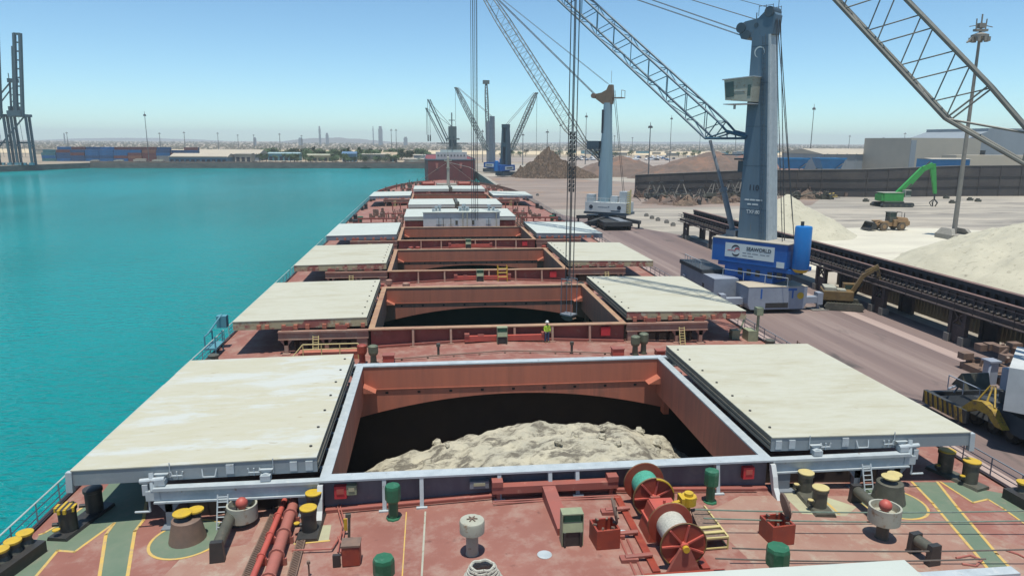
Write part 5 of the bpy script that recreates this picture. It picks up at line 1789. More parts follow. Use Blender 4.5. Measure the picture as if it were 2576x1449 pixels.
# undercarriage aligned with the quay
xf = rotz(-A2) @ Matrix.Translation((.2, 1.5, 0))
b = B(xf).box(-2.2, 2.2, -5, 8.0, 1.4, 2.6)
uc = b.build("undercarriage", chassis_dark, cr)
b = B(xf).hexa([(-3.4, -7.0, .55), (3.4, -7.0, .55), (3.4, -3.4, .55), (-3.4, -3.4, .55)], [(-3.75, -7.0, 1.2), (3.75, -7.0, 1.2), (3.75, -3.4, 1.2), (-3.75, -3.4, 1.2)])
b.box(-3.75, 3.75, -7.0, -3.4, 1.2, 3.3)
eb = b.build("end_box", chassis_grey, uc)
B(xf).box(-3.8, 3.8, -7.02, -3.3, 3.302, 3.36).build("box_top", shed_cream, eb)
B(xf).box(-1.5, 1.4, -7.03, -7.003, .75, 1.35).build("step_recess", black_steel, eb)
B(xf).lathe([(.42, -7.04), (.42, -7.005)], (2.9, 0, 2.2), n=20, axis='y').build("warning_disc", yellow, eb)
B(xf).box(-2.2, -2.0, -7.02, -7.005, 1.9, 3.1).box(1.8, 2.0, -7.02, -7.005, 1.9, 3.1).box(1.3, 2.4, -7.025, -7.006, 2.85, 3.1).build("box_marking", house_blue, eb)
b = B(xf).box(-6.4, -3.2, -2.8, 9.5, .9, 3.6)
lb_ = b.build("side_box", chassis_grey, uc)
B(xf).box(-6.6, -3.1, 1.0, 9.6, 3.602, 4.1).box(-6.43, -6.402, .5, 1.1, 1.6, 2.4).build("box_fitting", chassis_dark, lb_)
b = B(xf)
for i in range(7):
    b.rod((-6.4, 2.0 + i, 4.1), (-6.4, 2.0 + i, 5.1), .035)
b.rod((-6.4, 2, 5.1), (-6.4, 8, 5.1), .035)
b.build("box_rail", light_grey, lb_)
B(xf).box(3.2, 5.4, -2.8, 9.5, .9, 2.6).build("side_box", chassis_dark, uc)
for x in (-2.9, 2.9):
    t_, h_ = wheel_row(xf, x, (-2.2, -.6, 1.0, 2.6, 4.2, 5.8, 7.4))
    t_.build("tyre", tyre, uc, smooth=True)
    h_.build("wheel_hub", dark_olive, uc)
for y in (-5.2, 7.6):
    b = B(xf)
    for s in (-1, 1):
        b.box(*sorted((s * 3.76, s * 6.6)), y - .45, y + .45, .9, 1.7)
        b.rod((s * 6.3, y, .12), (s * 6.3, y, 1.9), .22, n=12)
        b.box(s * 6.3 - .35, s * 6.3 + .35, y - .5, y + .5, .7, 2.2)
    b.build("outrigger", chassis_grey, uc)
    b = B(xf)
    for s in (-1, 1):
        b.box(s * 6.3 - 1.1, s * 6.3 + 1.1, y - .9, y + .9, .02, .12)
    b.build("outrigger_pad", pole_tan, uc)

# ----- white crane farther along the quay
A3 = R(145)
cr = thing("harbour_crane", "pale harbour crane with a round light blue tower and rusty head on a white house", "crane", (38, 173, 0), A3, "mobile harbour cranes on the quay")
o, tip3 = boom_mesh("boom", crane_grey, cr, (2.2, 15.7), (11.7, 23.06), math.atan(1.36), 2.9, 38.8, 2.2, 26, .12, .032, tipfrac=.72)
b = B().lathe([(1.75, 5.9), (1.7, 9), (1.62, 16), (1.2, 24), (1.02, 29.6)], (.9, 0, 0), n=20)
tw = b.build("tower", mast_pale, cr, smooth=True)
b = B().prism([(-.3, 29.3), (2.0, 29.3), (3.6, 30.4), (4.3, 31.0), (4.2, 31.7), (2.4, 32.0), (1.2, 32.6), (.6, 33.8), (-.2, 33.8), (-.5, 31)], 'y', -.65, .65)
b.build("tower_head", orange_rust, tw)
b = B().box(-3.0, -.9, -1.2, 1.2, 30.6, 30.8).rod((-2.9, 1.2, 30.8), (-2.9, 1.2, 32.4), .06).rod((-2.9, -1.2, 30.8), (-2.9, -1.2, 32.4), .06).rod((-2.9, -1.2, 32.4), (-2.9, 1.2, 32.4), .06).rod((.2, 0, 34.2), (.2, 0, 37), .04).rod((4.4, -1, 31.3), (4.4, 1, 31.3), .6, n=14)
b.build("head_platform", brown_steel, tw)
b = B().box(1.5, 1.9, 1.03, 1.3, 22.5, 28.0)
b.build("tower_marking", text_dark, tw)
ropes(cr, [(Vector((4.4, dy, 31.7)), tip3 + Vector((-4, dy, -3.2))) for dy in (-.8, -.3, .3, .8)] + [(Vector((1.0, dy, 34.0)), tip3 + Vector((-3, dy, -2))) for dy in (-.5, .5)], .045, name="luffing_rope")
ropes(cr, [(Vector((-.6, dy, 32.5)), Vector((-4.2, dy, 6.2))) for dy in (-.5, .5)], .06, name="winch_rope")
ropes(cr, [(tip3 + Vector((.9 + dx, dy, -.2)), Vector((tip3.x + .9 + dx, dy, 6.4))) for dx, dy in ((-.3, -.4), (.3, .4))], .06)
b = B().box(2.4, 5.6, -1.4, 1.4, 18.6, 20.6).box(2.2, 3.4, -1.8, 1.8, 18.2, 18.5).box(2.0, 2.6, -.8, .8, 14.5, 18.2)
for i in range(5):
    b.rod((2.4 + i * .6, 1.6, 18.5), (2.4 + i * .6, 1.6, 19.5), .05)
b.build("operator_cab", mast_dark, cr)
b = B().box(-5.6, 5.0, -2.8, 2.8, 3.55, 5.9)
hs = b.build("machinery_house", white_paint, cr)
b = B()
for x in (-3.9, 3.4):
    b.lathe([(.5, 2.802), (.5, 2.86)], (x, 0, 4.75), n=20, axis='y')
b.build("fan_opening", text_dark, hs)
b = B().box(-4.2, -1.8, 2.802, 2.83, 3.8, 4.05)
b.build("house_marking", text_dark, hs)
B().box(-.9, 1.6, 2.802, 2.815, 4.65, 4.85).box(-1.4, -1.0, 2.802, 2.815, 4.7, 5.05).build("house_marking", mid_grey, hs)
b = B()
for i in range(9):
    b.rod((-5.4 + i * 1.3, 2.6, 5.9), (-5.4 + i * 1.3, 2.6, 6.9), .05)
b.rod((-5.4, 2.6, 6.9), (5.0, 2.6, 6.9), .05).box(3.0, 4.8, .5, 2.4, 5.9, 7.7).box(-5.2, -3.4, -1, 1.5, 5.9, 8.6).box(-2.8, -1.0, 0, 1.2, 5.9, 7.4)
b.build("roof_gear", light_grey, hs)
b = B()
for i in range(10):
    b.box(-6.4, -5.7, 1.6, 2.4, 3.5 + i * .55, 3.8 + i * .55)
b.box(-6.45, -6.35, 1.5, 2.5, 3.4, 9.2)
b.build("ladder_cage", pale_yellow, hs)
b = B().box(-6.0, 5.4, -2.6, 2.6, 3.0, 3.54).rod((0, 0, 2.0), (0, 0, 3.0), 2.4, n=24)
b.build("slewing_deck", mast_dark, cr)
xf = rotz(-A3)
b = B(xf).box(-3.4, 3.4, -10.5, 9, 1.0, 2.0)
for s in (-1, 1):
    for t in (-1, 1):
        b.bar((s * 1.5, t * 2.0, 2.0), (s * 6.2, t * 7.0, 1.5), 1.1, .8)
        b.rod((s * 6.0, t * 6.8, .1), (s * 6.0, t * 6.8, 1.7), .25, n=10)
        b.box(s * 6.0 - 1, s * 6.0 + 1, t * 6.8 - .9, t * 6.8 + .9, .02, .14)
uc = b.build("undercarriage", chassis_dark, cr)
b = B(xf)
b.hexa([(-.6, -3, 2.01), (1.4, -3, 2.01), (2.6, -9.8, 2.01), (.6, -9.8, 2.01)], [(-.6, -3, 2.5), (1.4, -3, 2.5), (2.6, -9.8, 2.1), (.6, -9.8, 2.1)])
b.build("chassis_cover", mid_grey, uc)
for x in (-3.0, 3.0):
    t_, h_ = wheel_row(xf, x, (-9.5, -7.9, -6.3, -4.7, -3.1, 3.1, 4.7, 6.3, 7.9))
    t_.build("tyre", tyre, uc, smooth=True)
    h_.build("wheel_hub", dark_olive, uc)

# ----- conveyor gantry running along the quay
gt = thing("conveyor_gantry", "long dark brown conveyor gantry on trestle legs running along the quay", "conveyor", (49.5, 95, 0), 0, world=True)
Y0, Y1 = 20, 152
b = B()
b.box(49.0, 49.35, Y0, Y1, 3.55, 4.0).box(52.6, 52.95, Y0, Y1, 3.55, 4.0).box(49.36, 52.59, Y0, Y1, 3.7, 3.8)
b.build("lower_girder", gantry_m, gt)
b = B()
b.box(49.6, 50.0, Y0, Y1, 5.0, 5.25).box(52.0, 52.6, Y0, Y1, 5.35, 5.75)
b.build("upper_girder", gantry_m, gt)
B().box(51.95, 52.65, Y0, Y1, 5.752, 5.85).box(49.55, 50.05, Y0, Y1, 5.252, 5.32).build("girder_cap", gantry_top, gt)
b = B()
y = Y0
while y < Y1:
    b.box(49.7, 49.9, y, y + .35, 4.0, 5.0)
    b.box(52.1, 52.4, y + .2, y + .7, 4.0, 5.35)
    y += 1.3
b.build("girder_posts", gantry_m, gt)
B().box(52.45, 52.55, Y0, Y1, 3.81, 5.34).box(49.92, 49.98, Y0, Y1, 4.0, 4.99).build("girder_web", gantry_m, gt)
b = B()
y = Y0
while y < Y1:
    b.rod((49.25, y, 4.2), (51.4, y, 4.35), .11, n=6)
    y += .75
b.build("idler_rollers", roller_pale, gt)
B().box(50.2, 51.9, Y0, Y1, 4.5, 4.56).build("belt", black_steel, gt)
b = B()
for x in (48.6, 48.95):
    for h in (4.0, 4.5, 5.0):
        if x < 48.8: b.box(x, x + .05, Y0, Y1, h, h + .05)
y = Y0
while y < Y1:
    b.box(48.6, 48.66, y, y + .06, 3.4, 5.05)
    y += 2.6
b.box(48.5, 48.99, Y0, Y1, 3.4, 3.48)
b.build("walkway", gantry_m, gt)
for yc in (52.5, 66.3, 79.7, 93, 106.3, 119.6, 132.9, 147.5):
    b = B()
    for y in (yc - 1.0, yc + 1.0):
        b.box(48.7, 49.15, y - .22, y + .22, .0, 3.5).box(52.4, 52.85, y - .22, y + .22, 0, 3.5)
        b.box(49.16, 52.39, y - .15, y + .15, 2.9, 3.3)
    for x in (48.9, 52.6):
        b.bar((x, yc - .8, 2.0), (x, yc + .8, 3.4), .16, .16).bar((x, yc + .8, 2.0), (x, yc - .8, 3.4), .16, .16)
        b.box(x - .12, x + .12, yc - .78, yc + .78, 1.8, 2.0)
        b.box(x - .08, x + .08, yc - .77, yc + .77, 0, 1.8)
    tr = b.build("trestle_leg", gantry_m, gt)
    b = B()
    for y in (yc - 1.05, yc + 1.05):
        b.box(48.45, 49.4, y - .35, y + .35, 0, .9)
    b.build("footing", pole_tan, tr)
for i in range(11):
    y = 24.5 + i * 6.65
    if y > 108: break
    b = B().box(54.0, 54.3, y, y + 6.5, .0, 3.1)
    for j in range(12):
        b.box(53.93, 53.998, y + .1 + j * .54, y + .25 + j * .54, .05, 3.05)
    tag(b.build("retaining_panel", panel_b), "dark brown ribbed retaining panel behind the conveyor trestles", "panel", "retaining panels behind the conveyor")
# sleeper blocks on the dusty ground by the gantry end
for p in ((1626, 545), (1640, 551), (1655, 556), (1677, 562), (1693, 569), (1655, 494), (1352, 493)):
    c = G(p[0], p[1])
    b = B().box(c.x - .5, c.x + .5, c.y - .45, c.y + .45, 0, .7).box(c.x - .3, c.x + .3, c.y - .3, c.y + .3, .7, .95)
    tag(b.build("barrier_block", pole_tan), "small concrete barrier block standing alone on the pale quay", "barrier", "barrier blocks on the quay")
for i in range(11):
    b = B().lathe([(.3, 0), (.24, .2), (.24, .6), (.4, .7), (.4, .85), (.2, .95)], (25.6, 160 + i * 14, .18), n=12)
    tag(b.build("quay_bollard", black_steel), "squat black mooring bollard on the quay edge ahead of the ship", "bollard", "bollards along the quay edge")

# ----- tracked material handler (green), wheel loader, ochre excavator
def tracks(root, L, W, h, w_, m=chassis_dark):
    for s in (-1, 1):
        pr = [(-L / 2 + h * .4, 0), (L / 2 - h * .4, 0), (L / 2, h * .45), (L / 2 - h * .3, h), (-L / 2 + h * .3, h), (-L / 2, h * .45)]
        b = B().prism(pr, 'y', s * W / 2 - w_ / 2, s * W / 2 + w_ / 2)
        t = b.build("track", m, root)
        b = B()
        for i in range(6):
            b.lathe([(h * .3, -w_ / 2 - .03), (h * .3, w_ / 2 + .03)], (-L / 2 + h * .6 + i * (L - h * 1.2) / 5, s * W / 2, h * .42), n=12, axis='y')
        b.build("track_roller", dark_olive, t)
        b = B()
        for i in range(int(L / .35)):
            x = -L / 2 + h * .4 + i * .35
            if x < L / 2 - h * .4: b.box(x, x + .12, s * W / 2 - w_ / 2, s * W / 2 + w_ / 2, h + .002, h + .05)
        b.build("track_shoe", m, t)
gp = G(2245, 520)
ex = thing("material_handler", "green tracked material handler with a raised folded boom on the far yard", "excavator", (gp.x, gp.y, 0), R(-3))
tracks(ex, 11.0, 5.2, 1.4, 1.1)
b = B().box(-4.4, 2.2, -2.2, 2.2, 1.9, 4.6).box(-1.6, 1.6, -1.6, 1.6, 1.3, 1.9)
bd = b.build("upper_body", ex_green, ex, bevel=.1)
B().box(-5.2, -4.402, -2.0, 2.0, 2.0, 4.0).build("counterweight", ex_green, bd)
B().box(-4.4, 2.4, -2.25, 2.25, 1.75, 1.89).box(-4.9, 2.0, -2.3, 2.3, 4.602, 4.7).build("body_trim", off_white, bd)
b = B().box(2.5, 4.5, -2.2, -.4, 3.2, 5.6)
cb = b.build("operator_cab", off_white, ex)
B().box(2.7, 4.52, -2.23, -2.203, 3.9, 5.3).box(4.502, 4.53, -2.1, -.5, 3.6, 5.4).build("cab_window", glass, cb)
pr = lambda *p: [Vector(q) for q in p]
b = B()
seg = pr((1.0, .6, 3.6), (4.2, .6, 6.6), (9.2, .6, 12.2), (12.4, .6, 13.6))
for (a, c), (w1, w2) in zip(zip(seg, seg[1:]), ((1.7, 2.1), (2.1, 1.7), (1.7, 1.4))):
    d = (c - a).normalized()
    nn = Vector((-d.z, 0, d.x))
    y1 = Vector((0, .45, 0))
    b.hexa([a - nn * w1 / 2 - y1, a + nn * w1 / 2 - y1, a + nn * w1 / 2 + y1, a - nn * w1 / 2 + y1], [c - nn * w2 / 2 - y1, c + nn * w2 / 2 - y1, c + nn * w2 / 2 + y1, c - nn * w2 / 2 + y1])
b.build("boom", ex_green, ex)
b = B()
a, c = Vector((12.0, .6, 13.8)), Vector((14.4, .6, 4.2))
b.hexa([a + Vector((-.7, -.35, 0)), a + Vector((1.3, -.35, .2)), a + Vector((1.3, .35, .2)), a + Vector((-.7, .35, 0))], [c + Vector((-.5, -.3, 0)), c + Vector((.5, -.3, 0)), c + Vector((.5, .3, 0)), c + Vector((-.5, .3, 0))])
b.build("stick", ex_green, ex)
b = B().rod((2.2, .0, 3.6), (5.6, .0, 7.4), .25).rod((6.2, .6, 9.6), (11.4, .6, 14.6), .2).rod((3.0, 1.2, 3.6), (6.0, 1.2, 8.0), .2)
b.build("hydraulic_ram", black_steel, ex)
b = B().rod((14.4, .6, 4.2), (14.4, .6, 2.2), .25)
for i in range(5):
    t = i * 1.257
    b.bar((14.4 + .3 * math.cos(t), .6 + .3 * math.sin(t), 2.2), (14.4 + 1.3 * math.cos(t), .6 + 1.3 * math.sin(t), 1.2), .3, .3)
    b.bar((14.4 + 1.3 * math.cos(t), .6 + 1.3 * math.sin(t), 1.2), (14.4 + .6 * math.cos(t), .6 + .6 * math.sin(t), .1), .25, .25)
b.build("orange_peel_grab", black_steel, ex)

lp_ = G(2232, 579)
wl = thing("wheel_loader", "dusty tan wheel loader with raised front bucket on the white dust", "loader", (lp_.x, lp_.y, 0), R(182))
b = B().box(-4.4, -.6, -1.3, 1.3, 1.0, 2.6).box(-4.9, -4.3, -1.2, 1.2, 1.2, 2.2).box(-.6, 2.4, -.8, .8, 1.0, 1.9).hexa([(-4.4, -1.2, 2.602), (-1.6, -1.2, 2.602), (-1.6, 1.2, 2.602), (-4.4, 1.2, 2.602)], [(-4.2, -1.1, 3.0), (-1.6, -1.1, 3.2), (-1.6, 1.1, 3.2), (-4.2, 1.1, 3.0)])
b.box(1.0, 3.2, -1.75, -.95, 1.95, 2.3).box(1.0, 3.2, .95, 1.75, 1.95, 2.3).box(-3.6, -1.4, -1.8, -1.32, 2.0, 2.3).box(-3.6, -1.4, 1.32, 1.8, 2.0, 2.3)
b.build("body", loader_brown, wl, bevel=.06)
for x in (-2.5, 2.1):
    for s in (-1, 1):
        b = B().lathe([(.6, -.4), (.98, -.38), (1.05, -.2), (1.05, .2), (.98, .38), (.6, .4)], (x, s * 1.4, 1.05), n=22, axis='y')
        wh = b.build("wheel", mat("loader_tyre", (.16, .125, .085), (.12, .095, .07), 2, .9) if "loader_tyre" not in MATS else MATS["loader_tyre"], wl, smooth=True)
        B().lathe([(.5, -.42), (.5, .42)], (x, s * 1.4, 1.05), n=14, axis='y').build("wheel_rim", loader_brown, wh)
b = B().box(-1.5, .3, -.8, .8, 2.0, 3.2)
b.box(-1.5, -1.36, -.8, -.66, 3.2, 4.2).box(.16, .3, -.8, -.66, 3.2, 4.2).box(-1.5, -1.36, .66, .8, 3.2, 4.2).box(.16, .3, .66, .8, 3.2, 4.2).box(-1.6, .4, -.9, .9, 4.2, 4.36)
cb = b.build("operator_cab", dark_olive, wl)
B().box(-1.35, .15, -.76, .76, 3.2, 4.19).build("cab_window", glass, cb)
b = B().rod((-3.6, .7, 3.0), (-3.6, .7, 4.2), .08).rod((-2.7, -.9, 3.2), (-2.7, -.9, 4.3), .05).rod((-2.7, .9, 3.2), (-2.7, .9, 4.3), .05).rod((-2.7, -.9, 4.3), (-2.7, .9, 4.3), .05)
b.build("exhaust_stack", black_steel, wl)
b = B()
for s in (-1, 1):
    b.bar((1.2, s * .55, 1.9), (4.2, s * .55, 1.1), .22, .45, up=(0, 1, 0))
b.rod((1.6, 0, 2.2), (3.9, 0, 1.7), .14)
b.build("lift_arm", loader_brown, wl)
b = B().prism([(4.1, .5), (5.9, .15), (6.1, .25), (5.0, .6), (4.5, 1.1), (5.0, 2.0), (4.7, 2.1), (4.0, 1.4)], 'y', -1.7, 1.7)
for y in (-1.72, 1.66):
    b.prism([(4.1, .5), (5.9, .15), (5.0, 2.0), (4.0, 1.4)], 'y', y, y + .06)
b.build("bucket", black_steel, wl)

yp = G(2140, 775)
ye = thing("excavator", "small ochre excavator parked under the conveyor with folded boom", "excavator", (yp.x - 1.2, yp.y, 0), R(-22))
tracks(ye, 4.6, 2.9, .95, .7, dark_olive)
b = B().box(-2.6, 1.0, -1.35, 1.35, 1.2, 2.4).box(-.8, .8, -.8, .8, .9, 1.2)
bd = b.build("upper_body", ex_yellow, ye, bevel=.08)
B().box(-2.4, -1.0, -1.2, 1.2, 2.402, 2.8).box(-.9, .1, -1.2, -.1, 2.402, 2.6).build("engine_cover", off_white, bd)
cb = B().box(.0, 1.5, .35, 1.35, 1.6, 3.1).build("operator_cab", ex_yellow, ye)
B().box(.2, 1.52, .3, 1.38, 2.1, 2.95).build("cab_window", glass, cb)
b = B()
seg = pr((.8, -.2, 1.9), (2.0, -.2, 4.3), (3.6, -.2, 5.5))
for a, c in zip(seg, seg[1:]):
    b.bar(a, c, .42, .62, up=(0, 1, 0))
b.build("boom", ex_yellow, ye)
b = B().bar((3.5, -.2, 5.6), (4.35, -.2, 2.2), .34, .46, up=(0, 1, 0)).rod((2.2, -.2, 4.9), (3.6, -.2, 5.8), .1)
b.build("stick", ex_yellow, ye)
b = B().prism([(4.1, 2.4), (4.6, 2.3), (4.9, 1.5), (4.4, 1.0), (3.7, 1.2)], 'y', -.7, .3)
b.build("bucket", dark_olive, ye)
b = B().rod((1.2, -.2, 1.7), (2.1, -.2, 3.4), .1).rod((1.7, .1, 4.0), (1.4, .1, 2.0), .08)
b.build("hydraulic_ram", black_steel, ye)

# ----- heaps
def cone_heap(name, c, rx, ry, h, rot, m, seed, label, cat="sand heap", group=None, pw=1.0, n=100, rough=.17):
    b = B()
    jit = random.Random(seed)
    jag = .06 * h if m is scrap_m else .0
    cr_, sr_ = math.cos(rot), math.sin(rot)
    def fn(x, y):
        dx, dy = x - c[0], y - c[1]
        u, v = (dx * cr_ + dy * sr_) / rx, (-dx * sr_ + dy * cr_) / ry
        r = math.sqrt(u * u + v * v) * (1 + .22 * fbm(math.atan2(v, u) * 1.4 + 9, 3.3, seed, 3))
        z = h * (max(0, 1 - r) ** pw)
        z = min(z, h * .97)
        return z + (h * rough * fbm(x * .3, y * .3, seed, 6) * min(1, max(0, (1.02 - r) * 4)) + jit.uniform(-jag, jag) if r < 1.02 else -.3)
    R_ = max(rx, ry) * 1.1
    heightfield(b, c[0] - R_, c[0] + R_, c[1] - R_, c[1] + R_, n, n, fn)
    keep = [f for f in b.f if max(b.v[i][2] for i in f) > -.25]
    b.f = keep
    return tag(b.build(name, m, smooth=m is not scrap_m), label, cat, group)
cone_heap("sand_heap", (76.2, 157), 15.5, 15.5, 9.0, 0, sand, 3, "pointed cream sand heap behind the blue crane tower", "sand heap", pw=1.0)
cone_heap("sand_heap", (105, 99.5), 34, 34, 11.8, R(12), sand, 8, "broad cream sand heap at the right edge behind the conveyor", "sand heap", pw=.85, n=130)
cone_heap("scrap_heap", (62, 415), 20, 20, 15.5, 0, scrap_m, 5, "tall brown scrap heap beyond the pale crane", "scrap heap", pw=.95, rough=.5)
cone_heap("scrap_heap", (78, 410), 13, 14, 6.5, 0, scrap_m, 6, "low brown scrap spread on the right flank of the tall scrap heap", "scrap heap", pw=.9, rough=.2)
cone_heap("ore_heap", (157, 400), 48, 30, 15.5, 0, heap_dark, 9, "wide dark grey and brown ore heap behind the boundary wall", "ore heap", pw=.75)
cone_heap("ore_heap", (200, 445), 40, 30, 14, 0, mat("heap_reddish", (.26, .14, .10), (.20, .11, .085), .1, .95), 12, "reddish ore heap adjoining the dark one behind the wall", "ore heap", pw=.75)
cone_heap("ore_heap", (112, 440), 34, 26, 12, 0, heap_dark, 15, "low dark brown ore heap between the pale crane and the wide heap", "ore heap", pw=.8)

# ----- boundary wall and what stands along it
wl_pts = [(74.5, 276), (118, 271), (160, 259), (200, 262), (236, 262), (290, 318)]
wz = [7.6, 9.6, 10.5, 11.8, 12.1, 12.6]
bw = thing("boundary_wall", "tall dark ribbed boundary wall closing the storage yard", "wall", (160, 265, 0), 0, world=True)
for i, ((a, b_), (za, zb)) in enumerate(zip(zip(wl_pts, wl_pts[1:]), zip(wz, wz[1:]))):
    d = (Vector(b_) - Vector(a)).normalized()
    nn = Vector((-d.y, d.x)) * .4
    b = B().hexa([(a[0], a[1], -.1), (b_[0], b_[1], -.1), (b_[0] + nn.x, b_[1] + nn.y, -.1), (a[0] + nn.x, a[1] + nn.y, -.1)],
                 [(a[0], a[1], za), (b_[0], b_[1], zb), (b_[0] + nn.x, b_[1] + nn.y, zb), (a[0] + nn.x, a[1] + nn.y, za)])
    L = (Vector(b_) - Vector(a)).length
    for j in range(int(L / 9)):
        p = Vector(a) + d * (j * 9 + 1)
        z = za + (zb - za) * (j * 9 + 1) / L
        b.box(p.x - .12, p.x + .12, p.y - nn.y * 0 - .28, p.y - .03, 0, z - .1)
    for h in (.33, .66):
        pa, pb = Vector((a[0], a[1], za * h)), Vector((b_[0], b_[1], zb * h))
        b.bar(pa - Vector((nn.x, nn.y, 0)) * .3, pb - Vector((nn.x, nn.y, 0)) * .3, .18, .18)
    b.build("wall_panel", wall_dark, bw)
    b = B().bar(Vector((a[0] + nn.x / 2, a[1] + nn.y / 2, za + .1)), Vector((b_[0] + nn.x / 2, b_[1] + nn.y / 2, zb + .1)), .7, .18)
    b.build("wall_coping", pole_tan, bw)
# spare grabs parked in a row along the wall
def grab(label):
    t = thing("spare_grab", label, "grab", group="spare grabs parked along the wall")
    for s in (-1, 1):
        b = B().rod((s * 1.9, -1.2, 1.6), (s * .35, -.4, 5.4), .16, n=6).rod((s * 1.9, 1.2, 1.6), (s * .35, .4, 5.4), .16, n=6).rod((s * 1.2, -.8, 3.2), (s * 1.2, .8, 3.2), .1, n=6)
        b.build("grab_arm", mat("grab_steel", (.26, .24, .20), (.16, .14, .12), 1, .7) if "grab_steel" not in MATS else MATS["grab_steel"], t)
        b = B().prism([(s * .1, 1.9), (s * 2.2, 1.9), (s * 2.4, .9), (s * 1.5, .0), (s * .2, .0)], 'y', -1.5, 1.5)
        b.build("grab_jaw", dark_olive, t)
    B().box(-.7, .7, -.7, .7, 5.2, 6.0).box(-.45, .45, -.9, .9, 2.2, 2.9).build("grab_head", black_steel, t)
    return t
rn = random.Random(9)
pos = [(1637, 500, 1.0), (1662, 500, 1.0), (1712, 503, 1.15), (1795, 500, 1.1), (1815, 505, .9), (1835, 500, 1.1), (1862, 498, 1.2), (1985, 492, 1.2), (2012, 490, 1.0), (2035, 490, 1.0), (1690, 508, .7), (1735, 510, .7), (1762, 503, .8)]
g0 = None
for i, (x, y, s_) in enumerate(pos):
    c = G(x, y)
    if g0 is None:
        g0 = grab("spare dark grab with A shaped arms parked in the row along the wall")
        t = g0
    else:
        t = dup(g0)
    t.location = (c.x, c.y, 0)
    t.rotation_euler = (0, 0, rn.uniform(-.5, .5))
    t.scale = (s_, s_, s_)
for i, (x, y, r) in enumerate(((1690, 514, 3), (1726, 516, 3.2), (1760, 513, 2.6), (1800, 512, 2.2), (1640, 512, 2), (2030, 500, 3), (2060, 498, 2.6), (1850, 508, 2.5), (1665, 508, 2))):
    c = G(x, y)
    cone_heap("debris_pile", (c.x, c.y), r * 2.0, r * 1.2, r * 1.1, rn.random(), scrap_m if i % 2 else heap_dark, 40 + i, "small rubble pile between the parked grabs at the wall", "debris", "rubble piles along the wall", n=18, rough=.5)
rn = random.Random(55)
for i, (x, y) in enumerate(((1618, 497), (1650, 508), (1684, 502), (1705, 516), (1745, 514), (1776, 512), (1830, 510), (1845, 500), (1995, 502), (2022, 498), (2045, 494), (2072, 502), (2130, 494), (2150, 492))):
    c = G(x, y)
    b = B()
    for j in range(34):
        p = Vector((c.x + rn.gauss(0, 2.2), c.y + rn.gauss(0, 1.2), abs(rn.gauss(0, 1.2))))
        q = p + Vector((rn.gauss(0, 1.3), rn.gauss(0, .8), abs(rn.gauss(0, 1.2))))
        if j % 3:
            b.rod(p, q, rn.uniform(.08, .22), n=5)
        else:
            b.box(p.x - rn.uniform(.2, .8), p.x + .4, p.y - .4, p.y + .4, 0, p.z + .5)
    tag(b.build("scrap_tangle", (brown_steel, black_steel, dark_olive)[i % 3]), "dark tangle of scrap steel lying among the grabs at the wall's foot", "scrap", "scrap tangles along the wall")
# low things on the yard floor in front of the wall
for i, (x, y, kind) in enumerate(((2085, 497, 0), (2090, 502, 1), (2178, 508, 2), (2197, 517, 2), (2355, 480, 3), (2380, 500, 2), (2395, 512, 2), (2440, 505, 2), (2460, 508, 2), (2300, 486, 4))):
    c = G(x, y)
    if kind == 0:
        b = B().box(c.x - 3, c.x + 3, c.y - .8, c.y + .8, .2, .9).rod((c.x - 2, c.y, .9), (c.x + 2, c.y, 1.5), .3)
        tag(b.build("yellow_attachment", yellow), "yellow machine attachment lying by the wall", "attachment")
    elif kind == 3:
        b = B().lathe([(1.4, -5), (1.6, -4.6), (1.6, 4.6), (1.4, 5)], (c.x, c.y, 2.4), n=18, axis='x')
        o = b.build("tank_trailer", off_white, smooth=True)
        tag(o, "pale round tank trailer parked in front of the wall by the green machine", "tank trailer")
        B().box(c.x - 4.5, c.x + 4.5, c.y - .8, c.y + .8, .5, .9).rod((c.x - 3, c.y - .9, .5), (c.x - 3, c.y + .9, .5), .5).rod((c.x - 1.8, c.y - .9, .5), (c.x - 1.8, c.y + .9, .5), .5).build("trailer_frame", chassis_dark, o)
    elif kind == 4:
        b = B().box(c.x - 7, c.x + 9, c.y + 1, c.y + 2.5, .3, 1.2)
        for j in range(5):
            b.rod((c.x - 6 + j * 3.2, c.y + .9, .5), (c.x - 6 + j * 3.2, c.y + 2.6, .5), .5)
        tag(b.build("flat_trailer", chassis_dark), "long low flat trailer behind the green material handler", "trailer")
    else:
        b = B().box(c.x - .9, c.x + .9, c.y - .6, c.y + .6, 0, .8).box(c.x - .5, c.x + .3, c.y - .5, c.y + .5, .8, 1.2)
        tag(b.build("yard_block", dark_olive), "small dark block lying on the pale yard floor", "block", "dark blocks on the yard floor")

# ================================================================== BACKGROUND
# ----- the red ship berthed ahead
rs = thing("moored_ship", "dark red hulled ship with grey deckhouse berthed bow to stern ahead of ours", "cargo ship", (7.3, 500, WATER), 0, world=True)
x0, x1, ya, yb = -9.3, 23.4, 458, 640
b = B()
prof = [(x0 + 2.2, ya), (x0, ya + 12), (x0, yb - 20), (4, yb), (12, yb), (x1, yb - 20), (x1, ya + 12), (x1 - 1.5, ya)]
b.prism(prof, 'z', -8, 8.4)
b.build("hull", hull_red, rs)
b = B()
for (p, q) in zip(prof, prof[1:] + prof[:1]):
    b.bar((p[0], p[1], 8.75), (q[0], q[1], 8.75), .3, .7)
b.build("bulwark", mid_grey, rs)
sp = B().box(-2, 18, 470, 482, 8.4, 13.2).box(1, 15, 472, 480, 13.2, 14.6)
sp = sp.build("deckhouse", ship_white, rs)
b = B()
for i in range(9):
    b.box(-1 + i * 2.1, .0 + i * 2.1, 469.9, 470.02, 10.4, 11.6)
b.build("house_window", far_grey, sp)
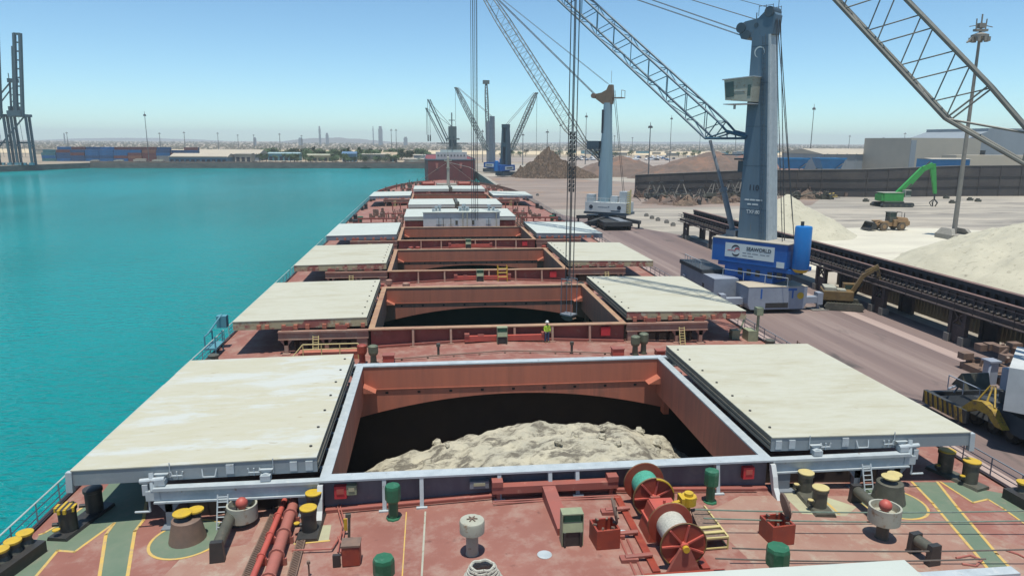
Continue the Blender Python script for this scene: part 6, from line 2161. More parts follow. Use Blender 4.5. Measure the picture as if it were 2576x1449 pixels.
b = B().box(6.4, 11.6, 473, 479, 14.6, 29.5).box(4.5, 13.4, 472, 480, 21, 22).rod((8.5, 471, 15), (8.5, 471, 38), .4).box(6.5, 10.5, 470.8, 471.2, 33, 33.5).box(-1.5, 19, 474, 477, 18.4, 19)
for i in range(14):
    rn = random.Random(i)
    b.box(5 + i * .7, 5.5 + i * .7, 472, 473, 14.6, 14.6 + rn.uniform(1, 6))
b.build("crane_post", far_grey, rs)
b = B()
for (p, q, wd) in (((5.5, 474, 20), (-6.6, 478, 46.5), .7), ((7, 474, 20), (-5.2, 478, 46.5), .5), ((4, 473, 19), (-7.6, 476, 41), .5), ((2.4, 473, 19), (-8.2, 476, 41), .4)):
    b.bar(p, q, wd, wd)
b.build("derrick_boom", far_grey, rs)
b = B()
for x, z0, z1 in ((-6.8, 22, 46), (-5.4, 22, 46), (-7.6, 24, 41)):
    b.rod((x, 478, z0), (x, 478, z1), .12, n=4)
b.rod((-6.6, 478, 46), (9, 476, 29), .12, n=4).rod((-7.6, 476, 41), (9, 476, 29), .12, n=4)
for x in (-6.8, -5.4):
    b.box(x - .4, x + .4, 477.6, 478.4, 20, 24)
b.build("derrick_wire", cable_dark, rs)
b = B()
for x in (-1.5, 13.5):
    b.hexa([(x - .6, 457.7, 3.2), (x + .5, 457.7, 3.2), (x + .5, 457.98, 3.2), (x - .6, 457.98, 3.2)], [(x - .9, 457.7, 6.6), (x + .9, 457.7, 6.6), (x + .9, 457.98, 6.6), (x - .9, 457.98, 6.6)])
b.build("anchor_recess", mat("pale_red", (.55, .16, .12), None, 1), rs)
b = B()
b.path([Vector((4, 457.9, 7.5)), Vector((16, 400, 6)), Vector((25.5, 372, .5))], .09, n=5)
tag(b.build("stern_line", rope_white), "thin pale mooring rope from the red ship's stern to the quay", "rope")
# sheds behind the red ship
def shed(name, label, x0, x1, y0, y1, h, ridge, wall, roof, along='x', cat="shed", group=None, wh=None):
    b = B().box(x0, x1, y0, y1, 0, h)
    o = b.build(name, wall, None)
    tag(o, label, cat, group)
    r = B()
    if along == 'x':
        ym = (y0 + y1) / 2
        r.prism([(y0 - .8, h + .01), (y1 + .8, h + .01), (ym, h + ridge)], 'x', x0 - .6, x1 + .6)
    else:
        xm = (x0 + x1) / 2
        r.prism([(x0 - .8, h + .01), (x1 + .8, h + .01), (xm, h + ridge)], 'y', y0 - .6, y1 + .6)
    r.build("roof", roof, o)
    if wh:
        w_ = B()
        n = wh
        for i in range(n):
            x = x0 + (x1 - x0) * (i + .5) / n
            w_.box(x - (x1 - x0) / n * .32, x + (x1 - x0) / n * .32, y0 - .08, y0 - .002, .2, h * .6)
        w_.build("door_opening", text_dark, o)
    return o
# ----- harbour front on the far shore
o = shed("transit_shed", "long cream roofed quay shed with blue walls on the left of the far shore", -236, -187, 672, 700, 4.6, 3.4, shed_blue, shed_cream, cat="shed", wh=11)
B().box(-236.5, -186.5, 671, 672 - .1, 4.9, 5.6).build("roof_fascia", shed_white, o)
shed("storage_shed", "second cream shed roof rising behind the long quay shed", -232, -172, 730, 770, 6.5, 4.0, shed_grey, shed_cream)
shed("harbour_building", "teal walled building with pale roof among the trees of the far shore", -165, -135, 738, 752, 7.0, 1.2, teal_paint, mat("roof_teal_pale", (.32, .45, .46), None, .1), cat="building", wh=6)
shed("harbour_building", "yellowish low building right of the teal one on the far shore", -125, -100, 722, 734, 5.6, 1.5, mat("wall_ochre", (.42, .38, .22), None, .1), mat("roof_olive", (.36, .36, .26), None, .1), cat="building", wh=5)
shed("harbour_building", "blue gabled house between trees in the middle of the far shore", -90, -77, 712, 724, 7.5, 2.0, mat("wall_sky", (.13, .30, .42), None, .1), mat("roof_blue", (.10, .20, .33), None, .1), cat="building", wh=4)
shed("harbour_building", "small teal pavilion with tan pitched roof near the white sheds", -52.5, -38, 708, 718, 5.2, 4.0, teal_paint, mat("roof_tan", (.42, .33, .22), None, .1), cat="building", wh=4)
shed("warehouse", "white corrugated warehouse by the water left of the red ship", -69, -44, 688, 702, 7.4, .6, shed_white, shed_white, cat="warehouse", wh=0)
shed("warehouse", "long low pale shed between the white warehouse and the red ship", -30, 4, 690, 715, 3.2, .6, shed_white, shed_white, cat="warehouse")
shed("warehouse", "flat grey shed roof behind the long low pale shed", -22, 18, 725, 745, 6.0, .8, shed_grey, shed_white, cat="warehouse")
shed("gate_office", "pale cluttered office block beside the long quay shed", -184, -170, 690, 704, 7.5, .6, shed_white, shed_white, cat="building", wh=3)
# quayside rubble and barriers along the sea wall
rn = random.Random(31)
b = B()
for i in range(150):
    x = rn.uniform(-290, 22)
    b.box(x - .9, x + .9, 663, 665, 0, rn.uniform(.6, 1.6))
tag(b.build("sea_wall_rubble", pole_tan), "broken row of stones and low barriers along the far sea wall", "rubble", kind='stuff')
b = B().box(-298, 24, 661.4, 662.2, .0, 1.1)
tag(b.build("sea_wall", mat("sea_wall_brown", (.20, .13, .10), (.15, .11, .09), .1)), "low brown sea wall edging the far shore", "wall")
b = B().prism([(-17, 662.5), (-13, 662.5), (-9, 662.5), (-8.5, 662.5), (-13, 662.5)], 'z', 0, .01)
def loading_ramp():
    b = B()
    for i in range(5):
        b.bar((-22 + i * 1.4, 668, .3 + i * .9), (-19 + i * 2.0, 668, 1.0 + i * 1.3), .4, .3)
    b.bar((-22, 668, .5), (-11, 668, 7.6), .5, 1.2).box(-25, -21, 666, 670, 0, 3)
    tag(b.build("loading_ramp", off_white), "small white slanting loader arm on the shore by the warehouse", "loader arm")
loading_ramp()
b = B().hexa([(-66.5, 655, WATER - .2), (-60, 655, WATER - .2), (-60, 657, WATER - .2), (-66.5, 657, WATER - .2)], [(-68, 654.5, WATER + 1.2), (-58.5, 654.5, WATER + 1.2), (-58.5, 657.5, WATER + 1.2), (-68, 657.5, WATER + 1.2)])
b.box(-65, -62, 655, 657, WATER + 1.2, WATER + 3)
tag(b.build("small_boat", dark_olive), "tiny dark boat lying at the far sea wall", "boat")

# trees: trunk and crown made of many small leaf faces
def tree_proto(name, label, h, r, seed, dense=1.0):
    t = thing(name, label, "tree", group="trees along the far shore")
    B().lathe([(.3, 0), (.2, h * .4), (.12, h * .75)], n=7).build("trunk", trunk_m, t)
    rn = random.Random(seed)
    b = B()
    cl = [(rn.uniform(-.5, .5) * r, rn.uniform(-.5, .5) * r, h * rn.uniform(.45, .92), rn.uniform(.4, .7) * r) for _ in range(7)]
    for i in range(int(320 * dense)):
        c = rn.choice(cl)
        v = Vector((rn.gauss(0, 1), rn.gauss(0, 1), rn.gauss(0, .8))).normalized() * c[3] * rn.uniform(.5, 1.05)
        p = Vector(c[:3]) + v
        if p.z < .5: continue
        s_ = rn.uniform(.25, .55)
        a = Vector((rn.uniform(-1, 1), rn.uniform(-1, 1), rn.uniform(-.6, .6))).normalized() * s_
        d = a.orthogonal().normalized() * s_ * .7
        b.add([p - a, p + d, p + a, p - d], [(0, 1, 2, 3)])
    b.build("crown", leaf, t)
    return t
LT = ["round dense dark green tree in the far shore tree belt", "wide spreading green tree in the far shore tree belt", "tall slim dark tree standing above the far shore tree belt"]
protos = [tree_proto("broadleaf_tree", LT[0], 8, 3.6, 1), tree_proto("spreading_tree", LT[1], 6.5, 4.6, 2), tree_proto("slim_tree", LT[2], 12, 2.0, 3)]
rn = random.Random(77)
spots = []
for i in range(105):
    spots.append((rn.uniform(-186, -6), rn.uniform(766, 800), rn.choice((0, 1, 0)), rn.uniform(1.0, 1.45)))
for i in range(46):
    x = rn.choice((rn.uniform(-165, -132), rn.uniform(-135, -100), rn.uniform(-100, -78), rn.uniform(-76, -55), rn.uniform(-58, -36)))
    spots.append((x, rn.uniform(678, 706), rn.choice((0, 1)), rn.uniform(.65, 1.0)))
for x in (-120, -88.5, -86, -75):
    spots.append((x, 735, 2, rn.uniform(.9, 1.25)))
for i in range(34):
    spots.append((rn.uniform(60, 520), rn.uniform(930, 990), rn.choice((0, 1)), rn.uniform(.8, 1.2)))
used = set()
for x, y, k, s_ in spots:
    t = protos[k] if k not in used else dup(protos[k])
    used.add(k)
    t.location = (x, y, 0)
    t.rotation_euler = (0, 0, rn.uniform(0, 6))
    t.scale = (s_ * 1.15, s_ * 1.15, s_)
    if y > 900:
        t['label'] = "low tree in the row behind the car park, inland of the ore heaps"
        t['group'] = "trees inland of the ore heaps"

# ----- container yard on the left shore
names = ["blue", "navy", "maroon", "rust", "grey", "teal"]
cb = B().box(-6.05, 6.05, -1.2, 1.2, 0, 2.55)
for i in range(30):
    cb.box(-5.95 + i * .4, -5.75 + i * .4, -1.235, -1.202, .1, 2.45)
proto = cb.build("shipping_container", CONT[0])
me0 = proto.data
bpy.data.objects.remove(proto)
mcol = []
for m in CONT:
    me = me0.copy()
    me.materials.clear()
    me.materials.append(m)
    mcol.append(me)
rn = random.Random(13)
cols = [(-352, 4, (0, 1, 5)), (-339.5, 5, (1, 2, 0)), (-327, 5, (2, 1, 1)), (-314.5, 5, (0, 0, 0, 1)), (-302, 5, (0, 0, 0, 1)), (-289.5, 5, (0, 0, 2, 1)), (-277, 5, (0, 2, 3)), (-264.5, 5, (3, 2, 2)), (-252, 5, (4, 1, 0, 1)), (-239.5, 4, (1, 2, 0)), (-227, 5, (2, 1, 0))]
for ci, (x, n, pal) in enumerate(cols):
    for row in range(2):
        for k in range(n - (1 if row == 0 and rn.random() < .45 else 0)):
            c = rn.choice(pal)
            o = bpy.data.objects.new("shipping_container", mcol[c])
            C.collection.objects.link(o)
            o.location = (x + rn.uniform(-.15, .15), 705 + row * 3.2 + (ci % 2) * .4, k * 2.6)
            tag(o, "%s shipping container stacked in the left shore container yard" % names[c], "container", "containers stacked on the left shore")
# pale low plant in front of the stacks
for i, (x, y, w_, h, m) in enumerate(((-262, 676, 9, 3.2, shed_white), (-247, 677, 8, 2.6, off_white), (-280, 676, 6, 2.2, off_white), (-300, 676, 5, 2, shed_white))):
    b = B().box(x - w_ / 2, x + w_ / 2, y, y + 3, .6, h).box(x - w_ / 2 - 1.6, x - w_ / 2, y, y + 2.6, .4, h * .8)
    o = b.build("yard_truck", m)
    b = B()
    for dx in (-.4, 0, .35):
        b.rod((x + dx * w_, y - .1, .5), (x + dx * w_, y + 3.1, .5), .5)
    b.build("wheel", tyre, o)
    tag(o, ["long white yard truck before the maroon container stacks", "pale yard truck beside the long white one on the left shore", "small pale truck in front of the blue container stacks", "small white truck at the foot of the quay crane"][i], "truck")

# ----- ship to shore cranes with raised booms
def sts(label, x, y, hang=0):
    t = thing("quay_crane", label, "crane", (x, y, 0), 0, "ship to shore cranes on the left shore")
    b = B()
    for dx in (0, -10.5):
        for dy in (0, 5):
            b.bar((dx, dy, 0), (dx - .6, dy, 38), 1.3, 1.6)
        b.bar((dx, 0, 15), (dx, 5, 15), 1.0, 1.2)
    b.bar((-10, 5, 17), (0, 5, 17), 1.0, 1.2).bar((-24, 0, 12), (-1.2, 0, 37), .9, .9)
    p = b.build("portal_frame", sts_m, t)
    for i in range(4):
        x = -1.8 - i * 5.5 if i < 2 else -12.4 + (i - 2) * 3.6
        B().box(x, x + 3, -1.2, 1.2, 0, 1.8).build("bogie", teal_paint, p)
    B().box(-12.2, .3, -2, 8, 36.4, 38.4).box(-15.5, -8, 6, 14, 39.4, 44.5).box(-12, -2, -3.4, -3, 37, 41).build("main_girder", sts_m, t)
    b = B()
    for dx in (-5.6, -1.4):
        b.bar((dx, -2, 37), (dx + 7.2, -5, 97), 1.7, 2.2)
    for i in range(10):
        f = .05 + i * .105
        b.bar((-5.6 + 7.2 * f, -2 - 3 * f, 37 + 60 * f), (-1.4 + 7.2 * f, -2 - 3 * f, 37 + 60 * f), .7, 1.1)
    b.bar((-7.8, -1, 40), (-2.6, -2, 88), .7, 1.0).bar((1.2, -5, 96.6), (6.4, -5, 96.0), 1.2, 1.6)
    for i in range(8):
        f = i * .1
        b.bar((-7.8 + 5.2 * f, -1, 40 + 48 * f), (-5.4 + 6.8 * (f + .05), -2, 40 + 52 * f), .4, .4)
    b.build("raised_boom", sts_m, t)
    b = B().bar((-12.5, 4, 38), (-10.5, 4, 64), 1.1, 1.1).bar((-8.5, 4, 38), (-5.5, 2, 64), .9, .9).bar((-10.5, 4, 62), (-30, 12, 46), .8, .8).bar((-10.5, 4, 57), (-30, 12, 40), .7, .7).box(-11.5, -5, 2, 6, 62, 65).rod((-11, 4, 65), (-11, 4, 69), .3).box(-9, -6, 3, 3.6, 44, 58)
    for i in range(4):
        b.bar((-12.2 + i * .5, 4, 42 + i * 5), (-8 + i * .6, 4, 46 + i * 5), .4, .4)
    b.build("apex_frame", sts_m, t)
    b = B()
    for dx in (-6.4, -4.0):
        b.rod((dx, 0, 6), (dx - 1.5, 0, 37), .14, n=5)
    b.build("hoist_rope", sts_m, t)
    return t
c = AY(61, 294, 600)
sts("blue grey ship to shore crane with boom raised, right of the pair", -313.4, 600)
sts("blue grey ship to shore crane with boom raised, cut by the left picture edge", -328.6, 599)

# ----- harbour light masts: tapered pole, ring of lamps
def light_mast(px, py_base, py_top, y, r, label, m=pole_m, fancy=False, slim=1.0):
    base = AY(px, py_base, y)
    top = AY(px, py_top, y)
    h = max(6, top.z - max(0, base.z))
    t = thing("light_mast", label, "light mast", (base.x, y, 0), 0, "harbour light masts")
    H = top.z
    B().lathe([(r, 0), (r * .85, H * .3), (r * .5, H * .95), (r * .3, H)], n=10).build("pole", m, t, smooth=True)
    b = B().lathe([(r * 1.2, H * .925), (r * 3.2 * slim, H * .93), (r * 3.2 * slim, H * .94), (r * 1.0, H * .95)], n=12)
    for i in range(8):
        a = i * .785
        b.box(r * 3 * slim * math.cos(a) - r * .6, r * 3 * slim * math.cos(a) + r * .6, r * 3 * slim * math.sin(a) - r * .6, r * 3 * slim * math.sin(a) + r * .6, H * .91, H * .93)
    b.build("lamp_ring", m, t)
    if fancy:
        b = B().box(-r * 2.6, r * 2.6, -r * 1.0, r * 1.0, H * .955, H * .965).rod((0, 0, H), (0, 0, H * 1.03), r * .3)
        for s in (-1, 1):
            b.bar((0, 0, H * .985), (s * r * 5, 0, H * .975), r * .25, r * .3)
            b.rod((s * r * 2, 0, H * .96), (s * r * 2.2, 0, H * 1.01), r * .25)
        b.bar((-r * 3, 0, H * .93), (-r * 5.2, 0, H * .905), r * .9, r * .5).box(-r * 1.4, r * 1.4, -r, r, H * .97, H * .99)
        b.build("antenna", m, t)
    return t
p = G(2398, 600)
lm = light_mast(2398, 600, 52, p.y, .52, "tall steel light mast on a concrete base at the sand heap, nearest of the masts", pole_tan, True)
b = B().box(-2.6, 2.6, -2.6, 2.6, 0, 1.0)
for s in (-1, 1):
    b.hexa([(s * 2.2 - .4, -2.8, 1.0), (s * 2.2 + .4, -2.8, 1.0), (s * 2.2 + .4, 2.4, 1.0), (s * 2.2 - .4, 2.4, 1.0)], [(s * 1.6 - .4, -1.6, 2.3), (s * 1.6 + .4, -1.6, 2.3), (s * 1.6 + .4, 1.6, 2.3), (s * 1.6 - .4, 1.6, 2.3)])
b.build("base_block", concrete, lm)
for px, pb, pt, y, r, lb in ((2037, 395, 262, 560, .42, "light mast right of the blue crane tower, behind the hoppers"), (1685, 390, 290, 700, .4, "slim light mast on the skyline left of the blue crane boom foot"),
                            (1631, 440, 308, 330, .36, "dark light mast in front of the ore heaps with a flat top"), (1473, 380, 284, 640, .42, "light mast seen beside the pale crane's boom"),
                            (1315, 400, 334, 620, .42, "light mast left of the scrap heap"), (1376, 400, 326, 600, .45, "light mast with dark head above the scrap heap"),
                            (373, 385, 281, 690, .4, "light mast rising behind the container yard on the left shore"), (986, 400, 324, 1300, .7, "left one of two hazy light masts near the far tower"),
                            (998, 400, 324, 1320, .7, "right one of two hazy light masts near the far tower"), (1408, 390, 310, 900, .4, "thin light mast behind the hoist ropes"), (1214, 400, 325, 700, .4, "short light mast left of the twin blue cranes")):
    light_mast(px, pb, pt, y, r, lb, slim=.8)
rn = random.Random(3)
for i, (px, pt) in enumerate(((404, 333), (466, 331), (550, 333), (172, 332), (600, 338), (705, 335), (1200, 345), (1590, 345), (1760, 338), (2220, 345), (2273, 333), (2135, 340), (1850, 338), (760, 340), (640, 338), (1545, 340))):
    light_mast(px, 372, pt, 1400 + 60 * (i % 5), .8, "thin hazy light mast far off on the plain's skyline", slim=.8)
bpy.context.view_layer.update()

# ----- the twin blue cranes far up the quay and a grey one behind them
def far_crane(label, px, y, A, tipxz, slot, Htop, tower_m, tx=None):
    base = AY(px, 430, y)
    t = thing("harbour_crane", label, "crane", (base.x, y, 0), A, "mobile harbour cranes on the quay")
    if slot:
        for s in (-1, 1):
            B().hexa([(-1.6, s * 2.3 - .9, 5.5), (1.6, s * 2.3 - .9, 5.5), (1.6, s * 2.3 + .9, 5.5), (-1.6, s * 2.3 + .9, 5.5)], [(-1.0, s * 1.5 - .7, Htop), (1.0, s * 1.5 - .7, Htop), (1.0, s * 1.5 + .7, Htop), (-1.0, s * 1.5 + .7, Htop)]).build("tower", tower_m, t)
        B().box(-1.2, 1.2, -2.3, 2.3, Htop - 1.6, Htop + .4).box(-1.2, 1.2, -2.4, 2.4, Htop * .58, Htop * .66).build("tower_head", tower_m, t)
    else:
        B().hexa([(-1.6, -1.5, 5.5), (1.6, -1.5, 5.5), (1.6, 1.5, 5.5), (-1.6, 1.5, 5.5)], [(-1.2, -1.2, Htop), (1.2, -1.2, Htop), (1.2, 1.2, Htop), (-1.2, 1.2, Htop)]).build("tower", tower_m, t)
    s_, z_ = tipxz
    sl_ = math.atan2(z_ - 14, s_ - 2.5)
    o, tp = boom_mesh("boom", far_grey, t, (2, 14), (6.5, 16.2), sl_, 2.4, s_, 2.0, 12, .28, .12, tipfrac=.75)
    ropes(t, [(Vector((.5, dy, Htop)), tp + Vector((-1, dy, .5))) for dy in (-.8, .8)], .12, name="luffing_rope")
    ropes(t, [(tp + Vector((.8, 0, 0)), Vector((tp.x + .8, 0, 9)))], .1)
    h = B().box(-6.5, 4.5, -3.2, 3.2, 3.4, 6.8).build("machinery_house", house_blue, t)
    B().box(-3.5, 3.2, 3.202, 3.26, 4.0, 6.0).box(-3.5, 3.2, -3.26, -3.202, 4.0, 6.0).build("sign_board", sign_white, h)
    B().box(-2.4, 2.2, 3.262, 3.28, 4.7, 5.3).box(-2.4, 2.2, -3.28, -3.262, 4.7, 5.3).build("sign_text", text_dark, h)
    B().lathe([(1.2, 3.4), (1.2, 9.0), (.8, 9.2)], (-7.2, 0, 0), n=14).build("exhaust_housing", cyl_blue, t, smooth=True)
    B().box(-5, 5, -3.5, 3.5, .8, 2.8).box(-6.5, 6.5, -.6, .6, .5, 1.3).rod((0, 0, 2.8), (0, 0, 3.4), 2.4, n=16).build("undercarriage", mast_dark, t)
    return t
far_crane("far blue crane with slotted A shaped tower, its boom leaning right", 1272, 420, R(38), (26, 52), True, 29.5, mast_dark)
far_crane("far blue crane behind the slotted one, its boom leaning left", 1238, 470, R(140), (30, 58), False, 36, mid_grey)
tc = thing("harbour_crane", "slim grey crane with near upright boom behind the twin blue cranes", "crane", (0, 520, 0), R(95), "mobile harbour cranes on the quay")
tc.location.x = AY(1229, 400, 520).x
boom_mesh("boom", far_grey, tc, (1, 12), (3, 15), R(80), 2.2, 11, 2.0, 14, .3, .14, tipfrac=.8)
B().box(-1.3, 1.3, -1.3, 1.3, 0, 34).build("tower", mid_grey, tc)
B().box(8.6, 12, -2.2, 2.2, 60.5, 63).build("boom_cap", far_grey, tc)

# ----- blue hoppers, warehouses and parked clutter behind the boundary wall
for i, (xa, xb, lb) in enumerate(((1964, 2034, "blue flared hopper behind the wall, left of the pair"), (2058, 2126, "blue flared hopper behind the wall, right of the pair"))):
    y = 330
    a, c = AY(xa, 425, y), AY(xb, 398, y)
    b = B().hexa([(a.x + 2.4, y, a.z), (c.x - 1.8, y, a.z), (c.x - 1.8, y + 6, a.z), (a.x + 2.4, y + 6, a.z)], [(a.x, y - 1, c.z), (c.x, y - 1, c.z), (c.x, y + 7, c.z), (a.x, y + 7, c.z)])
    b.box(a.x - .3, c.x + .3, y - 1.3, y - 1.0, c.z - .7, c.z + .1)
    o = tag(b.build("hopper", hopper_blue), lb, "hopper", "blue hoppers behind the wall")
    b = B()
    for x in (a.x + 2.2, c.x - 1.4):
        b.box(x - .3, x + .3, y + .2, y + .8, 0, a.z).box(x - .3, x + .3, y + 5, y + 5.6, 0, a.z)
    b.bar((c.x - 4.2, y - .3, a.z + .4), (c.x - 1.2, y - .9, a.z + 2.6), .4, .3)
    b.build("hopper_leg", pole_tan, o)
p0, p1 = AY(2072, 385, 480), AY(2285, 385, 480)
o = shed("warehouse", "long grey warehouse with cream pitched roof right of the hoppers", p0.x, p1.x, 480, 540, 12.6, 3.6, shed_grey, shed_cream, cat="warehouse")
b = B()
for i in range(9):
    x = p0.x + 3 + i * (p1.x - p0.x - 6) / 8
    b.box(x - .5, x + .5, 479.8, 479.98, 0, 13)
b.build("wall_pilaster", shed_grey, o)
a, c = AY(2288, 395, 430), AY(2375, 352, 430)
o = tag(B().box(a.x, c.x + 26, 430, 480, 0, c.z + 1).build("grain_store", shed_white), "big pale box warehouse behind the nearest boom at the right", "warehouse")
B().box(a.x - .06, a.x + 3.5, 429.6, 429.98, 0, c.z - .4).build("corner_panel", shed_grey, o)
a, c = AY(2490, 380, 440), AY(2700, 325, 440)
tag(B().box(a.x - 3, c.x, 440, 500, 0, c.z).prism([(a.x - 40, 16), (a.x - 3, 16), (a.x - 3, c.z - 2)], 'y', 440, 500).build("grain_store", shed_grey), "tall grey warehouse with sloped annex at the right edge", "warehouse")
a, c = AY(2405, 405, 380), AY(2700, 392, 380)
tag(B().box(a.x, c.x, 380, 392, 0, c.z).build("yard_wall", shed_cream), "long low cream wall before the pale box warehouse", "wall")
o = shed("blue_yard_shed", "long low blue shed with pale roof behind the wall, before the pale box warehouse", AY(2345, 410, 340).x, AY(2440, 410, 340).x, 340, 352, 12.6, .5, hopper_blue, shed_white, cat="shed", wh=6)
rn = random.Random(19)
for i in range(0):
    x = AY(2250 + i * 20, 400, 350)
    o = bpy.data.objects.new("shipping_container", mcol[(0, 0, 5, 0, 4, 0, 5, 0)[i]])
    C.collection.objects.link(o)
    o.location = (x.x, 350 + 2 * (i % 2), 9.5 if False else 0)
    o.scale = (1, 1, 4.4 if False else 1)
    o.location.z = 0
    bpy.data.objects.remove(o)
cars = []
cmb = B().box(-2.2, 2.2, -.9, .9, .35, .95).hexa([(-1.5, -.85, .952), (1.3, -.85, .952), (1.3, .85, .952), (-1.5, .85, .952)], [(-1.0, -.7, 1.5), (.8, -.7, 1.5), (.8, .7, 1.5), (-1.0, .7, 1.5)])
for x in (-1.4, 1.4):
    cmb.rod((x, -.92, .34), (x, .92, .34), .34, n=10)
cmesh = []
for nm, col in (("white", (.7, .7, .7)), ("silver", (.4, .42, .44)), ("dark", (.05, .05, .06)), ("blue", (.05, .12, .25))):
    o = cmb.build("parked_car", mat("car_" + nm, col, None, 1, .35))
    cmesh.append((nm, o.data))
    bpy.data.objects.remove(o)
for i in range(150):
    px = rn.choice((rn.uniform(1440, 1880), rn.uniform(1440, 1880), rn.uniform(2130, 2420)))
    p = G(px, rn.choice((396, 398.5, 401, 404)))
    nm, me = cmesh[rn.choice((0, 0, 1, 2, 3))]
    o = bpy.data.objects.new("parked_car", me)
    C.collection.objects.link(o)
    o.location = (p.x + rn.uniform(-2, 2), p.y, .06)
    o.rotation_euler = (0, 0, rn.choice((0, 1.57)) + rn.uniform(-.1, .1))
    o.scale = (1.3, 1.3, 1.5)
    tag(o, "%s car in the crowded car park inland of the ore heaps" % nm, "car", "cars parked inland of the heaps")
for i in range(34):
    px = rn.uniform(1430, 2420)
    p = G(px, rn.uniform(385, 394))
    w_, d_, h = rn.uniform(8, 26), rn.uniform(8, 14), rn.uniform(3, 6.5)
    k = rn.choice((0, 0, 1, 2))
    o = B().box(-w_ / 2, w_ / 2, -d_ / 2, d_ / 2, 0, h).build("yard_cabin", (shed_white, shed_grey, teal_paint)[k])
    B().box(-w_ / 2 - .4, w_ / 2 + .4, -d_ / 2 - .4, d_ / 2 + .4, h + .01, h + .5).build("roof", shed_grey, o)
    o.location = (p.x, p.y, 0)
    tag(o, "small %s cabin among the yards inland of the ore heaps" % ("white", "grey", "teal")[k], "cabin", "cabins inland of the heaps")
for i in range(24):
    px = rn.uniform(100, 1060)
    y = rn.uniform(820, 1050)
    p = AY(px, 400, y)
    w_, d_, h = rn.uniform(10, 34), rn.uniform(8, 16), rn.uniform(3, 7)
    k = rn.choice((0, 0, 1, 2))
    o = B().box(-w_ / 2, w_ / 2, -d_ / 2, d_ / 2, 0, h).build("storage_shed", (shed_white, shed_grey, shed_cream)[k])
    B().box(-w_ / 2 - .4, w_ / 2 + .4, -d_ / 2 - .4, d_ / 2 + .4, h + .01, h + .6).build("roof", shed_cream if k else shed_white, o)
    o.location = (p.x, y, 0)
    tag(o, "flat %s shed on the plain behind the far shore" % ("white", "grey", "cream")[k], "shed", "sheds on the plain behind the shore")
# hazy towers on the skyline
for i, (px, pt, y, w_, lb) in enumerate(((956, 318, 3000, 16, "hazy pale tower block, widest on the skyline"), (938, 318, 2900, 3.5, "thin hazy chimney left of the tower block"), (803, 318, 2900, 7, "hazy chimney left of the far grey hill"), (822, 335, 2900, 10, "short hazy block at the left foot of the far hill"),
                                     (755, 347, 2800, 14, "low hazy block left of the chimneys"), (1020, 345, 2800, 14, "low hazy block right of the tower block"), (160, 335, 2600, 3, "thin hazy pylon behind the container yard"), (640, 346, 2600, 8, "low hazy block over the teal building"))):
    p = AY(px, pt, y)
    o = B().box(p.x - w_ / 2, p.x + w_ / 2, y, y + w_, 0, p.z * .86).build("distant_tower", shed_grey)
    B().box(p.x - w_ * .36, p.x + w_ * .36, y + .1, y + w_ * .8, p.z * .86 + .01, p.z).build("tower_top", shed_grey, o)
    tag(o, lb, "tower", None)

# ================================================================== one mesh per countable piece
SPLIT = {"post", "cover_lock", "cover_plate", "rail_post", "coaming_stay", "lifting_socket", "cover_roller", "roller", "roller_cap", "cap", "outrigger", "outrigger_pad", "footing",
         "drain_hole", "securing_hook", "corner_bracket", "tyre", "wheel_hub", "track_roller", "beam_leg", "beam_end", "bearing_stand", "brake_band", "deck_gear", "forecastle_gear", "roof_vent",
         "house_door", "house_window", "house_pipe", "stand", "deck_line_paint", "girder_posts", "idler_rollers", "hatch_dog", "sheave", "luffing_cylinder", "vent_panel", "roof_gear", "wheel",
         "hopper_leg", "door_opening", "wall_pilaster", "fan_opening", "anchor_recess", "derrick_boom", "mast_stay", "winch_fitting", "side_box", "box_marking", "girder_cap", "upper_girder", "lower_girder",
         "deck_pipe", "small_bore_pipe", "warning_stripe", "boom_head", "windlass", "cover_wheel", "lift_arm", "stiffener", "end_flange", "rope_swivel", "pipe_flange", "track_shoe", "cab_window", "deck_gear", "head_rail", "plate_seam", "tower_head", "gear_cover"}
SING = {"girder_posts": "girder_post", "idler_rollers": "idler_roller"}
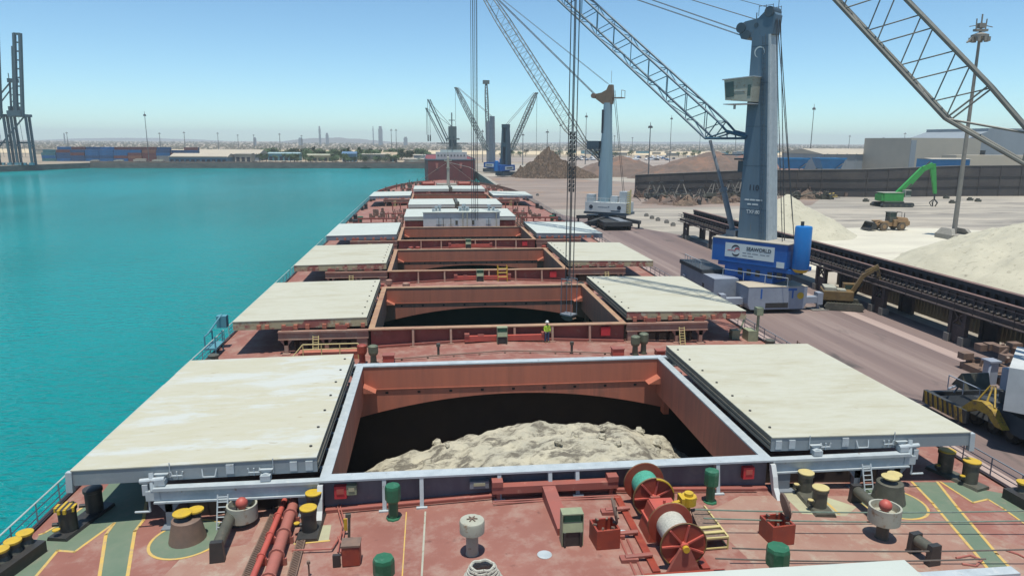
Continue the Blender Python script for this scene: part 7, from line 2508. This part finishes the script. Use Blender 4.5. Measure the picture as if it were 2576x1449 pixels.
def split_part(o):
    me = o.data
    n = len(me.vertices)
    par = list(range(n))
    def find(a):
        while par[a] != a:
            par[a] = par[par[a]]
            a = par[a]
        return a
    for p in me.polygons:
        v = p.vertices
        for k in v[1:]:
            a, b = find(v[0]), find(k)
            if a != b:
                par[a] = b
    isl = {}
    for p in me.polygons:
        isl.setdefault(find(p.vertices[0]), []).append(p.index)
    co = [v.co for v in me.vertices]
    boxes = []
    for k, fs in isl.items():
        ids = {i for f in fs for i in me.polygons[f].vertices}
        lo = [min(co[i][a] for i in ids) - .04 for a in range(3)]
        hi = [max(co[i][a] for i in ids) + .04 for a in range(3)]
        boxes.append([lo, hi, fs])
    if len(boxes) < 2 or len(boxes) > 700:
        return
    grp = list(range(len(boxes)))
    def gf(a):
        while grp[a] != a:
            grp[a] = grp[grp[a]]
            a = grp[a]
        return a
    for i in range(len(boxes)):
        for j in range(i):
            a, b = boxes[i], boxes[j]
            if all(a[0][k] <= b[1][k] and b[0][k] <= a[1][k] for k in range(3)):
                ra, rb = gf(i), gf(j)
                if ra != rb:
                    grp[ra] = rb
    cl = {}
    for i in range(len(boxes)):
        cl.setdefault(gf(i), []).append(i)
    if len(cl) < 2:
        return
    name = SING.get(o.name.split('.')[0], o.name.split('.')[0])
    mw = o.matrix_world
    cam_p = Vector((CAMX, 0, CAMH))
    L = []
    for ids in cl.values():
        fs = [f for i in ids for f in boxes[i][2]]
        c = mw @ Vector(boxes[ids[0]][0])
        L.append(((c - cam_p).length, fs))
    L.sort(key=lambda t: t[0])
    if len(L) > 100:
        rest = [f for d, fs in L[100:] for f in fs]
        L = L[:100] + [(-1, rest)]
    for d, fs in L:
        mp, vs, fc = {}, [], []
        sm = me.polygons[fs[0]].use_smooth
        for f in fs:
            q = []
            for i in me.polygons[f].vertices:
                if i not in mp:
                    mp[i] = len(vs)
                    vs.append(tuple(co[i]))
                q.append(mp[i])
            fc.append(q)
        m2 = bpy.data.meshes.new(name)
        m2.from_pydata(vs, [], fc)
        m2.materials.append(me.materials[0])
        if sm:
            for p in m2.polygons:
                p.use_smooth = True
            try:
                m2.set_sharp_from_angle(angle=R(40))
            except Exception:
                pass
        x = bpy.data.objects.new(name, m2)
        C.collection.objects.link(x)
        x.parent = o.parent
        x.location = o.location
        if d < 0:
            x['kind'] = 'stuff'
    bpy.data.objects.remove(o)
bpy.context.view_layer.update()
for o in [o for o in C.objects if o.type == 'MESH' and o.parent and o.name.split('.')[0] in SPLIT and not o.children and not o.modifiers]:
    split_part(o)
